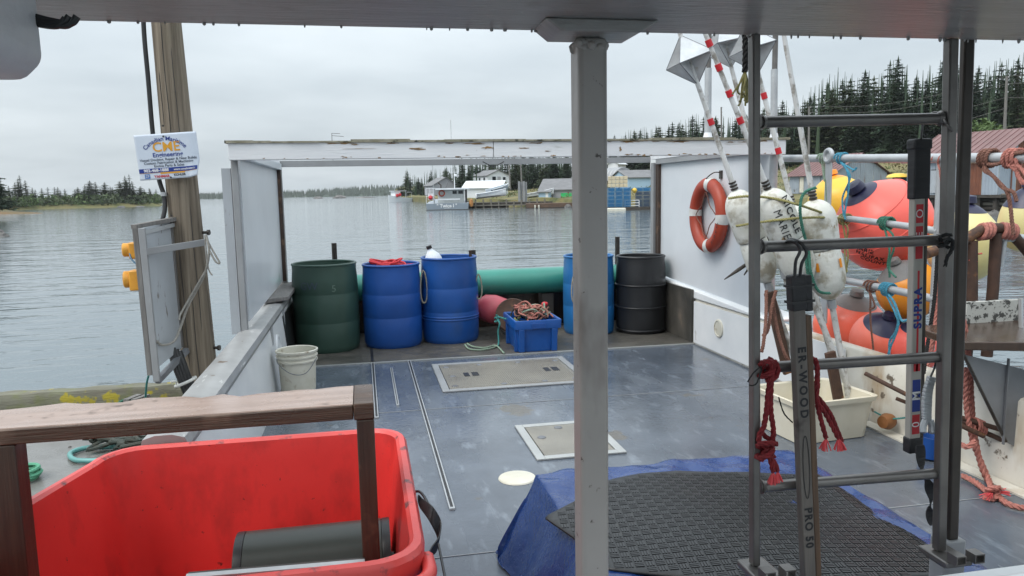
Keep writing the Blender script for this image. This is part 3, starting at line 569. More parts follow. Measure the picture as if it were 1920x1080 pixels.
knotrope('rope', 'crimson rope with two frayed ends hanging behind the dark wooden hockey stick', 
  [[AY(1512,690,1.77), AY(1522,672,1.745), AY(1531,680,1.735), AY(1533,720,1.74), AY(1531,750,1.74), AY(1540,790,1.74), AY(1549,822,1.74)],
   [AY(1526,676,1.75), AY(1533,690,1.735), AY(1530,745,1.735), AY(1550,780,1.74), AY(1572,822,1.74)],
   [AY(1529,740,1.745), AY(1556,775,1.745), AY(1578,828,1.745)]], .0066, rp_red, [], [(AY(1549,822,1.74), (-.1,0,-1), .03), (AY(1572,822,1.74), (.2,0,-1), .03), (AY(1578,828,1.745), (.3,0,-1), .022)])
knotrope('rope', 'thin black cord tied round the ladder rail at the second rung', [[AY(1770,455,1.72), AY(1778,447,1.715), AY(1786,452,1.72), AY(1784,470,1.73), AY(1776,482,1.74), AY(1772,500,1.75)]], .005, rp_black, [(AY(1772,452,1.735), .016, 2)])
knotrope('rope', 'thin black cord tied to the left ladder rail at the third rung', [[AY(1402,716,1.73), AY(1412,700,1.72), AY(1428,688,1.73), AY(1418,720,1.72), AY(1404,722,1.73)], [AY(1460,745,1.75), AY(1470,775,1.76), AY(1486,792,1.77)]], .002, rp_black, [])
fr_ = AY(1398,65,1.85)
knotrope('rope', 'dark frayed rope end hanging from the roof edge beside the ladder', [[AY(1397,60,1.9), AY(1398,100,1.9), AY(1397,135,1.9)]], .0085, rp_black, [], twist=.045)
m = MB()
for i in range(11):
    c = AY(1397,133,1.9); t = V((random.uniform(-.035,.02), random.uniform(-.02,.02), random.uniform(-.08,-.04))); m.tube(smooth([c, c+t*.4+V((.005*math.sin(i),0,0)), c+t, c+t+V((random.uniform(-.01,.01),0,-.01))], 3), .0026, 5)
fo = obj('frayed_rope', m, rp_yel); tag(fo, 'unlaid olive rope strands below the dark rope end by the ladder', 'rope')

# ================================================================== tarp-covered box and rubber mat
BX0, BX1, BY0, BY1, BZ = .72, 1.96, 1.95, 3.20, .40
tb = thing('covered_box', 'low box covered with a wet blue tarpaulin on the deck', 'box', (1.34, 2.6, 0))
obj('box', MB().box(BX0+.03, BX1-.03, BY0+.02, BY1-.03, 0, BZ-.03), m_steelplate, tb)
def tarp(u, v):                                                  # parameter runs over the top and down each side
    ex = .5; X_ = BX0-ex+(BX1-BX0+2*ex)*u; Y_ = BY0-.3+(BY1-BY0+.3+.42)*v
    ox = max(0, BX0-X_, X_-BX1); oy = max(0, Y_-BY1); s = max(ox, oy) if min(ox, oy) < .01 else math.hypot(ox, oy)*.85
    sx = -1 if X_ < BX0 else 1
    wr = .006*math.sin(X_*31+Y_*9)*math.sin(Y_*23-X_*7)+.005*math.sin(X_*13-Y_*17)
    z = BZ - s*1.05
    fold = .05*math.sin(Y_*16+X_*3)*min(1, s*4) + .03*math.sin(X_*19)*min(1, oy*4)
    x = min(max(X_, BX0), BX1); y = min(Y_, BY1)
    if s > 0:
        x += sx*(min(ox, .4)*.42+fold*.35 if ox > 0 else 0); y += (oy*.16+fold*.35 if oy > 0 else 0)
        r_ = min(1, s/.05); z = BZ - s*(.3+.7*r_)
    z = z + wr*(1.2 if s == 0 else .6)
    if z < .012: z = .012+.004*math.sin(X_*40+Y_*33)
    return V((x, y, z))
tp = obj('tarpaulin', MB().sheet(tarp, 130, 120), m_tarp, tb, sharp=60); sm_ = tp.modifiers.new('thick', 'SOLIDIFY'); sm_.thickness = .003; sm_.offset = -1
# mat: polygon on top of the box whose right part slopes down to the deck
poly = [GZ(1020,965,BZ+.02), GZ(1085,938,BZ+.02), GZ(1140,906,BZ+.02), GZ(1200,886,BZ+.03), GZ(1270,876,BZ+.03), GZ(1400,881,BZ+.02), GZ(1490,892,BZ+.01), GZ(1540,914,.34), GZ(1630,972,.2), GZ(1735,1030,.05), V((2.15,2.45,0)), V((2.0,2.1,0)), V((1.7,1.97,0)), V((1.25,1.98,0)), V((1.05,2.12,0)), GZ(1140,1066,BZ+.01), GZ(1075,1002,BZ+.02)]
PL = [(p.x, p.y) for p in poly]
def inside(x, y):
    c = False; n = len(PL)
    for i in range(n):
        (x0, y0), (x1, y1) = PL[i], PL[i-1]
        if (y0 > y) != (y1 > y) and x < (x1-x0)*(y-y0)/(y1-y0)+x0: c = not c
    return c
def matz(x, y):
    s = min(1, max(0, (x-1.83)/.52)); drop = (3*s*s-2*s**3)*(BZ-.03)
    return BZ+.022 - drop + .012*math.sin(x*5.5+y*3)*(1-s) + .02*math.exp(-((x-.85)**2+(y-2.85)**2)/.01)*0
ca, sa = math.cos(R(-8)), math.sin(R(-8)); T0 = (1.45, 2.6)
def mp_(u, v): return (T0[0]+u*ca-v*sa, T0[1]+u*sa+v*ca)
rm = thing('rubber_mat', 'black rubber mat with checkered tread draped over the blue tarpaulin', 'mat', (1.45, 2.6, BZ))
g = MB(); idx = {}; st_ = .0225; K = 60
def vtx(i, j):
    if (i, j) not in idx:
        x, y = mp_(i*st_, j*st_); idx[(i, j)] = len(g.v); g.v.append(V((x, y, matz(x, y))))
    return idx[(i, j)]
cells = [(i, j) for i in range(-K, K) for j in range(-K, K) if inside(*mp_((i+.5)*st_, (j+.5)*st_))]
for i, j in cells: g.f.append((vtx(i,j), vtx(i+1,j), vtx(i+1,j+1), vtx(i,j+1)))
# pull ragged border vertices onto the outline
from collections import Counter
cnt = Counter(k for c in cells for k in ((c[0],c[1]),(c[0]+1,c[1]),(c[0]+1,c[1]+1),(c[0],c[1]+1)))
def snap(x, y):
    best = None
    for i in range(len(PL)):
        ax, ay = PL[i-1]; bx, by = PL[i]; dx, dy = bx-ax, by-ay; t = max(0, min(1, ((x-ax)*dx+(y-ay)*dy)/(dx*dx+dy*dy))); qx, qy = ax+t*dx, ay+t*dy
        dd = (qx-x)**2+(qy-y)**2
        if best is None or dd < best[0]: best = (dd, qx, qy)
    return best[1], best[2]
for k, c in cnt.items():
    if c < 4:
        v = g.v[idx[k]]; qx, qy = snap(v.x, v.y); g.v[idx[k]] = V((qx, qy, matz(qx, qy)))
mo_ = obj('sheet', g, m_rubber, rm, sharp=80); so_ = mo_.modifiers.new('thick', 'SOLIDIFY'); so_.thickness = .008; so_.offset = -1
tb_ = MB(); TS = .035
for i in range(-40, 40):
    for j in range(-40, 40):
        ok = all(inside(*mp_((i+a_)*TS, (j+b2)*TS)) for a_ in (0.04,.96) for b2 in (.04,.96))
        if not ok: continue
        for k in range(3):
            lo, hi = .08, .92; w0 = .12+k*.28; w1 = w0+.17
            if (i+j) % 2: us, vs_ = (w0, w1), (lo, hi)
            else: us, vs_ = (lo, hi), (w0, w1)
            c4 = [(us[0],vs_[0]),(us[1],vs_[0]),(us[1],vs_[1]),(us[0],vs_[1])]; bot = []; top = []
            for cu_, cv in c4:
                x, y = mp_((i+cu_)*TS, (j+cv)*TS); z = matz(x, y); bot.append(V((x,y,z-.001))); top.append(V((x,y,z+.0028)))
            k0 = len(tb_.v); tb_.v += bot+top; tb_.f += [tuple(q_+k0 for q_ in f) for f in ((4,5,6,7),(0,1,5,4),(1,2,6,5),(2,3,7,6),(3,0,4,7))]
tro = obj('tread_bars', tb_, m_rubbar, rm, flat=True); tro['kind'] = 'stuff'

# ================================================================== red tote, roller, trestle
TX0, TX1, TY0, TY1, TZ = -1.09, .135, 2.05, 3.33, .62
tote = thing('fish_tote', 'large scuffed red plastic fish tote in the foreground', 'tote', ((TX0+TX1)/2, (TY0+TY1)/2, 0))
def rrect(x0, x1, y0, y1, r, k=6):
    out = []
    for cx, cy, a0 in ((x1-r,y1-r,0),(x0+r,y1-r,90),(x0+r,y0+r,180),(x1-r,y0+r,270)):
        for i in range(k+1): t = R(a0+90*i/k); out.append((cx+r*math.cos(t), cy+r*math.sin(t)))
    return out
def loft(rings, cap0=False, cap1=False):
    m = MB(); n = len(rings[0])
    for r_ in rings: m.v += [V(p) for p in r_]
    for i in range(len(rings)-1):
        for k in range(n): m.f.append((i*n+k, i*n+(k+1)%n, (i+1)*n+(k+1)%n, (i+1)*n+k))
    if cap0: m.f.append(tuple(range(n))[::-1])
    if cap1: m.f.append(tuple(range((len(rings)-1)*n, len(rings)*n)))
    return m
def ring(ins, z, r): return [(x - max(0, (-.45-x)/.64)*(TY1-y)**2*.20, y, z + .006*math.sin(x*6+y*4)) for x, y in rrect(TX0+ins, TX1-ins, TY0+ins, TY1-ins, r)]
obj('shell', loft([ring(.06,.0,.12), ring(.03,.28,.14), ring(.012,.53,.16)], cap0=True), m_red, tote)
obj('rim', loft([ring(.012,.53,.16), ring(-.006,.535,.165), ring(-.01,.605,.168), ring(.0,.620,.16), ring(.022,.623,.145), ring(.034,.612,.135)]), m_redrim, tote)
obj('lining', loft([ring(.034,.612,.135), ring(.05,.50,.13), ring(.07,.30,.12), ring(.10,.07,.1)], cap1=True), m_red, tote)
# moulded grip at the near right corner and a strap outside
obj('corner_grip', MB().tube(smooth([(TX1-.12,TY0-.012,.56),(TX1-.03,TY0-.01,.56),(TX1+.012,TY0+.04,.56),(TX1+.014,TY0+.14,.56)]), .022, 10), m_redrim, tote)
sp_ = [AX(783,930,TX1+.012), AX(788,942,TX1+.02), AX(806,962,TX1+.045), AX(822,992,TX1+.07), AX(820,1018,TX1+.06), AX(806,1036,TX1+.03), AX(800,1046,TX1+.012)]
ps = smooth(sp_, 6); m = MB()
for i in range(len(ps)-1):
    f0 = .004+.022*math.sin(math.pi*i/(len(ps)-1)); f1 = .004+.022*math.sin(math.pi*(i+1)/(len(ps)-1)); t = V((.25,.35,.9)).normalized()
    o4 = V((.004,-.002,0)); m.hexa([ps[i]-t*f0, ps[i]+t*f0, ps[i]+t*f0+o4, ps[i]-t*f0+o4], [ps[i+1]-t*f1, ps[i+1]+t*f1, ps[i+1]+t*f1+o4, ps[i+1]-t*f1+o4])
sh = thing('carry_strap', 'wide black strap hanging outside the right wall of the red tote', 'strap', (TX1+.06, 2.35, .35)); obj('strap', m, m_tape, sh)
obj('cord', MB().tube(smooth([AX(778,922,TX1+.012), AX(787,922,TX1+.025), AX(797,934,TX1+.04), AX(808,958,TX1+.05)]), .005, 7), m_black, sh)
obj('cord', MB().tube(smooth([AX(822,1020,TX1+.06), AX(830,1060,TX1+.06), AX(838,1100,TX1+.06)]), .004, 6), m_black, sh)
obj('cord', MB().tube(smooth([AX(806,1040,TX1+.03), AX(811,1060,TX1+.03), AX(812,1090,TX1+.03)]), .004, 6), m_black, sh)
# roller drum inside
RY = 2.78; rc0 = AY(447,1075,RY); rc1 = AY(738,1055,RY); rr = .15; zc = AY(590,992,RY).z-.145
rol = thing('roller', 'dark olive roller with black ends lying inside the red tote', 'roller', ((rc0.x+rc1.x)/2, RY, zc-rr))
x0, x1 = rc0.x+.0, rc1.x-.01
obj('drum', MB().lathe([(rr*.93,.028),(rr,.032),(rr,x1-x0-.032),(rr*.93,x1-x0-.028)], (x0,RY,zc), (1,0,0), n=40), pm('olive_roller_rubber', (.045,.052,.042), (.035,.04,.033), rough=.4, scale=3, dirt=(.1,.1,.09), damt=.3, dscale=9), rol)
for xa, xb in ((x0, x0+.03), (x1-.03, x1)): obj('end_ring', MB().lathe([(.02,0),(rr*.99,0),(rr*1.005,.006),(rr*1.005,xb-xa),(rr*.9,xb-xa)], (xa,RY,zc), (1,0,0), n=40), m_rubber, rol)
obj('axle', MB().tube([(x0-.09,RY,zc),(x1+.05,RY,zc)], .025, 12), m_darksteel, rol)
# timber trestle: board on two legs, with a bar to the right leg
tz1, tth = .955, .053
trs = thing('timber_trestle', 'wet brown timber board on two legs over the red tote', 'trestle', (-.5, 2.62, 0))
nb = GZ(665,758,tz1); far = GZ(665,722,tz1)
xr = AY(662,770,nb.y).x
yb0, yb1 = nb.y, far.y
bb = MB(); n = 26                                               # board with a ragged far edge
xs = [-1.75+(xr+1.75)*i/n for i in range(n+1)]
fy = [yb1 + (.02*math.sin(i*1.3)+.015*math.sin(i*3.1) if 3 < i < n-1 else 0) - (.05 if i in (20,21) else 0) for i in range(n+1)]
for i in range(n):
    bb.hexa([(xs[i],yb0,tz1-tth),(xs[i+1],yb0,tz1-tth),(xs[i+1],fy[i+1],tz1-tth),(xs[i],fy[i],tz1-tth)], [(xs[i],yb0,tz1-.004),(xs[i+1],yb0,tz1-.004),(xs[i+1],fy[i+1],tz1-.004),(xs[i],fy[i],tz1-.004)])
def weld(m):
    seen = {}; mp = []; nv = []
    for v in m.v:
        k = (round(v.x,5), round(v.y,5), round(v.z,5))
        if k not in seen: seen[k] = len(nv); nv.append(v)
        mp.append(seen[k])
    fs = [tuple(mp[i] for i in f) for f in m.f]; c = Counter(tuple(sorted(f)) for f in fs)
    r_ = MB(); r_.v = nv; r_.f = [f for f in fs if c[tuple(sorted(f))] == 1]; return r_
obj('board', weld(bb), m_wood, trs, bevel=.004)
tt = MB()
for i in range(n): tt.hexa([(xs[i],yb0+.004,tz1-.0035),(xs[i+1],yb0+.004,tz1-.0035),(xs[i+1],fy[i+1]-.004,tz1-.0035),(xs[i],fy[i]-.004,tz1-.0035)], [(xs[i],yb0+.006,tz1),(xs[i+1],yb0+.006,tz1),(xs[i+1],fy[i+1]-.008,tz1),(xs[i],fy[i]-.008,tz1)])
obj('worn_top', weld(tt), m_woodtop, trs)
lg0 = AY(668,785,yb0).x; lg1 = AY(702,785,yb0).x
obj('leg', MB().box(xr+.002, lg1, yb0-.004, yb0+.26, tz1-.055, tz1+.002), m_wood, trs, bevel=.004)
obj('leg', MB().box(lg0, lg1-.001, yb0-.003, yb0+.06, .105, tz1-.056), m_woodv, trs, bevel=.004)
le = AY(40, 960, yb0).x
obj('leg', MB().box(le-.082, le, yb0+.001, yb0+.085, .09, tz1-tth-.002), m_woodv, trs, bevel=.004)
ba = AY(350,1079,yb0-.03); b2_ = AY(684,1051,yb0-.03)
obj('cross_bar', MB().hexa([(ba.x,yb0-.05,ba.z-.06),(b2_.x,yb0-.05,b2_.z-.06),(b2_.x,yb0-.004,b2_.z-.06),(ba.x,yb0-.004,ba.z-.06)], [(ba.x,yb0-.05,ba.z-.004),(b2_.x,yb0-.05,b2_.z-.004),(b2_.x,yb0-.004,b2_.z),(ba.x,yb0-.004,ba.z)]), m_darksteel, trs, bevel=.002)
obj('bar_edge', MB().hexa([(ba.x,yb0-.052,ba.z-.003),(b2_.x,yb0-.052,b2_.z-.003),(b2_.x,yb0-.03,b2_.z+.001),(ba.x,yb0-.03,ba.z+.001)], [(ba.x,yb0-.052,ba.z+.003),(b2_.x,yb0-.052,b2_.z+.003),(b2_.x,yb0-.03,b2_.z+.006),(ba.x,yb0-.03,ba.z+.006)]), m_galv, trs)

# ================================================================== drums and gear across the stern
def drum(name, label, cx, cy, r, h, prof, mat, hoops=()):
    t = thing(name, label, 'drum', (cx, cy, .013))
    b0 = V((cx, cy, .013)); th = .008
    outer = [(r*.5,.0),(r*.93,.0)] + [(r*k, h*z) for z, k in prof]
    top = outer[-1][0]
    inner = [(top-th*2, h-.004), (top-th*2.4, h*.9), (r*.95-th, h*.5), (r*.9-th, h*.12), (.002, h*.12)]
    obj('body', MB().lathe(outer, b0, n=48), mat, t, sharp=50)
    obj('inside', MB().lathe(inner, b0, n=48), mat, t)
    obj('rim', MB().tube([(cx+(top-.006)*math.cos(2*math.pi*i/48), cy+(top-.006)*math.sin(2*math.pi*i/48), .013+h-.004) for i in range(48)], .0135, 8, closed=True), mat, t)
    for z, rad in hoops: obj('hoop', MB().tube([(cx+(r*rad)*math.cos(2*math.pi*i/48), cy+(r*rad)*math.sin(2*math.pi*i/48), .013+h*z) for i in range(48)], .011, 8, closed=True), mat, t)
    return t
def center(px, py, rad):                                        # front foot pixel -> drum axis
    p = GZ(px, py, .013); d_ = V((p.x, p.y, 0)).normalized(); return p.x+d_.x*rad, p.y+d_.y*rad
PG = [(.03,.97),(.06,.985),(.2,.997),(.33,1.0),(.338,.994),(.346,1.0),(.5,1.003),(.66,1.0),(.668,.994),(.676,1.0),(.85,.985),(.93,.965),(1.0,.97)]
PB = [(.02,.96),(.05,.985),(.2,.995),(.36,1.0),(.367,.993),(.374,1.0),(.55,1.002),(.64,.999),(.648,.992),(.656,.998),(.8,.985),(.9,.965),(.96,.955),(1.0,.965)]
PBK = [(.02,.955),(.05,.97),(.1,.975),(.3,.985),(.36,1.0),(.42,.985),(.6,.985),(.66,1.0),(.72,.985),(.88,.97),(.94,.94),(1.0,.95)]
gx, gy = center(616, 664, .345)
g1 = drum('plastic_drum', 'dark green open plastic drum, leftmost in the row at the stern', gx, gy, .345, .92, PG, m_dgreen)
bx1, by1 = center(739, 655, .318); b1 = drum('plastic_drum', 'blue open plastic drum with red rope coiled in its top', bx1, by1, .318, .885, PB, m_dblue)
bx2, by2 = center(846, 646, .318); b2 = drum('plastic_drum', 'blue open plastic drum with a white jug in it', bx2, by2, .318, .93, PB, m_dblue2, hoops=((.28,.985),(.31,.985)))
bx3, by3 = center(1104, 630, .295); b3 = drum('plastic_drum', 'bright blue plastic drum half hidden behind the grey post', bx3, by3, .295, .89, PB, m_dblue3)
bx4, by4 = center(1201, 628, .29); b4 = drum('plastic_drum', 'black plastic drum at the right end of the row', bx4, by4, .29, .875, PBK, m_dblack, hoops=((.34,.995),(.63,.995),(.04,.97)))
# chalk marks on the green drum
def on_drum(cx, cy, r, z0, ang):
    return lambda tx, ty: V((cx+(r+.004)*math.sin(ang+tx/r), cy-(r+.004)*math.cos(ang+tx/r), z0+ty))
text('GW', .11, on_drum(gx, gy, .345, .72, -.45), m_ink['grey'], g1, name='chalk_mark'); text('5', .10, on_drum(gx, gy, .345, .69, .3), pm('chalk', (.2,.27,.22), (.1,.15,.12), rough=.9, scale=40), g1, name='chalk_mark')
# rope handles on drums
def loop(name, par, p, ln, rad=.045, mat=rp_buff, ax=(1,0,0)):
    ax = V(ax); pts = [p+ax*(rad*math.sin(t)*(.6+.4*(1-math.cos(t))/2)) - V((0,0,ln*(1-math.cos(t))/2)) for t in [2*math.pi*i/16 for i in range(16)]]
    return obj(name, MB().tube(pts, .008, 7, closed=True), mat, par)
loop('rope_handle', b2, V((bx2-.30, by2-.17, .82)), .36); loop('rope_handle', b2, V((bx2+.31, by2-.13, .75)), .28); loop('rope_handle', b3, V((bx3-.23, by3-.23, .72)), .34)
# red rope in the first blue drum
rr_ = thing('rope_coil', 'red rope heaped in the top of the left blue drum', 'rope', (bx1, by1, .7)); m = MB()
for k in range(9):
    rad = random.uniform(.06,.2); ox, oy = random.uniform(-.1,.1), random.uniform(-.08,.08); pts = []
    for i in range(12):
        t = 2*math.pi*i/12; rr2 = min(rad, .24-math.hypot(ox,oy)); pts.append(V((bx1+ox+rr2*math.cos(t)*random.uniform(.85,1.1), by1+oy+rr2*math.sin(t)*random.uniform(.85,1.1), .84+.02*k*.55+.02*math.sin(t*2+k))))
    m.tube(smooth(pts, 3, True), .011, 6, closed=True)
obj('coil', m, pm('red_pot_rope', (.62,.035,.045), (.4,.02,.03), rough=.75, scale=60, bump=.002, bscale=150), rr_)
obj('rope_bed', MB().lathe([(.24,.80),(.2,.83),(.1,.85),(.002,.85)], (bx1,by1,0), n=24), rp_red, rr_)
# jug
ju = thing('plastic_jug', 'translucent white plastic jug with a black cap, tilted in a blue drum', 'jug', (bx2-.13, by2-.06, .80))
jb = V((bx2-.13, by2-.06, .78)); ja = V((-.32,-.05,1)).normalized()
obj('bottle', MB().lathe([(.002,0),(.085,.0),(.095,.02),(.095,.15),(.08,.2),(.045,.245),(.028,.27),(.026,.285)], jb, ja, n=24), pm('jug_plastic', (.75,.78,.82), (.68,.72,.77), rough=.3, scale=5), ju)
obj('cap', MB().lathe([(.031,.28),(.031,.312),(.025,.316),(.002,.316)], jb, ja, n=18), m_black, ju)
hk_ = thing('wooden_stake', 'short dark stake standing in the blue drum beside the jug', 'stake', (bx2+.22, by2-.02, .6)); obj('stake', MB().bar((bx2+.25,by2-.12,.55),(bx2+.222,by2-.14,1.02),.03,.03), m_woodv, hk_)
# teal pipe across the stern
pp = thing('teal_pipe', 'long thick teal plastic pipe lying across the stern behind the drums', 'pipe', (1.2, 8.98, .42))
obj('pipe', MB().lathe([(.13,0),(.155,.0),(.155,4.1),(.13,4.1),(.13,0)], (-.78,8.98,.575), (1,0,0), n=36), m_teal, pp)
obj('pipe_saddle', MB().box(.2,.34,8.9,9.1,.013,.42), m_timber, pp); obj('pipe_saddle', MB().box(2.1,2.24,8.9,9.1,.013,.42), m_timber, pp)
# pink float with brown disc
pk = thing('pink_float', 'pink plastic buoy lying behind the blue crate', 'buoy', AY(925,600,8.45))
pc = AY(925,580,8.6); obj('float', MB().lathe([(.002,-.2),(.09,-.19),(.15,-.12),(.17,0),(.15,.13),(.1,.22),(.04,.25),(.002,.25)], pc, (.9,-.3,-.2), n=28), pm('pink_buoy_vinyl', (.62,.11,.14), (.5,.08,.1), rough=.4, scale=3), pk)
wh = thing('brown_wheel', 'dark brown rusty wheel disc leaning behind the blue crate', 'wheel', AY(962,600,8.25))
wc = AY(962,592,8.28); obj('disc', MB().lathe([(.03,-.02),(.19,-.02),(.2,0),(.19,.02),(.15,.012),(.06,.016),(.03,.03),(.002,.03)], wc, (-.1,-1,.35), n=36), m_rust, wh)
# blue crate
cz0 = .013; f0 = GZ(970,662,cz0); f1 = GZ(1046,655,cz0); cdp = .62
cr = thing('plastic_crate', 'bright blue plastic crate full of tangled rope on the aft deck', 'crate', ((f0.x+f1.x)/2, f0.y+.3, cz0))
cx0, cx1, cy0, cy1, ch = f0.x-.01, f1.x+.01, f0.y, f0.y+cdp, .33
def cring(ins, z): return [(x, y, cz0+z) for x, y in rrect(cx0+ins, cx1-ins, cy0+ins, cy1-ins, .02, 2)]
obj('shell', loft([cring(.035,0), cring(.012,.22), cring(.012,.24), cring(-.012,.24), cring(-.016,ch-.01), cring(-.012,ch), cring(.006,ch), cring(.012,ch-.01), cring(.04,.015)], cap0=True, cap1=True), m_crate, cr, sharp=25)
for x in (cx0+.03, cx1-.09): obj('rib', MB().hexa([(x,cy0+.005,cz0),(x+.06,cy0+.005,cz0),(x+.06,cy0+.05,cz0),(x,cy0+.05,cz0)], [(x,cy0-.012,cz0+.238),(x+.06,cy0-.012,cz0+.238),(x+.06,cy0+.03,cz0+.238),(x,cy0+.03,cz0+.238)]), m_crate, cr, bevel=.006)
for y in (cy0+.05, cy1-.12): obj('rib', MB().box(cx0-.004, cx0+.04, y, y+.06, cz0, cz0+.238), m_crate, cr, bevel=.006)
obj('grip', MB().box((cx0+cx1)/2-.07, (cx0+cx1)/2+.07, cy0-.024, cy0-.017, cz0+.245, cz0+.30), m_dblue, cr, bevel=.003)
tg = thing('rope_tangle', 'tangle of brown, green and coral rope heaped in the blue crate', 'rope', ((cx0+cx1)/2, (cy0+cy1)/2, cz0+.2))
for ci, (mt, cnt_) in enumerate(((rp_brown, 9), (rp_coral, 7), (rp_sage, 6), (rp_black, 6), (rp_yel, 3))):
    m = MB()
    for k in range(cnt_):
        pts = []; z0 = .24+.05*random.random()+(.05 if ci < 3 else 0)
        c_ = V(((cx0+cx1)/2+random.uniform(-.08,.08), (cy0+cy1)/2+random.uniform(-.16,.16), 0)); ra, rb_ = random.uniform(.06,.15), random.uniform(.1,.22); ph = random.random()*6
        for i in range(8):
            t = ph+i*.8; pts.append(V((min(max(c_.x+ra*math.cos(t)*random.uniform(.7,1.2), cx0+.03), cx1-.03), min(max(c_.y+rb_*math.sin(t)*random.uniform(.7,1.2), cy0+.03), cy1-.03), cz0+z0+random.uniform(0,.12))))
        m.tube(smooth(pts, 5), .0085, 6)
    obj('strand', m, mt, tg)
obj('strand', MB().tube(smooth([AY(965,576,8.0), AY(985,565,7.9), AY(1000,580,7.8), AY(1010,605,7.62), AY(1012,612,7.58)]), .009, 6).tube(smooth([AY(975,582,7.9), AY(1010,572,7.9), AY(1035,592,7.75), AY(1046,602,7.7)]), .009, 6).tube(smooth([AY(990,606,7.58), AY(992,585,7.7), AY(1010,576,7.85), AY(1022,571,7.9)]), .009, 6), rp_coral, tg)
obj('red_float', MB().lathe([(.002,-.03),(.025,-.02),(.03,.01),(.015,.04),(.002,.045)], AY(1020,571,7.9), (1,0,.3), n=12), m_redtape, tg)
kn = knotrope('rope', 'teal rope knotted on the corner of the blue crate', [[AY(931,598,8.05), AY(937,606,7.95), AY(934,620,7.95), AY(935,640,7.9), AY(934,650,7.8)], [AY(934,594,8.05), AY(950,598,7.95), AY(972,600,7.8)]], .009, rp_teal, [(AY(933,598,8.02), .03, 2.5)])
kn = knotrope('rope', 'sage green rope lying on the matting in front of a blue drum', [[GZ(872,646,.025), GZ(880,654,.025), GZ(900,656,.025), GZ(925,652,.025), GZ(936,645,.025)], [GZ(876,644,.04), GZ(888,650,.03), GZ(910,652,.025), GZ(930,648,.03), GZ(945,662,.025)]], .009, rp_sage)
# white bucket
bk = V((-.575, 6.42, .0)); bu = thing('bucket', 'dirty white plastic bucket standing by the left bulwark', 'bucket', bk)
obj('body', MB().lathe([(.002,.002),(.13,.002),(.135,.012),(.15,.30),(.165,.3),(.166,.312),(.152,.316),(.153,.336),(.167,.338),(.168,.35),(.155,.354),(.157,.374),(.17,.376),(.172,.392),(.163,.396),(.155,.39),(.14,.06),(.002,.055)], bk, n=40), m_bucket, bu, sharp=30)
obj('handle', MB().tube(smooth([bk+V((-.155,-.07,.335)), bk+V((-.13,-.12,.29)), bk+V((-.03,-.175,.225)), bk+V((.08,-.16,.225)), bk+V((.165,-.06,.33))], 8), .0035, 6), m_steelplate, bu)
# life ring on the right panel
lr = thing('life_ring', 'faded orange life ring with white bands hanging on the white panel', 'life ring', AX(1328,470,3.42))
lc = AX(1328,404,3.40); RO, rI = .30, .072; n_m = 48
def rp_(t, rr=RO): return V((lc.x, lc.y+rr*math.cos(t), lc.z+rr*1.02*math.sin(t)))
def torus(t0, t1, rad, flat=.85, k=40, n=16):
    m = MB(); vs = []
    for i in range(k+1):
        t = t0+(t1-t0)*i/k; c = rp_(t); o_ = (c-lc).normalized()
        for j in range(n): a = 2*math.pi*j/n; vs.append(c+o_*rad*math.cos(a)+V((1,0,0))*rad*flat*math.sin(a))
    m.add(vs, [(i*n+j, i*n+(j+1)%n, (i+1)*n+(j+1)%n, (i+1)*n+j) for i in range(k) for j in range(n)]); return m
obj('ring', torus(0, 2*math.pi, rI, k=64), m_ring, lr)
for t in (R(100), R(5), R(185), R(262)): obj('band', torus(t-.13, t+.13, rI+.003, k=6), m_band, lr)
pts = []
for i in range(25):
    t = 2*math.pi*i/24; s = abs(math.sin(2*t)); pts.append(rp_(t, RO-.075-.09*s*(1 if i%6 else 0)) + V((-.03,0,0)))
obj('grab_line', MB().tube(smooth(pts, 3), .005, 6), rp_brown, lr)
obj('hook', MB().tube(smooth([V((3.465,lc.y-.13,lc.z+.42)), V((3.40,lc.y-.11,lc.z+.42)), V((3.36,lc.y-.04,lc.z+.37)), V((3.38,lc.y+.04,lc.z+.33))]), .006, 6).box(3.455,3.469,lc.y-.16,lc.y-.11,lc.z+.36,lc.z+.44), m_darksteel, lr)
text('MARIE', .075, lambda tx, ty: rp_(R(212)+tx/RO, RO+.012+ty*.9)+V((-rI*.82,0,0)), m_ink['black'], lr, spacing=1.2)
# two dark rods sticking out of the bulwark
for pa, pb, lab in (((1358,524),(1418,484),'dark iron gaff hook end pointing left above the right bulwark'), ((1395,516),(1425,470),'second dark iron rod just right of the gaff hook end')):
    a = AY(*pa, 4.9); b_ = AY(pb[0]+40, pb[1]-28 if pa[0] < 1380 else pb[1]-60, 4.9); g_ = thing('iron_rod', lab, 'rod', a); obj('rod', MB().tube([a, a.lerp(b_,.25), b_], [.004,.014,.014], 8), m_darksteel, g_)

# ================================================================== starboard rail
RX = 3.62
rail = thing('side_rail', 'three galvanised pipe rails along the right bulwark with a flat upright', 'railing', (RX, 5, .58))
def rp2(px, py): return AX(px, py, RX)
obj('top_pipe', MB().tube([rp2(1464,297), rp2(1700,297), rp2(1935,296)], .031, 14), m_galv, rail)
obj('middle_pipe', MB().tube([rp2(1560,409), rp2(1600,411), rp2(1700,424), rp2(1760,434)], .024, 12), m_galv, rail)
obj('lower_pipe', MB().tube([rp2(1553,519), rp2(1700,549), rp2(1775,566)], .027, 12), m_galv, rail)
u0_, u1_ = rp2(1560,292), rp2(1573,440)
obj('flat_upright', MB().box(RX-.03, RX-.018, u0_.y-.04, u0_.y+.04, .56, u0_.z+.03), m_galv, rail, bevel=.003)
obj('upright_ring', MB().tube([V((RX-.03, u0_.y+.045*math.cos(t), u0_.z+.045*math.sin(t))) for t in [2*math.pi*i/20 for i in range(20)]], .018, 8, closed=True), m_galv, rail)
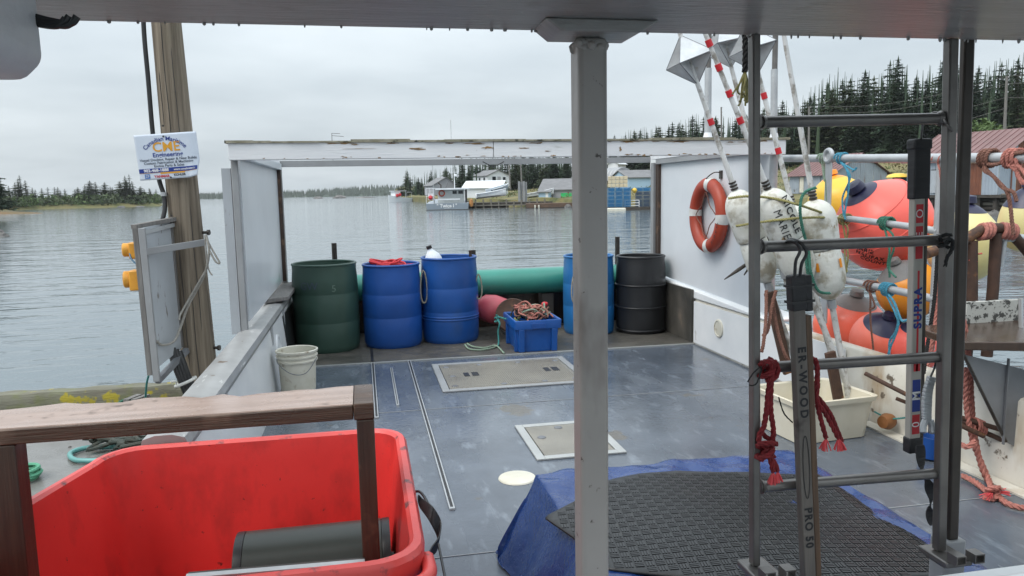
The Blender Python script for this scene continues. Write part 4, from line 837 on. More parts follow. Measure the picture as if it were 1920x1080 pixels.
for px in (1764,): p = rp2(px, 297); obj('upright', MB().tube([V((RX,p.y,.57)), V((RX,p.y,p.z))], .022, 12), m_galv, rail)
# ------------------------------------------------------------------ inflatable buoys outside the rail
def ballb(name, label, c, r, axis, mbody, mcap, stretch=1.15, cap=.25, seams=0, group=None, patches=0):
    ax = V(axis).normalized(); t = thing(name, label, 'buoy', V((c.x, c.y, c.z-r)), group)
    prof = []; K_ = 26
    for i in range(K_+1):
        th = math.pi*i/K_; z = -math.cos(th); rad = math.sin(th); z2 = z*stretch if z > 0 else z
        if z > .55: rad *= 1-.25*((z-.55)/.45)
        prof.append((rad*r, z2*r))
    kc = int(K_*(1-cap))
    obj('body', MB().lathe(prof[:kc+1], c, ax, n=40), mbody, t)
    cp = [(q[0]*1.01+.001, q[1]) for q in prof[kc:-1]] + [(.06*r/.3, stretch*r*1.02), (.05*r/.3, stretch*r*1.16), (.002, stretch*r*1.18)]
    obj('cap', MB().lathe(cp, c, ax, n=36), mcap, t)
    xx = ax.orthogonal().normalized(); yy = ax.cross(xx)
    for s_ in range(seams):
        zz = -.45+.5*s_; rad = math.sqrt(1-zz*zz)*r*1.002
        obj('seam', MB().tube([c+ax*(zz*r*(stretch if zz > 0 else 1))+(xx*math.cos(a_)+yy*math.sin(a_))*rad for a_ in [2*math.pi*i/40 for i in range(40)]], .0035, 5, closed=True), mbody, t)
    for k in range(patches):
        a_ = 2*math.pi*k/patches+.35; th = 1.0 if k % 2 else .7
        def sp(da, dz, o=1.008):
            t2 = th+dz; return c+ax*(math.sin(t2)*r*stretch*o*.98)+(xx*math.cos(a_+da)+yy*math.sin(a_+da))*(math.cos(t2)*r*o*(1-.25*max(0,(math.sin(t2)-.55)/.45)))
        obj('patch', MB().add([sp(-.14,-.09),sp(.14,-.09),sp(.14,.09),sp(-.14,.09),sp(-.14,-.09,1.0),sp(.14,-.09,1.0),sp(.14,.09,1.0),sp(-.14,.09,1.0)], [(0,1,2,3),(7,6,5,4),(0,4,5,1),(1,5,6,2),(2,6,7,3),(3,7,4,0)]), m_orange, t, flat=True)
    return t, c, r
def px_r(px, c): return px*((c-CAM).dot(fw))/F
c = AX(1656,421,4.02); big, bc, brad = ballb('inflatable_buoy', 'largest coral pink inflatable buoy with a navy cap, lettered HALIFAX COUNTY', c, px_r(87,c), (-.66,.0,.75), m_coral, m_navy, 1.0, .15, seams=3)
# lettering on the big ball, facing the camera
def on_ball(c, r, px, py, rot=0, lift=1.006):
    d0 = ray(px, py); oc = CAM-c; A = d0.dot(d0); B = 2*oc.dot(d0); Cc = oc.dot(oc)-(r*1.0)**2; disc = max(0, B*B-4*A*Cc); tt_ = (-B-math.sqrt(disc))/(2*A); p = CAM+d0*tt_
    nn = (p-c).normalized(); ux = (rt-nn*rt.dot(nn)).normalized(); uy = nn.cross(ux); ca_, sa_ = math.cos(rot), math.sin(rot); ex = ux*ca_+uy*sa_; ey = uy*ca_-ux*sa_
    def fn(tx, ty):
        q_ = p+ex*tx+ey*ty; return c+(q_-c).normalized()*r*lift
    return fn
for s_, px, py in (('MARIE',1619,468),('HALIFAX',1630,481),('COUNTY',1640,491)): text(s_, .05, on_ball(bc, brad, px, py, R(8)), m_ink['black'], big, spacing=1.1, bold=.0012)
c = AX(1703,543,3.98); orb, oc_, orad = ballb('inflatable_buoy', 'orange inflatable buoy with a grey cap hanging below the coral one', c, px_r(56,c), (-.5,.0,.85), m_orange, m_greyvinyl, 1.05, .24)
for s_, px, py, rot in (('NM',1741,500,-60),('NICOLE',1740,592,-80)): text(s_, .06, on_ball(oc_, orad, px, py, R(rot)), m_ink['black'], orb)
c = AX(1592,612,3.95); ballb('inflatable_buoy', 'orange red inflatable buoy with a grey cap, left of the two navy-capped ones', c, px_r(64,c), (0,-.3,1), m_orangered, m_greyvinyl, 1.0, .22)
c = AX(1650,638,3.82); ballb('inflatable_buoy', 'orange red inflatable buoy with a navy cap in the middle, by the white bulwark', c, px_r(54,c), (-.1,-.5,.9), m_orangered, m_navy, 1.02, .24)
c = AX(1714,650,3.95); ballb('inflatable_buoy', 'coral inflatable buoy with a navy cap behind the pale hockey stick', c, px_r(48,c), (-.1,-.3,.95), m_coral, m_navy, 1.05, .22)
c = AX(1572,385,4.12); ballb('inflatable_buoy', 'yellow inflatable buoy behind the flat rail upright', c, px_r(55,c), (-.2,.1,1), m_yellow, m_orange, 1.05, .12)
c = AX(1806,468,4.35); ballb('inflatable_buoy', 'tall cream buoy with orange patches and navy cap behind the dark stanchion', c, px_r(62,c), (0,-.1,1), m_cream, m_navy, 1.4, .18, patches=8)
c = AX(1920,428,4.3); ballb('inflatable_buoy', 'cream buoy with orange patches and a long navy neck at the right edge', c, px_r(44,c), (-.1,-.1,1), m_cream, m_navy, 1.75, .3, patches=6)
# lashings of the buoys
def lash(label, px, py, mat, drops, rr=.011, n=2.5, rad=.045):
    rr *= .66; rad *= .88
    cc = rp2(px, py); pts = [cc+V((rad*.9*math.cos(t), (t/(2*math.pi*n)-.5)*.09, rad*math.sin(t))) for t in [2*math.pi*i/10 for i in range(int(10*n)+1)]]
    paths = [pts] + [[cc+V((-.02,0,-.02))]+[AX(a_, b2, RX-.03+.0*i) for i, (a_, b2) in enumerate(dd)] for dd in drops]
    return knotrope('rope', label, paths, rr, mat)
lash('blue rope lashed to the top rail, holding the largest coral buoy', 1578, 297, rp_blue, [[(1586,315),(1592,345),(1584,400),(1585,412)], [(1594,330),(1580,370),(1582,405)], [(1600,318),(1606,314),(1598,322)]])
lash('pale green rope lashed to the top rail left of the flat upright', 1545, 297, rp_sage, [[(1545,330),(1548,340),(1550,380)], [(1546,340),(1545,300)]], .01)
lash('green rope wound round the middle rail above the orange buoy', 1662, 419, rp_green, [[(1662,440),(1668,470),(1665,500),(1680,520)], [(1674,440),(1676,466),(1668,490),(1668,520)]], .012, 3.5, .05)
lash('olive rope wound round the left end of the middle rail', 1584, 411, rp_yel, [[(1584,440),(1590,480),(1584,520),(1582,540)], [(1590,430),(1584,470),(1588,510)]], .01, 3)
lash('blue rope wound round the lower rail, with two hanging tails', 1665, 543, rp_blue, [[(1672,560),(1684,590),(1680,620),(1668,640),(1668,664)], [(1676,565),(1690,600),(1700,600)], [(1680,590),(1684,612),(1670,650),(1664,668)]], .012, 3.5, .05)
lash('brown rope lashed to the lower rail with a long tail over the bulwark', 1634, 537, rp_brown, [[(1632,560),(1632,600),(1636,640),(1640,680),(1646,720),(1660,770),(1676,790),(1672,820),(1640,840),(1630,846)], [(1636,560),(1640,575),(1630,580)]], .011, 2.5)
lash('brown and coral rope wound thickly round the top rail at the far right', 1852, 297, rp_brown, [[(1846,320),(1862,330),(1880,352),(1900,360),(1906,378)], [(1850,318),(1870,338),(1890,364),(1898,420),(1900,440)], [(1840,305),(1870,308),(1895,290),(1920,285)]], .017, 3.2, .055)
lash('coral and brown rope bundle on the top rail beside the edge of the picture', 1900, 297, rp_coral, [[(1896,312),(1905,320),(1912,335),(1918,345)], [(1890,310),(1910,312),(1925,330)], [(1905,300),(1908,330),(1925,345)]], .017, 3, .055)
lash('coral rope on the top rail just left of the ladder rail', 1764, 300, rp_coral, [[(1762,320),(1766,350)]], .01, 1.5, .04)
# ------------------------------------------------------------------ davit of bent brown pipe with rope
dv = thing('davit_frame', 'dark brown bent pipe davit with two legs beside the rail at the right', 'davit', AY(1840,640,4.0))
dm = lambda *a_: AY(a_[0], a_[1], 4.0)
obj('arm', MB().tube(smooth([dm(1735,476), dm(1780,462), dm(1812,448), dm(1835,434), dm(1860,428), dm(1885,432), dm(1910,452), dm(1935,482)], 5), .032, 12), m_rust, dv)
obj('leg', MB().tube([dm(1822,452), dm(1822,560), dm(1812,668)], .034, 12), m_rust, dv); obj('leg', MB().tube([dm(1868,438), dm(1862,540), dm(1850,668)], .034, 12), m_rust, dv)
obj('side_pipe', MB().tube([dm(1868,444), dm(1935,448)], .026, 12), m_galv, dv); obj('stub', MB().tube([dm(1884,448), dm(1876,500)], .016, 10), m_galv, dv)
m = MB()
for k, px in enumerate((1840, 1846, 1852, 1874, 1880, 1886, 1892)):
    cc = dm(px, 432+abs(px-1862)*.12); m.tube([cc+V((.012*math.sin(t)+.003*k, .044*math.cos(t), .044*math.sin(t))) for t in [2*math.pi*i/12 for i in range(12)]], .013, 6, closed=True)
ro_ = thing('rope', 'coral rope turns wound round the bent davit pipe', 'rope', dm(1866,440)); obj('turns', m, rp_coral, ro_)
m = MB()
for i in range(12): v = V((random.uniform(-.6,.6), random.uniform(-.5,.5), random.uniform(-1,.2))).normalized(); m.tube([dm(1824,478), dm(1824,478)+v*.05], .005, 5)
obj('frayed_end', m, rp_pink, ro_)
# coral ropes hanging right of the ladder
knotrope('rope', 'thick coral rope hanging from the rail to the deck right of the dark stanchion', [[AY(1806,600,3.6), AY(1818,680,3.6), AY(1822,760,3.6), AY(1828,820,3.55), AY(1842,880,3.5), AY(1862,918,3.45), GZ(1880,938,.02), GZ(1905,950,.02), GZ(1950,956,.02)],
  [AY(1812,690,3.58), AY(1812,760,3.58), AY(1825,830,3.55), AY(1850,890,3.5), GZ(1862,925,.03)], [AY(1862,830,3.6), AY(1880,865,3.5), AY(1905,900,3.45), AY(1940,960,3.3)], [GZ(1805,892,.02), GZ(1830,905,.02), GZ(1860,930,.02)], [AY(1800,832,3.55), AY(1815,838,3.5), AY(1828,826,3.5)]], .016, rp_coral, [(GZ(1862,925,.035), .035, 2)], [(GZ(1862,925,.04), (-1,-.3,.1), .08), (GZ(1866,925,.04), (1,-.3,.2), .07)], twist=.09)
knotrope('rope', 'coral and black ropes hanging behind the ladder beside the orange buoy', [[AY(1768,430,4.2), AY(1764,500,4.2), AY(1756,580,4.2), AY(1750,640,4.2), AY(1738,690,4.2)], [AY(1762,470,4.2), AY(1760,560,4.2), AY(1744,660,4.15)]], .014, rp_coral, [], twist=.09)
knotrope('rope', 'black rope hanging alongside the coral ropes behind the ladder', [[AY(1758,470,4.1), AY(1752,560,4.1), AY(1740,640,4.1), AY(1732,700,4.05)]], .012, rp_black)
# ------------------------------------------------------------------ hauling table: plate, top and chipped board
ht = thing('hauling_table', 'grey steel hauling table with a wet brown top and a chipped white backboard', 'table', AY(1880,830,3.4))
P = lambda px, py, y: AY(px, py, y)
a0, a1, a2, a3 = P(1806,664,3.42), P(1925,694,3.42), P(1925,850,3.42), P(1886,828,3.42)
obj('gusset_plate', MB().prism([a0, a3, a2, a1], (0,.015,0)), m_steelplate, ht)
obj('plate_edge', MB().tube([a0+V((0,-.002,0)), a3+V((0,-.002,0))], .008, 6), m_darksteel, ht)
s0, s1 = P(1889,672,3.415), P(1889,832,3.415); obj('plate_seam', MB().box(s0.x, s0.x+.008, 3.405, 3.418, s1.z, s0.z), m_steelplate, ht)
t0, t1, t2, t3 = P(1802,640,3.4), P(1930,667,3.4), P(1940,615,3.75), P(1806,630,3.75)
zt = t0.z
obj('table_top', MB().hexa([(t0.x,3.38,zt-.045),(t0.x+.7,3.20,zt-.06),(t0.x+.9,3.8,zt-.02),(t0.x+.03,3.8,zt-.03)], [(t0.x,3.38,zt),(t0.x+.7,3.20,zt-.01),(t0.x+.9,3.8,zt+.02),(t0.x+.03,3.8,zt+.01)]), m_browntop, ht, bevel=.006)
k0, k1 = P(1808,566,3.78), P(1909,574,3.78)
obj('backboard', MB().box(k0.x, k1.x, 3.76, 3.79, zt+.012, k0.z), m_speck, ht, bevel=.003)
obj('clear_tube', MB().tube([P(1914,622,3.6), P(1914,560,3.6)], .012, 10), m_alubright, ht)
# rusty bars lying across
for i, (pa, pb, y0, y1, r_) in enumerate((((1798,782),(1875,805),3.6,3.5,.014),((1796,795),(1845,818),3.55,3.5,.014),((1798,790),(1914,840),3.65,3.45,.014),((1622,700),(1708,744),4.35,4.1,.014),((1680,747),(1708,758),4.2,4.15,.012))):
    lab = ['upper rusty bar lashed below the hauling table','short rusty bar end below the hauling table','long rusty bar reaching right below the hauling table','upper rusty rod leaning on the bulwark behind the pale hockey stick','lower short rusty rod behind the pale hockey stick'][i]
    a_, b2 = AY(*pa, y0), AY(*pb, y1); g_ = thing('rusty_bar', lab, 'bar', b2); obj('bar', MB().tube([a_, b2], r_, 10), m_rust, g_)
ls = thing('rope', 'thin coral lashing tying the rusty bars together', 'rope', AY(1832,805,3.5)); m = MB()
for k in range(4): cc = AY(1830+k*3, 797+k*2, 3.56); m.tube([cc+V((.004*k, .03*math.cos(t), .04*math.sin(t))) for t in [2*math.pi*i/10 for i in range(10)]], .007, 6, closed=True)
obj('turns', m, rp_coral, ls)
# ------------------------------------------------------------------ tub and high-flyers
tu = thing('plastic_tub', 'yellowed white rectangular plastic tub holding the flag pole ends', 'tub', (2.83, 4.55, 0))
c_ = [GZ(1497,838,.005), GZ(1640,819,.005)]
ux = (c_[1]-c_[0]); wdt = ux.length; ux.normalize(); uy = V((-ux.y, ux.x, 0)); dpt = .5; tz = .28
def tring(ins, z, o=0): return [c_[0]+ux*a_+uy*b2+V((0,0,z)) for a_, b2 in [(p[0], p[1]) for p in rrect(ins, wdt-ins, ins, dpt-ins, .05, 4)]]
obj('shell', loft([tring(.03,0), tring(.0,tz-.03), tring(-.016,tz-.03), tring(-.02,tz), tring(-.004,tz+.003), tring(.006,tz-.006), tring(.045,.02)], cap0=True, cap1=True), m_tub, tu, sharp=30)
def reflector(par, c, ax, r=.17):
    ax = V(ax).normalized(); xx = ax.orthogonal().normalized(); yy = ax.cross(xx); m = MB()
    for p, q_ in ((ax, xx), (ax, yy), (xx, yy)):
        nn = p.cross(q_)*.0015; pts = [c+p*r, c+q_*r, c-p*r, c-q_*r]; m.prism([z-nn for z in pts], nn*2)
    o_ = obj('radar_reflector', m, m_reflector, par, flat=True)
    e = MB()
    V6 = [c+ax*r, c-ax*r, c+xx*r, c-xx*r, c+yy*r, c-yy*r]
    for i in (0,1):
        for j in (2,3,4,5): e.tube([V6[i], V6[j]], .003, 5)
    for i, j in ((2,4),(4,3),(3,5),(5,2)): e.tube([V6[i], V6[j]], .003, 5)
    obj('reflector_edge', e, m_steelplate, o_)
    # skins over four of the faces
    s_ = MB()
    for i, j, k in ((0,2,4),(0,3,5),(1,2,5),(1,3,4)):
        a_, b2, d_ = V6[i], V6[j], V6[k]; n3 = (b2-a_).cross(d_-a_).normalized()*.001; s_.prism([a_, b2, d_], n3)
    obj('reflector_skin', s_, m_reflector, o_, flat=True)
    return o_
def flyer(label, top, bot, fl, y0, y1, reds=(), refl=None, wd=.105, txt=None, ends=True):
    a_ = AY(*top, y0); b2 = AY(*bot, y1); d_ = (b2-a_).normalized(); Lh = (b2-a_).length
    t = thing('high_flyer_buoy', label, 'marker buoy', b2)
    obj('pole', MB().tube([a_, a_.lerp(b2,.5), b2], [.014,.019,.02], 12), m_polewhite, t)
    def par_(py): return (py-top[1])/(bot[1]-top[1])*Lh     # near enough along the pole
    for py in reds: p = a_+d_*par_(py); obj('red_band', MB().tube([p-d_*.022, p+d_*.022], .0205, 12), m_redtape, t)
    fcs = []
    for i, (f0_, f1_, ww) in enumerate(fl):
        p0 = a_+d_*par_(f0_); ln = par_(f1_)-par_(f0_)
        if i == 0: pr = [(ww*math.sin(a2), ln*.42*(1-math.cos(a2))) for a2 in [math.pi/2*j/8+.18*(1-j/8) for j in range(9)]] + [(ww*1.0,ln*.6),(ww*.97,ln*.8),(ww*.94,ln*.96),(ww*.9,ln)]
        else: pr = [(ww*.88,0.002),(ww*.93,ln*.04),(ww*.98,ln*.25),(ww*1.0,ln*.5)] + [(ww*math.cos(a2), ln*(.5+.5*math.sin(a2))) for a2 in [1.35*j/8 for j in range(1,9)]]
        obj('float', MB().lathe(pr, p0, d_, n=28), m_float, t); fcs.append((p0, ln, ww))
    p = a_+d_*(par_(fl[0][0])-.03)
    cl_ = MB()
    for k in range(3): cl_.tube([p+d_*(k*.022-.03), p+d_*(k*.022-.018)], .026, 12)
    obj('clamp', cl_, m_darksteel, t)
    p = a_+d_*(par_(fl[-1][1])+.03); obj('clamp', MB().tube([p-d_*.03, p+d_*.03], .029, 12), m_galv, t)
    if refl: reflector(t, a_+d_*par_(refl), d_)
    return t, a_, d_, fcs
h1 = flyer('high-flyer buoy with a pale radar reflector near its top, leftmost of the leaning poles', (1268,44), (1516,748), [(343,435,.108),(436,518,.10)], 4.85, 4.75, (218,), 108)
h2 = flyer('high-flyer buoy lettered NICOLE MARIE on its white float', (1322,62), (1598,748), [(336,428,.115),(429,512,.114)], 4.5, 4.55, (79,120,165,212), None)
h3 = flyer('high-flyer buoy with a black taped joint, its floats behind the lettered one', (1350,44), (1530,742), [(380,440,.075),(441,505,.075)], 5.3, 4.9, (), 84)
h4 = flyer('high-flyer buoy with two red bands, behind the rightmost white float', (1394,30), (1580,750), [(371,440,.105),(441,512,.10)], 4.98, 4.85, (172,272), 88)
h5 = flyer('high-flyer buoy with the rightmost white float, its pole plain white', (1466,44), (1592,750), [(358,448,.122),(449,548,.118)], 4.5, 4.55, (), None)
t, a_, d_, fcs = h2; p0, ln, ww = fcs[0]
sx = (rt-d_*rt.dot(d_)).normalized(); nn = sx.cross(d_); nn = nn if nn.y < 0 else -nn
def on_float(z0, ang): return lambda tx, ty: p0+d_*(z0+tx)+(sx*math.sin(ang+ty/ww)+nn*math.cos(ang+ty/ww))*(ww*1.03)
text('NICOLE', .066, on_float(ln*.52, .42), m_ink['black'], t, spacing=1.15, bold=.001); text('MARIE', .066, on_float(ln*.62, -.25), m_ink['black'], t, spacing=1.15)
# black tape on pole three
t, a_, d_, fcs = h3
for py in (115,): p = AY(1368,py,5.3); obj('tape', MB().tube([p-d_*.02, p+d_*.02], .024, 10), m_black, t)
# orange patches on rightmost float
t, a_, d_, fcs = h5; p0, ln, ww = fcs[1]; sx = (rt-d_*rt.dot(d_)).normalized(); nn = sx.cross(d_); nn = nn if nn.y < 0 else -nn
for an_ in (-.75, .55):
    f_ = lambda z, q_: p0+d_*z+(sx*math.sin(an_+q_)+nn*math.cos(an_+q_))*ww*1.035
    g_ = MB().prism([f_(.07,-.09), f_(.07,.09), f_(.13,.09), f_(.13,-.09)], nn*.002); obj('patch', g_, m_orange, t, flat=True)
# lashing round the floats
knotrope('rope', 'olive rope tied round the white floats to the middle rail', [[AY(1366,372,4.62), AY(1400,368,4.5), AY(1450,372,4.44), AY(1500,385,4.36), AY(1550,402,4.5), rp2(1578,411)], [AY(1380,424,4.6), AY(1430,416,4.48), AY(1500,409,4.38), AY(1560,408,4.5), rp2(1582,411)]], .0085, rp_yel)
knotrope('rope', 'green rope looped round the rightmost white float', [[AY(1530,352,4.36), AY(1508,362,4.35), AY(1500,390,4.34), AY(1505,430,4.36), AY(1516,470,4.38), AY(1520,510,4.38), AY(1534,545,4.4), AY(1556,550,4.42)], [AY(1512,450,4.4), AY(1512,490,4.4), AY(1516,520,4.4)]], .010, rp_green)
knotrope('rope', 'brown rope loop hanging from the leftmost float to the third rung', [[AY(1437,545,4.6), AY(1436,600,4.5), AY(1432,640,4.45), AY(1428,660,4.45)], [AY(1448,560,4.6), AY(1458,620,4.55), AY(1470,660,4.5), AY(1478,676,4.5)], [AY(1455,545,4.6), AY(1446,580,4.55), AY(1440,618,4.5), AY(1430,630,4.5)]], .012, rp_brown)
# rusty brackets standing by the tub
for i, (pa, pb, y0, lab) in enumerate((((1442,548),(1478,700),4.75,'dark rusty flat bar leaning behind the knotted crimson rope'), ((1556,660),(1572,748),4.5,'rusty sleeve standing in the white tub among the pole ends'))):
    a_, b2 = AY(*pa, y0), AY(*pb, y0); g_ = thing('rusty_bar', lab, 'bar', b2); obj('bar', MB().bar(a_, b2, .07, .03, (0,1,0)), m_rust, g_, bevel=.004)
knotrope('rope', 'pink rope lying on the deck left of the plastic tub', [[GZ(1425,735,.02), GZ(1440,742,.02), GZ(1460,738,.03), GZ(1480,748,.02), GZ(1495,756,.02)], [GZ(1430,748,.03), GZ(1450,750,.02), GZ(1456,742,.03)]], .014, rp_coral)
oc2 = AX(1663,790,3.35); fo = thing('orange_float', 'small stained orange float by the foot of the right bulwark', 'float', oc2-V((0,0,.05))); obj('float', MB().lathe([(.002,-.05),(.04,-.045),(.055,0),(.045,.04),(.002,.05)], oc2, (1,.3,0), n=18), pm('stained_orange_float', (.3,.12,.03), (.2,.08,.03), rough=.6), fo)
knotrope('rope', 'thin teal line curving along the foot of the right bulwark', [[AX(1640,772,3.40), AX(1665,784,3.37), AX(1690,784,3.36), AX(1710,780,3.37)]], .006, rp_teal)
bb_ = AX(1742,868,3.3); bl_ = thing('blue_scoop', 'small dark blue plastic scoop by the right bulwark behind the ladder', 'scoop', bb_); obj('scoop', MB().lathe([(.002,0),(.06,.0),(.085,.13),(.078,.13),(.055,.01)], V((bb_.x,bb_.y,.012)), (.1,0,1), n=20), m_dblue, bl_); obj('handle', MB().tube([V((bb_.x+.07,bb_.y-.02,.11)), V((bb_.x+.16,bb_.y-.05,.16))], .012, 8), m_dblue, bl_)

# ================================================================== wharf on the left
WH = -.10
wf = obj('wharf', MB().box(-9, -1.18, -6, 7.22, WH-.5, WH), m_wharf, bevel=.02); tag(wf, kind='structure')
kb = thing('kerb_timber', 'weathered kerb timber covered with yellow lichen and moss at the wharf end', 'timber', (-4, 7.05, WH))
km = MB(); n = 60
def kp(u, v):                                                    # lumpy rounded timber
    x = -8.9+7.62*u; a = v*math.pi; bumpy = .003*math.sin(x*7+v*5)+.004*math.sin(x*19+v*11)
    return V((x, 7.06-math.cos(a)*(.10+bumpy), WH+.004+(.12+bumpy)*min(1, 1.5*math.sin(a))))
obj('timber', km.sheet(kp, 160, 12), m_kerb, kb)
# gravel and debris in the wet corner
m = MB()
for i in range(500):
    x = random.uniform(-3.6,-1.25); y = 6.95-abs(random.gauss(0,.5)); r_ = random.uniform(.004,.014); m.lathe([(r_,0),(r_*.8,r_*.6),(.001,r_*.8)], (x,y,WH), (0,0,1), n=5)
gr = obj('gravel', m, m_rock, flat=True); tag(gr, 'scattered grit and small stones on the wet wharf', 'gravel', kind='stuff')
def wood_bit(pa, pb, w_, lab): a_ = GZ(*pa, WH+.14); b2 = GZ(*pb, WH+.14); g_ = thing('wood_offcut', lab, 'wood', a_); obj('plank', MB().bar(a_, b2, w_, .03), m_greywood, g_)
wood_bit((236,752),(262,742),.05,'grey wood offcut lying on the kerb timber, left of the pair'); wood_bit((250,752),(278,742),.04,'grey wood offcut lying on the kerb timber, right of the pair')
knotrope('rope', 'green rope end lying on the kerb timber by the wood offcuts', [[GZ(222,756,WH+.13), GZ(236,750,WH+.14), GZ(250,753,WH+.13)]], .012, rp_green)
hs = thing('hose', 'teal hose loop lying on the wet wharf behind the red tote', 'hose', GZ(160,855,WH)); obj('hose', MB().tube(smooth([GZ(240,835,WH+.02), GZ(200,838,WH+.02), GZ(160,840,WH+.02), GZ(132,850,WH+.02), GZ(140,862,WH+.02), GZ(170,864,WH+.02), GZ(215,862,WH+.02)], 6), .017, 10), pm('teal_hose', (.12,.33,.31), rough=.4), hs)
gc = GZ(45,900,WH); cg = thing('rope_coil', 'small bright green rope coil on the wharf at the left edge', 'rope', gc); m = MB()
for k in range(5): m.tube([gc+V(((.075+.012*(k%3))*math.cos(t), (.09+.012*(k%2))*math.sin(t), .015+.014*k)) for t in [2*math.pi*i/20 for i in range(20)]], .011, 6, closed=True)
obj('coil', m, pm('bright_green_rope', (.1,.36,.22), (.07,.25,.15), rough=.7, scale=50), cg)
# dark sodden net beside the boat
m = MB()
for k in range(24):
    c_ = GZ(205+random.uniform(0,85), 832+random.uniform(-6,6), WH+.03); m.tube(smooth([c_+V((random.uniform(-.18,.18), random.uniform(-.12,.12), random.uniform(0,.07))) for _ in range(6)], 4), .012, 6)
nt_ = obj('net_heap', m, pm('dark_net', (.03,.05,.045), (.05,.045,.03), rough=.7, scale=20)); tag(nt_, 'heap of dark wet netting on the wharf beside the gunwale', 'net')
# ------------------------------------------------------------------ utility pole
PYY = 6.42
pb = AY(378,735,PYY); pt = AY(312,45,PYY); slope = (pt-pb)/(pt.z-pb.z)
def pole_at(z): return pb+slope*(z-pb.z)
def prad(z): return .135-.0095*z
pole = thing('utility_pole', 'thick weathered wooden utility pole leaning left at the wharf end', 'pole', pole_at(WH))
zs = [-1.8+.2*i for i in range(42)]
pm_ = MB(); K2 = 28; vs = []
for z in zs:
    c_ = pole_at(z)
    for k in range(K2): a_ = 2*math.pi*k/K2; r_ = prad(z)*(1+.012*math.sin(5*a_+z*.7)+.01*math.sin(9*a_)); vs.append((c_.x+r_*math.cos(a_), c_.y+r_*math.sin(a_), z))
pm_.add(vs, [(i*K2+k, i*K2+(k+1)%K2, (i+1)*K2+(k+1)%K2, (i+1)*K2+k) for i in range(len(zs)-1) for k in range(K2)])
obj('shaft', pm_, m_pole, pole)
# drying checks: thin dark splits
for ang, z0, z1 in ((-1.9,.3,1.3),(-1.4,.2,1.0),(-1.2,2.0,2.8),(-1.75,2.1,3.0),(-1.0,.6,1.6),(-2.2,2.2,2.6)):
    pts = [pole_at(z)+V((math.cos(ang+.02*math.sin(z*9))*(prad(z)*1.0), math.sin(ang+.02*math.sin(z*9))*prad(z)*1.0, 0)) for z in [z0+(z1-z0)*i/12 for i in range(13)]]
    obj('drying_crack', MB().tube(pts, [.0005]+[.0028]*11+[.0005], 5), m_black, pole)
for px, py in ((388,436),(408,652)):
    p = AY(px-8, py, PYY-.02); obj('bolt', MB().lathe([(.012,0),(.012,.04),(.022,.04),(.022,.056),(.002,.056)], p, (1,-.3,0), n=10), m_darksteel, pole)
for px, py in ((306,236),(322,404)):
    p = AY(px, py, PYY-.125); obj('nail_hole', MB().lathe([(.008,0),(.008,.012),(.002,.012)], p, (0,-1,0), n=8), m_black, pole)
# black cable down the pole
cb_ = thing('power_cable', 'black cable running down beside the utility pole to the socket board', 'cable', AY(308,415,6.3))
obj('cable', MB().tube(smooth([AY(266,-40,6.36), AY(270,60,6.36), AY(278,150,6.36), AY(286,245,6.36), AY(297,330,6.36), AY(307,365,6.34), AY(309,390,6.32), AY(305,412,6.30), AY(304,425,6.30)], 6), .017, 10), m_black, cb_)
p = AY(307,364,6.33); obj('cable_clip', MB().tube([p-V((0,0,.015)), p+V((0,0,.015))], .023, 10), m_galv, cb_)
# ------------------------------------------------------------------ sign
SY = 6.255
sg = thing('sign', 'pale plastic advertising sign nailed to the pole, one lower corner curled', 'sign', AY(310,338,SY))
TL, TR, BL, BR = AY(250,254,SY-.03), AY(367,246,SY+.005), AY(263,339,SY-.02), AY(378,331,SY+.01)
def sgn(u, v, off=0.0):                                          # u 0..1 left-right, v 0..1 bottom-top
    p = (BL.lerp(BR, u)).lerp(TL.lerp(TR, u), v); cu_ = max(0, (u-.80)/.2)*max(0, (.38-v)/.38); bend = .03*max(0, u-.88)/.12*(1-.5*v)
    return p + V((-.028*cu_-.012*bend, -.03*cu_+bend*.8-off, .012*cu_))
obj('board', MB().sheet(lambda u, v: sgn(u, v), 30, 24), m_signw, sg).modifiers.new('t', 'SOLIDIFY').thickness = .004
SW = (TR-TL).length; SH = (TL-BL).length
def st_(u0_, v0_, rot=0): 
    return lambda tx, ty: sgn(u0_+tx/SW, v0_+ty/SH, .0025)
def arc(u0_, v0_, rad):
    return lambda tx, ty: sgn(u0_+(rad+ty)*math.sin(tx/rad)/SW, v0_+((rad+ty)*math.cos(tx/rad)-rad)/SH, .0025)
text('Canadian Maritime', .044, arc(.475,.885,.19), m_ink['blue'], sg, bold=.0006)
text('CME', .098, st_(.49,.70), m_ink['orange'], sg, bold=.0015)
text('Engineering', .046, st_(.50,.535), m_ink['blue'], sg, bold=.0008)
for i, s_ in enumerate(('Vessel Docking, Repair & New Builds','Custom Fabrication & Machining','Engine Parts & Sales')): text(s_, .0265, st_(.5,.435-.07*i), m_ink['grey'], sg, bold=.0005)
obj('blue_band', MB().sheet(lambda u, v: sgn(.005+.97*u, .155+.095*v, .0016), 24, 3), m_ink['blue'], sg)
text('902-468-1888', .031, st_(.28,.202), m_ink['white'], sg, bold=.001); text('www.cmelimited.c', .022, st_(.75,.202), m_ink['white'], sg, bold=.0004)
obj('orange_band', MB().sheet(lambda u, v: sgn(.34+.4*u-(.03 if 0 else 0), .118+.03*v, .0016), 16, 2), m_ink['orange'], sg)
obj('orange_rule', MB().sheet(lambda u, v: sgn(.01+.96*u, .147+.006*v, .0015), 24, 1), m_ink['orange'], sg)
obj('logo_square', MB().sheet(lambda u, v: sgn(.085+.085*u, .03+.10*v, .0016), 4, 4), m_ink['ltblue'], sg); text('ZF', .026, st_(.128,.08), m_ink['white'], sg)
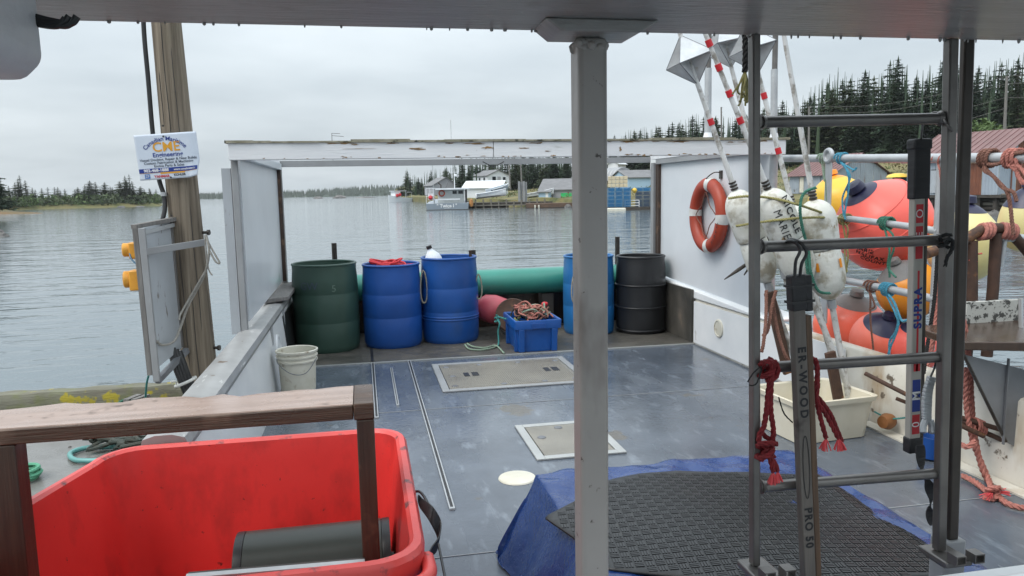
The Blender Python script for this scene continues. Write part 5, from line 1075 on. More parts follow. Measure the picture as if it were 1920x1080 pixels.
text('YANMAR', .026, st_(.36,.065), m_ink['red'], sg, bold=.001); text('KOHLER', .022, st_(.65,.078), m_ink['black'], sg, bold=.0008)
for u, v in ((.47,.935),(.50,.03)): obj('nail', MB().lathe([(.006,-.004),(.0075,.004),(.002,.007)], sgn(u,v,.0), (0,-1,.1), n=8), m_black, sg)
# ------------------------------------------------------------------ socket board
pn = thing('socket_board', 'grey wooden electric socket board in a metal frame strapped to the pole', 'electric panel', AY(300,690,6.2))
Q = lambda px, py, y: AY(px, py, y)
# the board stands edge-on: near edge left, running back to the pole
nL0, nL1 = Q(263,428,5.95), Q(290,690,5.95); fL0, fL1 = Q(318,414,6.32), Q(340,650,6.32)
obj('board', MB().hexa([nL1, nL1+V((.02,0,0)), fL1+V((.02,0,0)), fL1], [nL0, nL0+V((.02,0,0)), fL0+V((.02,0,0)), fL0]), m_peel, pn)
ins = V((.025,-.004,0))
obj('edge_strip', MB().hexa([nL1+V((-.05,-.02,-.05)), nL1+V((-.015,-.02,-.05)), nL1+V((-.015,.02,-.05)), nL1+V((-.05,.02,-.05))], [nL0+V((-.05,-.02,.0)), nL0+V((-.015,-.02,.0)), nL0+V((-.015,.02,.0)), nL0+V((-.05,.02,.0))]), m_greywood, pn)
obj('frame_bar', MB().bar(nL0+V((.012,-.01,.0)), nL1+V((.012,-.01,-.10)), .045, .035, (0,1,0)), m_grypaint, pn, bevel=.003)
obj('frame_bar', MB().bar(nL0+V((-.04,-.012,.012)), fL0+V((.03,.0,.012)), .05, .03), m_greywood, pn); obj('frame_bar', MB().bar(nL0+V((.01,-.012,-.035)), fL0+V((.03,.0,-.03)), .02, .03), m_galv, pn)
obj('frame_bar', MB().bar(nL1+V((.012,-.012,-.10)), fL1+V((.05,-.05,-.02)), .04, .04), m_steelplate, pn)
obj('frame_bar', MB().bar(fL0+V((.0,-.02,.0)), fL1+V((.0,-.02,.0)), .04, .03, (0,1,0)), m_greywood, pn)
obj('strap_bar', MB().bar(Q(274,472,5.93), Q(386,454,6.24), .014, .05), m_grypaint, pn, bevel=.003)
for px, py, s_ in ((250,468,1.0),(252,523,1.25)):
    c_ = Q(px,py,6.05); so2 = obj('socket_box', MB().box(c_.x-.02, c_.x+.06, c_.y-.06*s_, c_.y+.05*s_, c_.z-.065*s_, c_.z+.055*s_), m_yelplug, pn, bevel=.01)
    obj('socket_cover', MB().lathe([(.045*s_,0),(.05*s_,.01),(.05*s_,.045),(.04*s_,.052),(.002,.052)], V((c_.x-.02,c_.y-.005,c_.z)), (-1,-.15,0), n=20), m_yelplug, so2)
obj('socket_lid', MB().box(Q(241,470,6.05).x-.01, Q(241,470,6.05).x+.05, 6.0, 6.1, Q(241,470,6.05).z-.01, Q(241,470,6.05).z), m_yelplug, pn)
kbm = MB(); kbm.tube(smooth([Q(243,472,6.0), Q(246,485,5.98), Q(258,498,5.96), Q(262,505,5.96)]), .006, 7); obj('short_lead', kbm, pm('blue_lead', (.1,.2,.3), rough=.5), pn)
gl = thing('grey_rope', 'grey rope looped from the socket board round the pole', 'rope', Q(320,640,6.1))
obj('rope', MB().tube(smooth([Q(386,440,6.2), Q(392,470,6.18), Q(385,510,6.2), Q(368,545,6.22), Q(352,575,6.2), Q(338,615,6.15), Q(326,640,6.1), Q(305,647,6.0), Q(294,640,5.94)], 6), .0095, 8).tube(smooth([Q(384,440,6.2), Q(390,500,6.2), Q(398,516,6.18)], 5), .006, 6).tube(smooth([Q(388,450,6.2), Q(402,475,6.18), Q(412,493,6.17), Q(404,490,6.17), Q(393,470,6.18)], 5), .0075, 7).tube(smooth([Q(384,510,6.2), Q(352,565,6.18), Q(338,590,6.12), Q(336,600,6.1)], 5), .0075, 7), pm('grey_weathered_rope', (.32,.31,.28), (.22,.21,.19), rough=.8, scale=50), gl)
bc_ = thing('cable_bundle', 'bundle of thick black cables at the pole foot tied with white rope', 'cable', Q(345,735,6.15)); m = MB()
for k in range(4): m.tube(smooth([Q(318+k*6,650+k*3,6.2), Q(326+k*6,680,6.17), Q(338+k*6,712,6.15), Q(352+k*7,745,6.15), Q(368+k*7,775,6.15)], 5), .022, 10)
obj('cables', m, m_black, bc_); p = Q(348,716,6.12); obj('tie', MB().tube([p+V((.075*math.cos(t), .05*math.sin(t), .03*math.cos(t))) for t in [2*math.pi*i/18 for i in range(18)]], .012, 8, closed=True).tube(smooth([p+V((-.07,0,-.02)), Q(330,715,6.1), Q(320,716,6.08)]), .007, 6), m_band, bc_)
tl = thing('teal_line', 'thin teal line hanging from the socket board to the kerb timber', 'line', Q(275,742,6.3)); obj('line', MB().tube(smooth([Q(286,684,6.0), Q(280,700,6.1), Q(275,720,6.2), Q(273,745,6.4)]), .008, 7), rp_teal, tl)

# ================================================================== far shores
rnd = random.Random(11)
def hgt(px): 
    pts = [(700,0.3),(760,.6),(850,.8),(1000,1.4),(1200,2.2),(1500,3.6),(1900,4.6),(2600,4.6)]
    for (a_, b2), (c_, d_) in zip(pts, pts[1:]):
        if px <= c_: return b2+(d_-b2)*max(0,(px-a_))/(c_-a_)
    return 4.6
def dsh(px):
    pts = [(735,236),(770,212),(850,150),(882,118),(1060,102),(1235,84),(1480,64),(1700,56),(1920,50),(2600,42)]
    for (a_, b2), (c_, d_) in zip(pts, pts[1:]):
        if px <= c_: return b2+(d_-b2)*max(0,(px-a_))/(c_-a_)
    return 42
def bank(px, t):                                                 # height of the ground t metres inland
    h = hgt(px); s = min(1, t/45); z = -1.2+.4*min(1,t/1.5)+ (1.6 if t > 1.5 else t*1.0)*1.0
    return min(z, .6) + h*(3*s*s-2*s**3) + .15*math.sin(px*.05+t*.3) + (max(0,t-60)*.03)
def shore(u, v):
    px = 730+1900*u; t = 190*v**1.8; p = at_dist(px, dsh(px)+t, 0); z = bank(px, t) if t > 0 else -1.6
    edge = min(1, (px-730)/12); return V((p.x, p.y, z*edge-1.6*(1-edge)))
o = obj('shore', MB().sheet(shore, 220, 46), m_ground); tag(o, kind='structure')
# ------------------------------------------------------------------ conifer prototypes
def conifer(seed, h, w_, scr=0.0, lv=26, bare=.08):
    r_ = random.Random(seed); tk = MB().tube([(0,0,-.3),(r_.uniform(-.08,.08),0,h*.5),(0,0,h)], [h*.016+.04, h*.009+.02, .012], 6); cr = MB()
    for i in range(lv):
        f = bare+(1-bare)*i/lv; z = h*f*(1+r_.uniform(-.01,.01))
        rad = w_*((1-f)**.72)*(1+r_.uniform(-.28,.28))+.12*(1-f)+.16
        if scr and f < .82 and r_.random() < scr: rad *= r_.uniform(.25,.75)
        k = int(7+6*(1-f)); a0 = r_.random()*6.28
        for b2 in range(k):
            if scr and f < .82 and r_.random() < scr*.7: continue
            a_ = a0+6.283*b2/k+r_.uniform(-.3,.3); L_ = rad*r_.uniform(.65,1.15); dx, dy = math.cos(a_), math.sin(a_); droop = r_.uniform(.12,.35)
            seg = max(2, min(6, int(L_/.35)+1)); base = V((0,0,z)); sd_ = V((-dy,dx,0))
            for s_ in range(seg):
                f0 = (s_+.15)/seg; q0 = base+V((dx,dy,0))*L_*f0-V((0,0,1))*(droop*L_*f0*f0*1.1-.10*L_*f0*(1 if f > .6 else .3))
                ln = L_*.42*(1-f0*.45)+.06
                for sg_ in (-1, 1):
                    e = q0+(V((dx,dy,0))*.75+sd_*sg_*r_.uniform(.55,1.0)).normalized()*ln*r_.uniform(.7,1.1)-V((0,0,ln*r_.uniform(.1,.5)))
                    wv = V((dx,dy,0))*ln*.55
                    cr.add([q0-wv*.6, q0+wv*.8, e], [(0,1,2)])
                    if r_.random() < .85: cr.add([q0-sd_*.28*ln, q0+sd_*.28*ln, q0-V((0,0,ln*r_.uniform(.35,.7)))+V((dx,dy,0))*ln*.3], [(0,1,2)])
            tip = base+V((dx,dy,0))*L_*1.08-V((0,0,1))*(droop*L_*.95-.1*L_); m0 = base+V((dx,dy,0))*L_*.6-V((0,0,droop*L_*.35)); ww = .2*L_+.06
            cr.add([m0-sd_*ww, m0+sd_*ww, tip], [(0,1,2)])
    for i in range(int(420*(1-scr*.8))):
        f = r_.uniform(bare, .96); z = h*f; rr_c = (w_*((1-f)**.75)*.6+.06)*(1-scr*.5); a_ = r_.random()*6.283; p = V((math.cos(a_)*rr_c*r_.random(), math.sin(a_)*rr_c*r_.random(), z)); s = .12+.30*rr_c
        cr.add([p+V((r_.uniform(-s,s), r_.uniform(-s,s), r_.uniform(-s,s)*.6)) for _ in range(3)], [(0,1,2)])
    for k in range(4): a_ = k*1.57; cr.add([(0.16*math.cos(a_),.16*math.sin(a_),h*.94),(-.12*math.sin(a_),.12*math.cos(a_),h*.95),(0,0,h*1.01)], [(0,1,2)])
    return tk, cr
protos = []
PW = V((0,0,0))
for i, (h_, w_, sc, lv, mt) in enumerate(((12,3.3,.10,27,m_needle),(13,2.9,.22,28,m_needle),(11,3.5,.15,24,m_needle),(13.5,3.1,.35,27,m_needle2),(12,2.9,.55,20,m_needle),(10,3.2,.2,22,m_needle2))):
    tk, cr = conifer(100+i, h_, w_, sc, lv)
    t = thing('spruce_tree', 'x', 'tree', (0,0,0)); obj('trunk', tk, m_bark, t); obj('crown', cr, mt, t, flat=True); protos.append((t, h_))
used = set()
def plant(k, p, h_, label, group, name='spruce_tree', wide=1.0):
    src, ph = protos[k]
    o_ = src if k not in used else copy_tree(src); used.add(k)
    s = h_/ph; o_.name = name; o_.location = p; o_.rotation_euler = (rnd.uniform(-.03,.03), rnd.uniform(-.03,.03), rnd.uniform(0,6.28)); sw = s*rnd.uniform(.95,1.25)*wide; o_.scale = (sw, sw, s)
    tag(o_, label, 'tree', group); return o_
# treetop line seen in the photo: px -> py of the tops
tops = [(740,362),(752,348),(765,312),(785,330),(800,318),(830,312),(860,296),(900,288),(960,284),(1040,280),(1100,272),(1150,256),(1200,234),(1240,234),(1270,226),(1300,214),(1340,216),(1400,212),(1440,190),(1490,188),(1510,168),(1530,150),(1560,128),(1590,140),(1610,140),(1650,122),(1675,112),(1705,130),(1745,120),(1762,108),(1800,122),(1840,120),(1872,110),(1900,102),(1950,105),(2050,110),(2300,140)]
def topline(px):
    for (a_, b2), (c_, d_) in zip(tops, tops[1:]):
        if px <= c_: return b2+(d_-b2)*max(0,(px-a_))/(c_-a_)
    return 130
def zone(px):
    if px < 870: return 'dark spruce on the low point behind the moored grey boat', 'spruces on the point behind the moored boats'
    if px < 1130: return 'dark spruce on the wooded slope behind the white house', 'spruces behind the white house'
    if px < 1480: return 'dark spruce on the ridge seen above the canopy fascia', 'spruces on the ridge above the canopy'
    return 'dark spruce on the hillside above the red-roofed sheds', 'spruces on the hillside above the sheds'
cnt_t = 0
# the closed wood behind the front trees: one mass
mass = MB()
for row, t_in in enumerate((118, 104, 90, 74, 62)):
    px = 765+row*5
    while px < 2030:
        px2 = px+rnd.uniform(-5,5); D = dsh(px2)+t_in*(.55 if px2 < 900 else 1)+rnd.uniform(-4,4); zg = bank(px2, D-dsh(px2)); ztop = H+(hor(px2)-topline(px2))*D/F
        h_ = max(4, (ztop-zg)*rnd.uniform(.86,1.0)); src, ph = protos[rnd.choice((0,1,2,5))]; me_ = src.children[1].data; p = at_dist(px2, D, zg-.2); a_ = rnd.random()*6.28; sz = h_/ph; sx = sz*1.25; c_, s_ = math.cos(a_)*sx, math.sin(a_)*sx
        k0 = len(mass.v); mass.v += [V((p.x+v.co.x*c_-v.co.y*s_, p.y+v.co.x*s_+v.co.y*c_, p.z+v.co.z*sz)) for v in me_.vertices]; mass.f += [tuple(i+k0 for i in q_.vertices) for q_ in me_.polygons]
        px += rnd.uniform(17,26)*(1 if px > 1400 else .8)
px = 758
while px < 2030:
    px2 = px+rnd.uniform(-4,4); D = dsh(px2)+rnd.uniform(40,110)*(.45 if px2 < 900 else 1); zg = bank(px2, D-dsh(px2)); ztop = H+(hor(px2)-topline(px2))*D/F
    h_ = max(4, (ztop-zg)*rnd.uniform(.78,.98)); src, ph = protos[rnd.choice((0,1,2,5))]; me_ = src.children[1].data; p = at_dist(px2, D, zg-.2); a_ = rnd.random()*6.28; sz = h_/ph; sx = sz*1.6; c_, s_ = math.cos(a_)*sx, math.sin(a_)*sx
    k0 = len(mass.v); mass.v += [V((p.x+v.co.x*c_-v.co.y*s_, p.y+v.co.x*s_+v.co.y*c_, p.z+v.co.z*sz)) for v in me_.vertices]; mass.f += [tuple(i+k0 for i in q_.vertices) for q_ in me_.polygons]
    px += rnd.uniform(7,11) if px < 1130 else rnd.uniform(14,22)
px = 775
while px < 2030:
    px2 = px+rnd.uniform(-5,5); D = dsh(px2)+82*(.55 if px2 < 900 else 1); zg = bank(px2, D-dsh(px2)); ztop = H+(hor(px2)-topline(px2))*D/F
    h_ = max(4, (ztop-zg)*rnd.uniform(.74,.88)); src, ph = protos[rnd.choice((0,2,5))]; me_ = src.children[1].data; p = at_dist(px2, D, zg-.2); a_ = rnd.random()*6.28; sz = h_/ph; sx = sz*1.8; c_, s_ = math.cos(a_)*sx, math.sin(a_)*sx
    k0 = len(mass.v); mass.v += [V((p.x+v.co.x*c_-v.co.y*s_, p.y+v.co.x*s_+v.co.y*c_, p.z+v.co.z*sz)) for v in me_.vertices]; mass.f += [tuple(i+k0 for i in q_.vertices) for q_ in me_.polygons]
    px += rnd.uniform(12,20)
mo2 = obj('spruce_wood', mass, m_needle, flat=True); tag(mo2, 'closed dark spruce wood along the slope behind the harbour buildings', 'wood', kind='stuff')
for row, (t_in, dens, cut) in enumerate(((84,30,0),(66,28,.05),(50,28,.15))):
    px = 745+row*9
    while px < 2010:
        D = dsh(px)+t_in*(.55 if px < 900 else 1)+rnd.uniform(-6,6); px2 = px+rnd.uniform(-7,7)
        zg = bank(px2, D-dsh(px2)); ztop = H+(hor(px2)-topline(px2))*D/F
        h_ = (ztop-zg)*(1 - cut*rnd.random()*1.6 - rnd.random()*.16)
        if row == 0: h_ = (ztop-zg)*rnd.uniform(.86,1.03)
        h_ = max(4.0, h_); lab, grp = zone(px2)
        skip = (px2 < 770 and row > 1) or (row == 3 and 880 < px2 < 1240 and rnd.random() < .5)
        if not skip: plant(rnd.choice([0,0,1,1,2,3,4,5]), at_dist(px2, D, zg-.2), h_, lab, grp); cnt_t += 1
        px += dens*rnd.uniform(.8,1.25)*(1.0 if px > 1400 else .8)
# the three named tops
for px, k, lab in ((1765,4,'spruce with a sparse flat-branched top, tallest beside the dark stanchion'),(1675,0,'pointed spruce with the highest tip over the pale hockey stick'),(762,3,'loose spruce at the left tip of the wooded point')):
    D = dsh(px)+62*(.3 if px < 900 else 1); zg = bank(px, D-dsh(px)); plant(k, at_dist(px, D, zg-.2), H+(hor(px)-topline(px)+2)*D/F-zg, lab, None)
# brush and shrubs on the bank
def clump(m, c_, r_, k, rn, flat=.7):
    for i in range(k):
        v = V((rn.gauss(0,1), rn.gauss(0,1), rn.gauss(0,1))); v = v.normalized()*r_*rn.random()**.4; v.z = abs(v.z)*flat; p = c_+v; s = r_*rn.uniform(.10,.22)
        a_, b2, d_ = [V((rn.uniform(-1,1), rn.uniform(-1,1), rn.uniform(-1,1)))*s for _ in range(3)]; m.add([p+a_, p+b2, p+d_], [(0,1,2)])
m = MB(); m2 = MB()
for i in range(420):
    px = rnd.uniform(900,2000); t_ = rnd.uniform(6,44); D = dsh(px)+t_; clump(m if rnd.random() < .75 else m2, at_dist(px, D, bank(px,t_)-.1), rnd.uniform(.5,1.3), 26, rnd)
o = obj('bank_brush', m, m_brush, flat=True); tag(o, 'brown grass and low brush covering the bank below the trees', 'brush', kind='stuff')
o = obj('bank_shrubs', m2, m_leaf, flat=True); tag(o, 'low green shrubs scattered over the bank', 'shrubs', kind='stuff')
sh_ = thing('shrub', 'bright green bush behind the ridge of the right red roof', 'shrub', at_dist(1836,66,3)); m = MB(); pz = H+(hor(1836)-262)*66/F; clump(m, at_dist(1836,66,pz), 1.7, 500, rnd, 1.0); obj('foliage', m, m_leaf, sh_, flat=True); obj('stem', MB().tube([at_dist(1836,66,2.2), at_dist(1836,66,pz+.5)], .06, 6), m_bark, sh_)
# ------------------------------------------------------------------ left point
def dl(px): return 205+ (px-150)*.12
def lpoint(u, v):
    px = -500+812*u; t_ = 70*v; p = at_dist(px, dl(px)+t_, 0); e = min(1, (312-px)/30); z = -1.0+(1.5*min(1,t_/3)+.008*t_ if t_ > 0 else -.2)
    return V((p.x, p.y, z*e-1.0*(1-e)))
o = obj('point', MB().sheet(lpoint, 110, 16), m_ground2); tag(o, kind='structure')
ltops = [(-500,330),(0,330),(8,334),(22,345),(42,328),(55,338),(75,350),(95,344),(130,352),(150,350),(163,334),(175,343),(190,335),(205,348),(220,336),(245,327),(262,348),(275,352),(288,343),(303,364)]
def ltop(px):
    for (a_, b2), (c_, d_) in zip(ltops, ltops[1:]):
        if px <= c_: return b2+(d_-b2)*max(0,(px-a_))/(c_-a_)
    return 364
px = -130
while px < 302:
    for row in (0, 1):
        D = dl(px)+8+row*16+rnd.uniform(-3,3); zg = .6; zt = H+(hor(px)-ltop(px))*D/F; h_ = (zt-zg)*(rnd.uniform(.8,1.02) if row else rnd.uniform(.45,.9))
        plant(rnd.choice([3,4,4,5,3]), at_dist(px+rnd.uniform(-3,3), D, zg-.2), max(2.2, h_), 'scraggly spruce on the low grassy point across the water at left', 'spruces on the left point', 'spruce_tree', 1.5)
    px += rnd.uniform(9,15)
plant(4, at_dist(245,dl(245)+6,.4), (H+(hor(245)-326)*dl(245)/F)-.4, 'tall spruce with layered bare branches just left of the utility pole', None)
plant(4, at_dist(42,dl(42)+6,.4), (H+(hor(42)-327)*dl(42)/F)-.4, 'tallest ragged spruce near the left edge of the point', None)
m = MB(); m2 = MB()
for i in range(430): px = rnd.uniform(-120,306); D = dl(px)+rnd.uniform(3,22); clump(m if rnd.random() < .5 else m2, at_dist(px, D, .3), rnd.uniform(1.4,3.2), 80, rnd, 1.0)
o = obj('point_brush', m, m_leaf, flat=True); tag(o, 'green undergrowth below the spruces on the left point', 'brush', kind='stuff'); o = obj('point_scrub', m2, m_needle2, flat=True); tag(o, 'grey green scrub below the spruces on the left point', 'scrub', kind='stuff')
def rockm(c_, rx, ry, rz, seed):
    r_ = random.Random(seed); m = MB(); K3 = 12
    vs = []
    for j in range(5):
        ph = math.pi/2*j/4
        for k in range(K3): a_ = 2*math.pi*k/K3; q_ = r_.uniform(.75,1.1); vs.append(c_+V((rx*math.cos(a_)*math.cos(ph)*q_, ry*math.sin(a_)*math.cos(ph)*q_, rz*math.sin(ph)*r_.uniform(.8,1.1)-.2*rz)))
    m.add(vs, [(j*K3+k, j*K3+(k+1)%K3, (j+1)*K3+(k+1)%K3, (j+1)*K3+k) for j in range(4) for k in range(K3)]); return m
for i, (px, py, wpx, hpx, lab) in enumerate(((597,369,11,4,'low rock islet in open water, left of the pair'),(637,369,14,6,'larger rock islet in open water, right of the pair'),(685,368,20,2,'flat rock ledge in front of the far wooded shore'),(226,386,8,3,'pale boulder at the tip of the left point'),(262,386,10,2,'grey shore rock right of the pale boulder'))):
    D = 520 if i < 3 else 208; c_ = at_dist(px, D, WZ); o_ = obj('rock', rockm(c_, wpx*D/F, wpx*D/F*.7, hpx*D/F*1.2, i), m_rock, flat=True); tag(o_, lab, 'rock')
# reed spit and near shore at the left edge
D = 130; o_ = obj('reed_spit', MB().sheet(lambda u, v: at_dist(-160+245*u, D+10*v, WZ-.15+ (1.1*math.sin(math.pi*v)*(1-u)**.5)), 40, 8), pm('rusty_seaweed', (.16,.09,.035), (.1,.09,.04), rough=.95, scale=.6, bump=.1, bscale=3)); tag(o_, kind='structure')
D = 92
o_ = obj('near_bank', MB().sheet(lambda u, v: at_dist(-330+ (326-60*v)*u, D+14*v, WZ-.2+ 2.4*math.sin(math.pi*v*.6)*(1-u**3)+.2*math.sin(u*30+v*9)), 40, 12), m_ground); tag(o_, kind='structure')
for i, (px, py) in enumerate(((-6,432),(-14,418),(2,438))): c_ = GZ(px, py+6, WZ); o_ = obj('rock', rockm(c_, .5, .4, .4, 40+i), m_rock, flat=True); tag(o_, ['dark shore rock at the left edge of the water','upper dark shore rock at the left edge','small dark shore rock nearest in the left corner'][i], 'rock')
plant(2, at_dist(-14,96,.4), 6.5, 'dense dark spruce on the near bank at the left edge', None)
# ------------------------------------------------------------------ far wooded hills
def ridge(name, px0, px1, D, prof, mat, seed):
    r_ = random.Random(seed); m = MB()
    def pr(px):
        for (a_, b2), (c_, d_) in zip(prof, prof[1:]):
            if px <= c_: return b2+(d_-b2)*max(0,(px-a_))/(c_-a_)
        return prof[-1][1]
    def fn(u, v):
        px = px0+(px1-px0)*u; return at_dist(px, D+v*300, -1+(pr(px)*D/F)*min(1, v*2.2)**.7 if v > 0 else -1)
    m.sheet(fn, 120, 8)
    o_ = obj(name, m, mat); tag(o_, kind='structure')
    m = MB()
    for i in range(1500):
        u = r_.random(); v = r_.random()**1.5*.6; p = fn(u, max(v,.02)); hh = r_.uniform(5,9.5); rw = hh*.2; a_ = r_.random()*6
        b4 = [p+V((rw*math.cos(a_+k*2.1), rw*math.sin(a_+k*2.1), -1)) for k in range(3)]; m.add(b4+[p+V((0,0,hh))], [(0,1,3),(1,2,3),(2,0,3)])
    o_ = obj(name+'_wood', m, mat, flat=True); tag(o_, 'far wood along the low hills across the bay', 'wood', kind='stuff')
ridge('hill', 330, 800, 1150, [(330,3),(400,4),(470,8),(560,6),(620,10),(700,14),(760,14),(800,10)], m_farwood, 3)
ridge('far_hill', 120, 460, 1500, [(120,1),(250,4),(330,5),(400,4),(460,3)], m_farwood, 4)

# ================================================================== buildings, boats and wharves across the harbour
def frame_at(px, D, z, yaw=0.0):
    """local frame: x to the right seen from the camera, y away, origin at that spot"""
    o_ = at_dist(px, D, z); d = ray(px, hor(px)); az = math.atan2(d.x, d.y)+yaw; fx = V((math.cos(az), -math.sin(az), 0)); fy = V((math.sin(az), math.cos(az), 0))
    return lambda x, y, zz: o_+fx*x+fy*y+V((0,0,zz))
def lbox(m, L_, x0, x1, y0, y1, z0, z1): return m.hexa([L_(x0,y0,z0),L_(x1,y0,z0),L_(x1,y1,z0),L_(x0,y1,z0)], [L_(x0,y0,z1),L_(x1,y0,z1),L_(x1,y1,z1),L_(x0,y1,z1)])
def house(name, label, L_, w_, d_, hw, hr, mw, mr, ridge='x', wins=(), ov=.25, door=None, cat='building'):
    t = thing(name, label, cat, L_(w_/2, d_/2, 0))
    if ridge == 'x':
        m = MB(); lbox(m, L_, 0, w_, 0, d_, 0, hw); m.prism([L_(0,0,hw),L_(0,d_,hw),L_(0,d_/2,hw+hr)], L_(w_,0,0)-L_(0,0,0)); obj('wall', m, mw, t, flat=True)
        for s_ in (0, 1):
            y0, y1 = (-ov, d_/2) if s_ == 0 else (d_+ov, d_/2); z0 = hw-hr*ov/(d_/2)
            obj('roof', MB().hexa([L_(-ov,y0,z0+.02),L_(w_+ov,y0,z0+.02),L_(w_+ov,y1,hw+hr+.02),L_(-ov,y1,hw+hr+.02)], [L_(-ov,y0,z0+.14),L_(w_+ov,y0,z0+.14),L_(w_+ov,y1,hw+hr+.14),L_(-ov,y1,hw+hr+.14)]), mr, t, flat=True)
    else:
        m = MB(); lbox(m, L_, 0, w_, 0, d_, 0, hw); m.prism([L_(0,0,hw),L_(w_,0,hw),L_(w_/2,0,hw+hr)], L_(0,d_,0)-L_(0,0,0)); obj('wall', m, mw, t, flat=True)
        for s_ in (0, 1):
            x0, x1 = (-ov, w_/2) if s_ == 0 else (w_+ov, w_/2); z0 = hw-hr*ov/(w_/2)
            obj('roof', MB().hexa([L_(x0,-ov,z0+.02),L_(x0,d_+ov,z0+.02),L_(x1,d_+ov,hw+hr+.02),L_(x1,-ov,hw+hr+.02)], [L_(x0,-ov,z0+.14),L_(x0,d_+ov,z0+.14),L_(x1,d_+ov,hw+hr+.14),L_(x1,-ov,hw+hr+.14)]), mr, t, flat=True)
    for side, a0, a1, z0, z1 in wins:
        m = MB(); f = MB()
        if side == 'f': lbox(f, L_, a0-.1, a1+.1, -.05, -.003, z0-.1, z1+.1); lbox(m, L_, a0, a1, -.07, -.051, z0, z1)
        elif side == 'r': lbox(f, L_, w_+.003, w_+.05, a0-.1, a1+.1, z0-.1, z1+.1); lbox(m, L_, w_+.051, w_+.07, a0, a1, z0, z1)
        else: lbox(f, L_, -.05, -.003, a0-.1, a1+.1, z0-.1, z1+.1); lbox(m, L_, -.07, -.051, a0, a1, z0, z1)
        fo_ = obj('window', f, m_bwhite, t, flat=True); obj('pane', m, m_glass, fo_, flat=True)
    if door: side, a0, a1, z0, z1, md = door; m = MB(); lbox(m, L_, a0, a1, -.06, -.003, z0, z1); obj('door', m, md, t, flat=True)
    return t
def zpy(px, py, D): return H+(hor(px)-py)*D/F
def mp(px, D): return px*D/F                                      # pixels to metres
# white house on the slope
D = 150; z0 = zpy(950,349,D)
house('white_house', 'white house with a grey shingled roof on the slope beyond the harbour', frame_at(915,D,z0,R(-28)), mp(62,D)*.75, mp(62,D), mp(20,D), mp(10,D), m_bwhite, m_shingle, 'y',
      wins=[('f',1.0,1.8,.9,1.9),('f',3.4,4.0,1.0,1.8),('l',1.0,1.7,.9,1.8),('l',3.0,3.7,.9,1.8)], door=('f',2.2,2.9,0,1.9,m_bgrey))
D = 160; z0 = zpy(860,365,D)
house('grey_shed', 'low grey gabled shed half hidden behind the moored grey boat', frame_at(812,D,z0,R(-15)), mp(50,D), 7, mp(18,D), mp(14,D), m_bgrey, m_shingle, 'y')
D = 128; z0 = zpy(900,375,D)
house('white_shed', 'long white boat shed with a pale roof behind the moored grey boat', frame_at(868,D,z0,R(12)), mp(72,D), 8, mp(22,D), mp(13,D), m_bwhite, pm('white_metal_roof', (.72,.74,.76), rough=.5, scale=1), 'x', wins=[('f',4.2,4.9,.9,1.7)], door=('f',5.4,6.6,0.2,1.6,m_glass))
D = 112; z0 = zpy(1050,381,D)
house('grey_shed', 'grey shed with a bright green door at the waterfront', frame_at(1012,D,z0,R(10)), mp(82,D), 9, mp(25,D), mp(20,D), m_bgrey, m_shingle, 'x', wins=[('f',.6,1.3,.5,1.7)], door=('f',mp(40,D),mp(60,D),.1,mp(19,D),m_greendoor))
D = 110; z0 = zpy(1010,381,D)
house('pale_lean_to', 'pale blue lean-to with a white corner post beside the grey shed', frame_at(1010,D,z0,R(10)), mp(20,D), 3, mp(20,D), mp(3,D), m_bblue, m_shingle, 'x', door=('f',1.0,1.4,.1,1.5,m_bwhite))
# quonset hut
D = 118; z0 = zpy(1180,338,D); L_ = frame_at(1151,D,z0,R(-35)); q = thing('quonset_hut', 'grey arched quonset hut above the blue traps', 'building', L_(2.5,4,0)); m = MB(); RQ = mp(23,D)
arcp = [(RQ+RQ*math.cos(math.pi*i/20), RQ*1.05*math.sin(math.pi*i/20)) for i in range(21)]
m.prism([L_(x, 0, z) for x, z in arcp], L_(0,7,0)-L_(0,0,0)); obj('shell', m, pm('grey_metal_shell', (.33,.34,.35), rough=.5, scale=1), q)
m = MB(); lbox(m, L_, .7, 3.0, -.06, -.003, .55, 1.15); obj('pane', m, m_bwhite, q, flat=True)
for k in range(8): obj('rib', MB().tube([L_(RQ+RQ*1.005*math.cos(math.pi*i/20), .4+k*.9, RQ*1.055*math.sin(math.pi*i/20)) for i in range(21)], .04, 5), m_galv, q)
D = 112; z0 = zpy(1216,353,D)
house('blue_house', 'pale blue building with a grey roof behind the stacked traps', frame_at(1178,D,z0,R(-20)), mp(66,D), 8, mp(20,D), mp(14,D), m_bblue, m_shingle, 'x', wins=[('f',mp(52,D),mp(57,D),.3,1.4)])
D = 125; z0 = zpy(1226,318,D)
house('white_building', 'tall narrow white building behind the pale blue one', frame_at(1219,D,z0), mp(40,D), 5, mp(42,D), mp(6,D), m_bwhite, m_shingle, 'x')
D = 130; z0 = zpy(1150,318,D); house('white_cottage', 'small white cottage seen right of the grey post', frame_at(1140,D,z0,R(20)), mp(20,D), 4, mp(10,D), mp(6,D), m_bwhite, m_bwhite, 'y')
D = 95; z0 = zpy(1160,351,D); L_ = frame_at(1140,D,z0); tk = thing('tan_container', 'stack of tan crates behind the blue traps', 'crates', L_(1,1,0))
for i in range(5):
    for j in range(3): m = MB(); lbox(m, L_, i*.49, i*.49+.46, 0, 2, j*.46, j*.46+.43); obj('crate', m, m_tan, tk, bevel=.03)
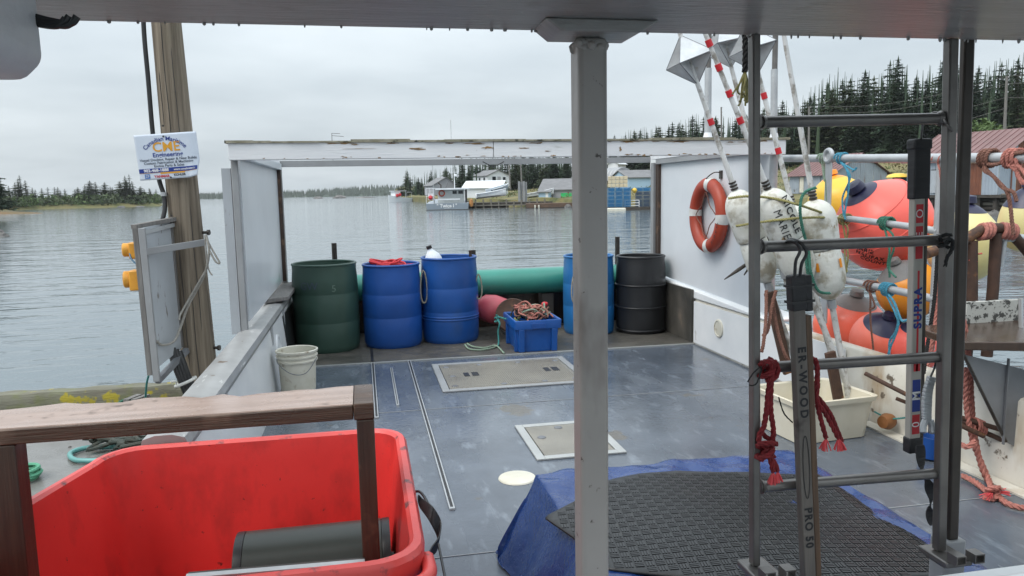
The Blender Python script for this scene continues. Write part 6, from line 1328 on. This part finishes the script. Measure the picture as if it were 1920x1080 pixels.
# trap stacks on their float
D = 82
def trap_proto():
    m = MB(); w_, d_, h_ = .60, 1.0, .42
    for x in [w_*i/6 for i in range(7)]:
        for y in (0, d_): m.box(x-.016, x+.016, y-.016, y+.016, 0, h_)
    for z in [h_*i/4 for i in range(5)]:
        for y in (0, d_): m.box(0, w_, y-.012, y+.012, z-.016, z+.016)
        for x in (0, w_): m.box(x-.012, x+.012, 0, d_, z-.016, z+.016)
    for x in [w_*i/4 for i in range(5)]: m.box(x-.016, x+.016, 0, d_, h_-.012, h_+.012)
    m.box(.06, w_-.06, .12, d_-.1, .04, h_*.86)
    return m
me_cache = {}
def trap(p, az, mat, label, group):
    if mat.name not in me_cache:
        o_ = obj('lobster_trap', trap_proto(), mat, flat=True); me_cache[mat.name] = o_
        sh_ = o_.data
        sh_.transform(Matrix.Translation((0,0,0)))
    else: o_ = me_cache[mat.name].copy(); col.objects.link(o_)
    o_.location = p; o_.rotation_euler = (0,0,-az); tag(o_, label, 'lobster trap', group); return o_
words = ['bottom','second','third','fourth','top']; L1 = frame_at(1141,D,0); az = math.atan2(ray(1141,hor(1141)).x, ray(1141,hor(1141)).y)
zb = zpy(1165,388,D)
sw_, shh = mp(14.6,D), mp(7.2,D)
for c_ in range(3):
    for r_ in range(5):
        o_ = trap(L1(c_*sw_*.98+.3, .6, zb+r_*shh), az, m_trap, 'bright blue wire lobster trap, %s row of the %s stack by the grey post' % (words[r_], ['left','middle','right'][c_]), 'bright blue traps'); o_.scale = (sw_/.62, 1, shh/.44)
L2 = frame_at(1193,D,0); az2 = math.atan2(ray(1193,hor(1193)).x, ray(1193,hor(1193)).y)
for c_ in range(3):
    for r_ in range(5):
        o_ = trap(L2(c_*sw_*.95+.3, .9, zb+r_*shh*.98), az2, m_trap2 if r_ < 4 else m_trap, '%s wire lobster trap, %s row of the %s stack beside the canopy post' % ('slate blue' if r_ < 4 else 'blue', words[r_], ['left','middle','right'][c_]), 'slate blue traps'); o_.scale = (sw_/.62, 1, shh/.44)
fl_ = thing('trap_wharf', 'low timber wharf carrying the stacked lobster traps', 'wharf', L1(3,1,WZ)); m = MB(); lbox(m, L1, -1.5, 7.0, -.2, 3.5, zb-.35, zb-.03); obj('deck', m, m_timber, fl_, flat=True)
for i in range(6): p = L1(-1+i*1.5, 0, 0); obj('pile', MB().tube([V((p.x,p.y,-1.5)), V((p.x,p.y,zb-.36))], .12, 8), m_pile, fl_)
wl = thing('white_skiff', 'pale low skiff moored below the blue traps', 'boat', L1(.3,-2,WZ)); m = MB(); lbox(m, L1, -.6, 1.8, -2.2, -1.2, WZ-.1, WZ+.28); obj('hull', m, m_bucket, wl, bevel=.1)
yb = thing('yellow_buoy', 'yellow round buoy between the two trap stacks', 'buoy', L2(-.3,.3,zb+1.4)); obj('ball', MB().lathe([(.002,-.28),(.17,-.22),(.28,0),(.2,.2),(.002,.28)], L2(-.18,.4,zb+1.75), n=16), m_yellow, yb)
wr = thing('white_railing', 'small white railing in front of the blue traps', 'railing', L2(-1,-.2,zb)); m = MB()
for z in (.2,.6,1.0): m.tube([L2(-1.2,-.2,zb+z*.7), L2(.3,-.2,zb+z*.7)], .04, 6)
for x in (-1.2,.3): m.tube([L2(x,-.2,zb-.3), L2(x,-.2,zb+.7)], .04, 6)
obj('rails', m, m_bwhite, wr)
# timber wharf with piles
D = 104; LW = frame_at(885,D,0); wz = zpy(960,379,D)
tw = thing('timber_wharf', 'old timber wharf on leaning piles beside the moored grey boat', 'wharf', LW(6,1,WZ)); m = MB(); lbox(m, LW, -1, 11, 0, 5, wz-.3, wz); obj('deck', m, m_timber, tw, flat=True)
m = MB(); lbox(m, LW, -1, 5, .6, 5, -1.4, wz-.3); obj('crib', m, m_timber, tw, flat=True)
for i in range(11): x = -.6+i*1.05; lean = rnd.uniform(-.15,.15); obj('pile', MB().tube([LW(x+lean,-.15,-1.5), LW(x,-.15,wz+rnd.uniform(.1,.5))], .11, 8), m_pile, tw)
for z in (.35,.8): m = MB(); lbox(m, LW, -.8, 8, -.3, -.22, wz-z-.1, wz-z+.06); obj('fender_beam', m, m_pile, tw, flat=True)
D = 100; LS = frame_at(1000,D,0); wz2 = zpy(1030,381,D)
sw = thing('stone_wharf', 'brown timber slip with two white floats beneath it', 'wharf', LS(3,1,WZ)); m = MB(); lbox(m, LS, -1, 6.5, 0, 4, wz2-.55, wz2); obj('deck', m, pm('rusty_slip', (.14,.085,.055), (.09,.06,.045), rough=.9, scale=2), sw, flat=True)
m = MB(); lbox(m, LS, -.8, 6.2, .7, 4, -1.4, wz2-.56); obj('crib', m, m_timber, sw, flat=True)
for x in (.2,.7): obj('float', MB().lathe([(.002,-.22),(.1,-.18),(.12,0),(.1,.18),(.002,.22)], LS(x,-.1,WZ+.2), n=12), m_bucket, sw)
for i in range(9): c_ = LS(4.5+rnd.uniform(-.4,2.6), -.3+rnd.uniform(-.4,.3), WZ); o_ = obj('rock', rockm(c_, rnd.uniform(.3,.6), rnd.uniform(.3,.5), rnd.uniform(.4,.8), 60+i), m_rock, flat=True); tag(o_, 'grey boulder piled at the waterside below the green door', 'rock', 'boulders below the green door')
# dolphin of sheet piles
D = 108; LD = frame_at(974,D,0); dz = zpy(980,340,D); dd = thing('pile_cluster', 'cluster of tall grey square piles standing on the timber wharf', 'pilings', LD(.6,0,wz))
for i in range(4): m = MB(); lbox(m, LD, i*.33-.2, i*.33+.1, (i%2)*.3, (i%2)*.3+.35, wz, dz-(i%2)*.12); obj('pile', m, m_grypaint, dd, flat=True)
# small boats hauled out
def skiff(label, px, py, D, ln, wd, ht_, yaw, mh, mi, pitch=0):
    L_ = frame_at(px, D, zpy(px,py,D), yaw); t = thing('rowing_boat', label, 'boat', L_(ln/2,0,0)); m = MB(); rings = []
    for i in range(9):
        u = i/8; x = ln*u; hw_ = wd/2*(1-(max(0,u-.35)/.65)**2.2)+.02; sheer = ht_*(1+.35*u*u)+pitch*x
        rings.append([L_(x,-hw_,sheer), L_(x,-hw_*.8,sheer*.0+ht_*.35+pitch*x), L_(x,-hw_*.25,.05+pitch*x), L_(x,hw_*.25,.05+pitch*x), L_(x,hw_*.8,ht_*.35+pitch*x), L_(x,hw_,sheer)])
    for r_ in rings: m.v += r_
    m.f += [(i*6+k, i*6+k+1, (i+1)*6+k+1, (i+1)*6+k) for i in range(8) for k in range(5)] + [(0,1,2,3,4,5)]
    obj('hull', m, mh, t).modifiers.new('t','SOLIDIFY').thickness = .06
    m = MB(); m.v = [v for r_ in rings for v in (r_[0]-V((0,0,.18)), r_[5]-V((0,0,.18)))]; m.f = [(i*2, i*2+1, i*2+3, i*2+2) for i in range(8)]; obj('inside', m, mi, t)
    g_ = MB().tube([r_[0] for r_ in rings], .06, 6).tube([r_[5] for r_ in rings], .06, 6); obj('gunwale', g_, m_bwhite, t)
    return t
skiff('pale blue open boat hauled out on the wharf, bow raised to the right', 893, 374, 106, 4.2, 1.5, .75, R(-8), m_bwhite, m_hullblue, .10)
skiff('bright blue boat on the slope behind the hauled-out pale one', 916, 366, 112, 3.6, 1.6, .8, R(-35), m_hullgrey, m_hullblue, .16)
skiff('white boat with wheelhouse hoop on the slope by the pile cluster', 990, 372, 112, 3.8, 1.4, .7, R(10), m_bwhite, m_bucket, .12)
# ------------------------------------------------------------------ moored boat seen from astern
D = 99; LB = frame_at(798,D,WZ,R(3)); bw = mp(80,D)
mb_ = thing('moored_boat', 'grey lobster boat moored stern-on by the timber wharf, name on its transom', 'boat', LB(bw/2,4,0)); th_ = mp(12,D)
m = MB(); rings = [];
for i in range(8):
    u = i/7; y = 12*u; hw_ = bw/2*(1-(max(0,u-.5)/.5)**2*.8); sh2 = th_*(1+.7*u*u)
    rings.append([LB(bw/2-hw_,y,sh2), LB(bw/2-hw_*.95,y,-.4), LB(bw/2+hw_*.95,y,-.4), LB(bw/2+hw_,y,sh2)])
for r_ in rings: m.v += r_
m.f += [(i*4+k, i*4+(k+1)%4, (i+1)*4+(k+1)%4, (i+1)*4+k) for i in range(7) for k in range(4)] + [(3,2,1,0),(28,29,30,31)]
obj('hull', m, m_hullgrey, mb_, flat=True)
m = MB(); lbox(m, LB, -.02, bw+.02, -.03, -.003, -.1, .06); obj('waterline_stripe', m, m_timber, mb_, flat=True)
text('" Twice I "', .62, lambda tx, ty: LB(bw*.49+tx, -.04, th_*.62+ty), m_ink['white'], mb_, bold=.02); text('HALIFAX', .2, lambda tx, ty: LB(bw*.49+tx, -.04, th_*.25+ty), m_ink['white'], mb_)
y0 = 3.2; hx0, hx1 = bw*.26, bw*.90; hz = mp(38,D)
m = MB(); lbox(m, LB, hx0, hx1, y0, 7, th_*.9, hz); wh_ = obj('wheelhouse', m, pm('grey_white_wheelhouse', (.48,.5,.49), (.42,.44,.43), rough=.5), mb_, flat=True)
m = MB(); lbox(m, LB, hx0-.3, hx1+.7, y0-.9, 7.4, hz, hz+.2); obj('roof_slab', m, m_bwhite, mb_, flat=True)
for a_, b2 in ((.62,.72),(.76,.87)): m = MB(); lbox(m, LB, bw*a_, bw*b2, y0-.04, y0-.003, hz*.78, hz*.94); obj('window', m, m_glass, mb_, flat=True)
m = MB(); lbox(m, LB, bw*.92, bw*.97, y0-.1, y0+1, th_, hz); obj('door_opening', m, m_black, mb_, flat=True)
m = MB(); lbox(m, LB, bw*.18, bw*.80, .4, 1.4, th_*1.55, th_*1.72); obj('bench', m, m_bwhite, mb_, flat=True)
for a_ in (.2,.45,.78): obj('bench_leg', MB().tube([LB(bw*a_,.6,th_*.9), LB(bw*a_,.6,th_*1.56)], .04, 6), m_galv, mb_)
rl = MB()
for a_ in (.0,.09,.17): rl.tube([LB(bw*a_+.05,.3,th_*.9), LB(bw*a_+.05,.3,hz+.2)], .035, 6)
for z in (.62,1.0,): rl.tube([LB(.05,.3,hz*z+.18), LB(bw*.22,.3,hz*z+.18)], .035, 6)
obj('stern_rail', rl, m_bwhite, mb_); obj('pole', MB().tube([LB(bw*.19,1,th_), LB(bw*.175,1,mp(84,D))], .045, 6), m_galv, mb_); obj('exhaust_stack', MB().tube([LB(bw*.34,4,hz), LB(bw*.34,4,hz+mp(9,D)), LB(bw*.27,4,hz+mp(14,D))], .09, 8), m_darksteel, mb_)
obj('mast', MB().tube([LB(bw*.67,5,hz), LB(bw*.665,5,mp(80,D))], .06, 6).tube([LB(bw*.55,5,mp(72,D)), LB(bw*.78,5,mp(72,D))], .035, 6).tube([LB(bw*.55,5,mp(82,D)), LB(bw*.78,5,mp(82,D))], .035, 6).tube([LB(bw*.55,5,mp(72,D)), LB(bw*.55,5,mp(82,D))], .035, 6).tube([LB(bw*.78,5,mp(72,D)), LB(bw*.78,5,mp(82,D))], .035, 6), m_bwhite, mb_)
obj('radar_dome', MB().lathe([(.002,-.16),(.22,-.15),(.25,0),(.2,.14),(.002,.17)], LB(bw*.70,4.9,mp(66,D)), n=14), m_bwhite, mb_)
obj('stay', MB().tube([LB(bw*.66,5,mp(78,D)), LB(bw*.45,5,hz+.2)], .012, 4).tube([LB(bw*.66,5,mp(78,D)), LB(bw*.9,5,hz+.2)], .012, 4), m_darksteel, mb_)
obj('life_ring', MB().tube([LB(bw*.36+.36*math.cos(t), y0-.12, hz*.82+.36*math.sin(t)) for t in [2*math.pi*i/20 for i in range(20)]], .09, 8, closed=True), m_ring, mb_)
obj('red_buoy', MB().lathe([(.002,-.3),(.2,-.22),(.3,0),(.2,.22),(.002,.3)], LB(bw*.11,.2,th_*1.95), n=14), m_redtape, mb_); m = MB(); lbox(m, LB, bw*.05, bw*.17, .35, .4, th_*1.6, th_*2.6); obj('white_screen', m, m_bwhite, mb_, flat=True)
pb_ = thing('fender_buoy', 'orange fender hanging between the moored grey boat and the wharf', 'fender', LB(bw+.3,.5,.2)); obj('fender', MB().lathe([(.002,-.5),(.22,-.4),(.28,0),(.2,.5),(.002,.6)], LB(bw+.35,.5,.8), n=14), pm('rusty_orange_fender', (.45,.2,.06), rough=.6), pb_)
# small white boat further out
D = 205; LC = frame_at(734,D,WZ,R(-38)); cb2 = thing('moored_boat', 'small white fishing boat far out in front of the wooded point', 'boat', LC(3,1,0)); ln = 8.0
m = MB(); rings = []
for i in range(7):
    u = i/6; x = ln*u; hw_ = 1.4*(1-(max(0,.45-u)/.45)**2*.95); sh2 = 1.0+.9*(1-u)**2
    rings.append([LC(x,1.4-hw_,sh2), LC(x,1.4-hw_*.8,-.2), LC(x,1.4+hw_*.8,-.2), LC(x,1.4+hw_,sh2)])
for r_ in rings: m.v += r_
m.f += [(i*4+k, i*4+(k+1)%4, (i+1)*4+(k+1)%4, (i+1)*4+k) for i in range(6) for k in range(4)] + [(3,2,1,0),(24,25,26,27)]
obj('hull', m, m_bwhite, cb2); m = MB(); lbox(m, LC, 1.6, 3.4, .4, 2.4, 1, 2.9); obj('wheelhouse', m, m_bwhite, cb2, flat=True); m = MB(); lbox(m, LC, 1.2, 5.4, .3, 2.5, 2.9, 3.05); obj('roof_slab', m, m_bwhite, cb2, flat=True)
for x in (5.2,): obj('post', MB().tube([LC(x,.5,1), LC(x,.5,2.9)], .05, 6), m_bwhite, cb2)
m = MB(); lbox(m, LC, 3.3, 4.4, .42, .5, 1.6, 2.5); obj('dark_opening', m, m_glass, cb2, flat=True); obj('aerial', MB().tube([LC(2.2,1.4,3), LC(2.2,1.4,4.3)], .05, 6).tube([LC(1.6,1.4,3.9), LC(2.9,1.4,3.9)], .04, 6), m_galv, cb2)
for k in range(2): obj('red_buoy', MB().lathe([(.002,-.45),(.3,-.35),(.42,0),(.3,.35),(.002,.45)], LC(2.0+k*.9,.05,1.75+.2*k), n=12), m_redtape, cb2)
m = MB(); lbox(m, LC, 7.0, 7.1, .3, 2.5, 1, 2.6); obj('stern_frame', MB().tube([LC(7.2,.3,.9), LC(7.2,.3,2.6), LC(7.2,2.4,2.6), LC(7.2,2.4,.9)], .05, 6), m_galv, cb2)
m = MB(); lbox(m, LC, -.02, 8.05, .0, .0, 0, .1)
# ------------------------------------------------------------------ red-roofed sheds at right
def corr_wall(m, P0, P1, z0, z1a, z1b, nrm, pitch=.22, dep=.035):
    d = P1-P0; n = max(2, int(d.length/(pitch/2))); vs = []
    for i in range(n+1):
        p = P0+d*(i/n)+nrm*(dep if i % 2 else 0); z1 = z1a+(z1b-z1a)*i/n; vs += [V((p.x,p.y,z0)), V((p.x,p.y,z1))]
    m.add(vs, [(2*i, 2*i+2, 2*i+3, 2*i+1) for i in range(n)])
def redshed(name, label, L_, w_, d_, hl, hr_, npan, rusty=False, gable='f'):
    t = thing(name, label, 'shed', L_(w_/2,d_/2,0)); n_f = L_(0,-1,0)-L_(0,0,0); n_l = L_(-1,0,0)-L_(0,0,0); n_r = -n_l
    # ridge runs along x; front wall faces the water, gables left and right
    k = int(w_/1.1)
    for i in range(k):
        m = MB(); corr_wall(m, L_(w_*i/k,0,0), L_(w_*(i+1)/k-.02,0,0), L_(0,0,0).z, L_(0,0,hl).z, L_(0,0,hl).z, n_f); obj('sheet', m, m_rustsheet if (rusty and i in (k-2,)) else m_corr, t, flat=True)
    for nx, nn in ((0, n_l), (w_, n_r)):
        for j in range(4):
            y0_, y1_ = d_*j/4, d_*(j+1)/4-.02; zz = lambda y: hl+hr_*(1-abs(y-d_/2)/(d_/2)); m = MB(); corr_wall(m, L_(nx,y0_,0), L_(nx,y1_,0), L_(0,0,0).z, L_(0,0,zz(y0_)).z, L_(0,0,zz(y1_)).z, nn); obj('sheet', m, m_rustsheet if (rusty and nx > 0 and j % 2) else m_corr, t, flat=True)
    for s_ in (0, 1):
        for i in range(npan):
            x0, x1 = -.3+(w_+.6)*i/npan, -.3+(w_+.6)*(i+1)/npan-.025; y0_, y1_ = (-.35, d_/2) if s_ == 0 else (d_+.35, d_/2); za = hl-hr_*.35/(d_/2)+.03; zb_ = hl+hr_+.03; jg = rnd.uniform(-.06,.06)
            m = MB().hexa([L_(x0,y0_-jg,za),L_(x1,y0_-jg,za),L_(x1,y1_,zb_),L_(x0,y1_,zb_)], [L_(x0,y0_-jg,za+.03),L_(x1,y0_-jg,za+.03),L_(x1,y1_,zb_+.03),L_(x0,y1_,zb_+.03)])
            for rr3 in (0.0,.5): xx = x0+(x1-x0)*rr3; m.hexa([L_(xx,y0_-jg,za+.03),L_(xx+.05,y0_-jg,za+.03),L_(xx+.05,y1_,zb_+.03),L_(xx,y1_,zb_+.03)], [L_(xx,y0_-jg,za+.07),L_(xx+.05,y0_-jg,za+.07),L_(xx+.05,y1_,zb_+.07),L_(xx,y1_,zb_+.07)])
            obj('roof_sheet', m, m_redroof, t, flat=True)
    return t
D = 54; zf = zpy(1800,365,D); LR = frame_at(1700,57,zf,R(38)); hl = mp(66,D)
rs = redshed('red_roofed_shed', 'large corrugated shed with a faded red roof on a timber crib at right', LR, 6.9, 7.4, hl, mp(52,D), 8, True)
m = MB(); lbox(m, LR, 2.0, 2.75, -.09, -.04, .15, 1.75); do = obj('door', m, m_peel, rs, flat=True); m = MB(); lbox(m, LR, 2.0, 2.75, -.1, -.091, 1.76, 1.82); obj('door_head', m, m_timber, do, flat=True)
for x in (1.2, 2.3, 4.4): m = MB(); lbox(m, LR, 6.9+.037, 6.9+.07, x, x+.11, .05, hl-.05); obj('rust_batten', m, m_rustsheet, rs, flat=True)
cr_ = thing('timber_crib', 'dark timber crib carrying the large red-roofed shed', 'crib', LR(5,0,WZ-zf)); zc = WZ-zf
m = MB(); lbox(m, LR, -.3, 7.0, .5, 8, zc-.5, -.06); obj('core', m, m_timber, cr_, flat=True)
m = MB(); lbox(m, LR, -.4, 7.3, -.25, 8, -.2, -.02); obj('sill', m, m_timber, cr_, flat=True)
for i in range(5): m = MB(); lbox(m, LR, -.4, 7.2, .3, .5, zc+.05+i*.3, zc+.25+i*.3); obj('log', m, m_timber if i % 2 else m_pile, cr_, bevel=.05)
for i in range(7): m = MB(); lbox(m, LR, -.3+i*1.15, -.05+i*1.15, .0, .3, zc-.4, -.2); obj('post', m, m_timber, cr_, flat=True)
for i in range(10): c_ = LR(rnd.uniform(.5,7.5), -.9+rnd.uniform(-.5,.3), zc); o_ = obj('rock', rockm(c_, rnd.uniform(.3,.7), rnd.uniform(.2,.5), rnd.uniform(.3,.6), 80+i), m_rock, flat=True); tag(o_, 'wet grey boulder along the foot of the shed crib', 'rock', 'boulders below the crib')
D = 68; zf = zpy(1570,362,D); LR2 = frame_at(1480,71,zf,R(48)); rs2 = redshed('red_roofed_shed', 'smaller corrugated shed with a faded red roof behind the white floats', LR2, 5.2, 6.4, mp(36,D), mp(36,D), 7)
m = MB(); lbox(m, LR2, 1.4, 1.9, -.09, -.04, .1, 1.5); obj('door', m, m_bucket, rs2, flat=True)
m = MB(); lbox(m, LR2, -.4, 5.4, -.2, 6.6, WZ-zf-.5, -.03); cr2 = obj('timber_crib', m, m_timber, flat=True); tag(cr2, 'dark timber crib under the smaller red-roofed shed', 'crib')
ye = at_dist(1684,58,zpy(1684,330,58)); yt = thing('covered_gear', 'heap of dark traps under a yellow cover beside the large shed', 'gear', ye-V((0,0,1.2))); obj('cover', MB().lathe([(.9,-.1),(.7,.1),(.3,.2),(.002,.22)], ye, n=14), m_yellow, yt); m = MB()
for i in range(8): p = ye+V((rnd.uniform(-.9,.9), rnd.uniform(-.3,.5), -1.2+.4*(i//3))); m.box(p.x-.4,p.x+.4,p.y-.3,p.y+.3,p.z,p.z+.36)
obj('traps', m, m_trap2, yt, bevel=.03)
# utility poles and wires inland
def upole(label, px, py0, py1, D, arm=True):
    a_ = at_dist(px, D, zpy(px,py1,D)-1); b2 = at_dist(px-2, D, zpy(px,py0,D)); t = thing('power_pole', label, 'pole', a_); obj('shaft', MB().tube([a_, b2], [.15,.11], 8), m_greywood, t)
    for k in range(3): obj('insulator', MB().lathe([(.002,0),(.07,.02),(.05,.14),(.002,.16)], b2+V((.12,-.08,-.15-.7*k)), n=8), m_galv, t)
    return t, b2
u1 = upole('grey power pole standing behind the large red roof', 1878, 148, 252, 74); u2 = upole('thin power pole against the spruces right of the leaning poles', 1515, 203, 300, 92); u3 = upole('power pole on the ridge right of the left canopy mast', 1352, 204, 262, 120); u4 = upole('pale power pole standing right of the white house', 979, 302, 345, 140); u5 = upole('grey power pole in front of the white house', 957, 302, 345, 138)
wm = MB()
for k, dz in enumerate((0,-.7,-2.0)):
    p0, p1, p2 = u1[1]+V((0,0,dz)), u2[1]+V((0,0,dz)), at_dist(2150,60,u1[1].z+1.5+dz)
    for a_, b2 in ((p0,p1),(p0,p2)): wm.tube([a_.lerp(b2,i/10)-V((0,0,1.0*math.sin(math.pi*i/10))) for i in range(11)], .014, 4)
wm.tube([u1[1]+V((0,0,-3)), at_dist(1790,70,zpy(1790,232,70))], .014, 4)
wo = obj('power_line', wm, m_greywood); tag(wo, 'power lines strung between the poles in front of the spruces', 'power line')
# ================================================================== damp air over the harbour
hz_ = MB().box(-2600, 2600, -1200, 2600, -3, 45); hm = bpy.data.materials.new('damp_air'); hm.use_nodes = True; t = hm.node_tree
for n_ in list(t.nodes):
    if n_.type == 'BSDF_PRINCIPLED': t.nodes.remove(n_)
pv = t.nodes.new('ShaderNodeVolumePrincipled'); pv.inputs['Color'].default_value = (.92,.95,.97,1); pv.inputs['Density'].default_value = .00016; t.links.new(pv.outputs[0], t.nodes['Material Output'].inputs['Volume'])
HAZE = True
if HAZE: ho = obj('haze', hz_, hm, flat=True); tag(ho, kind='stuff');
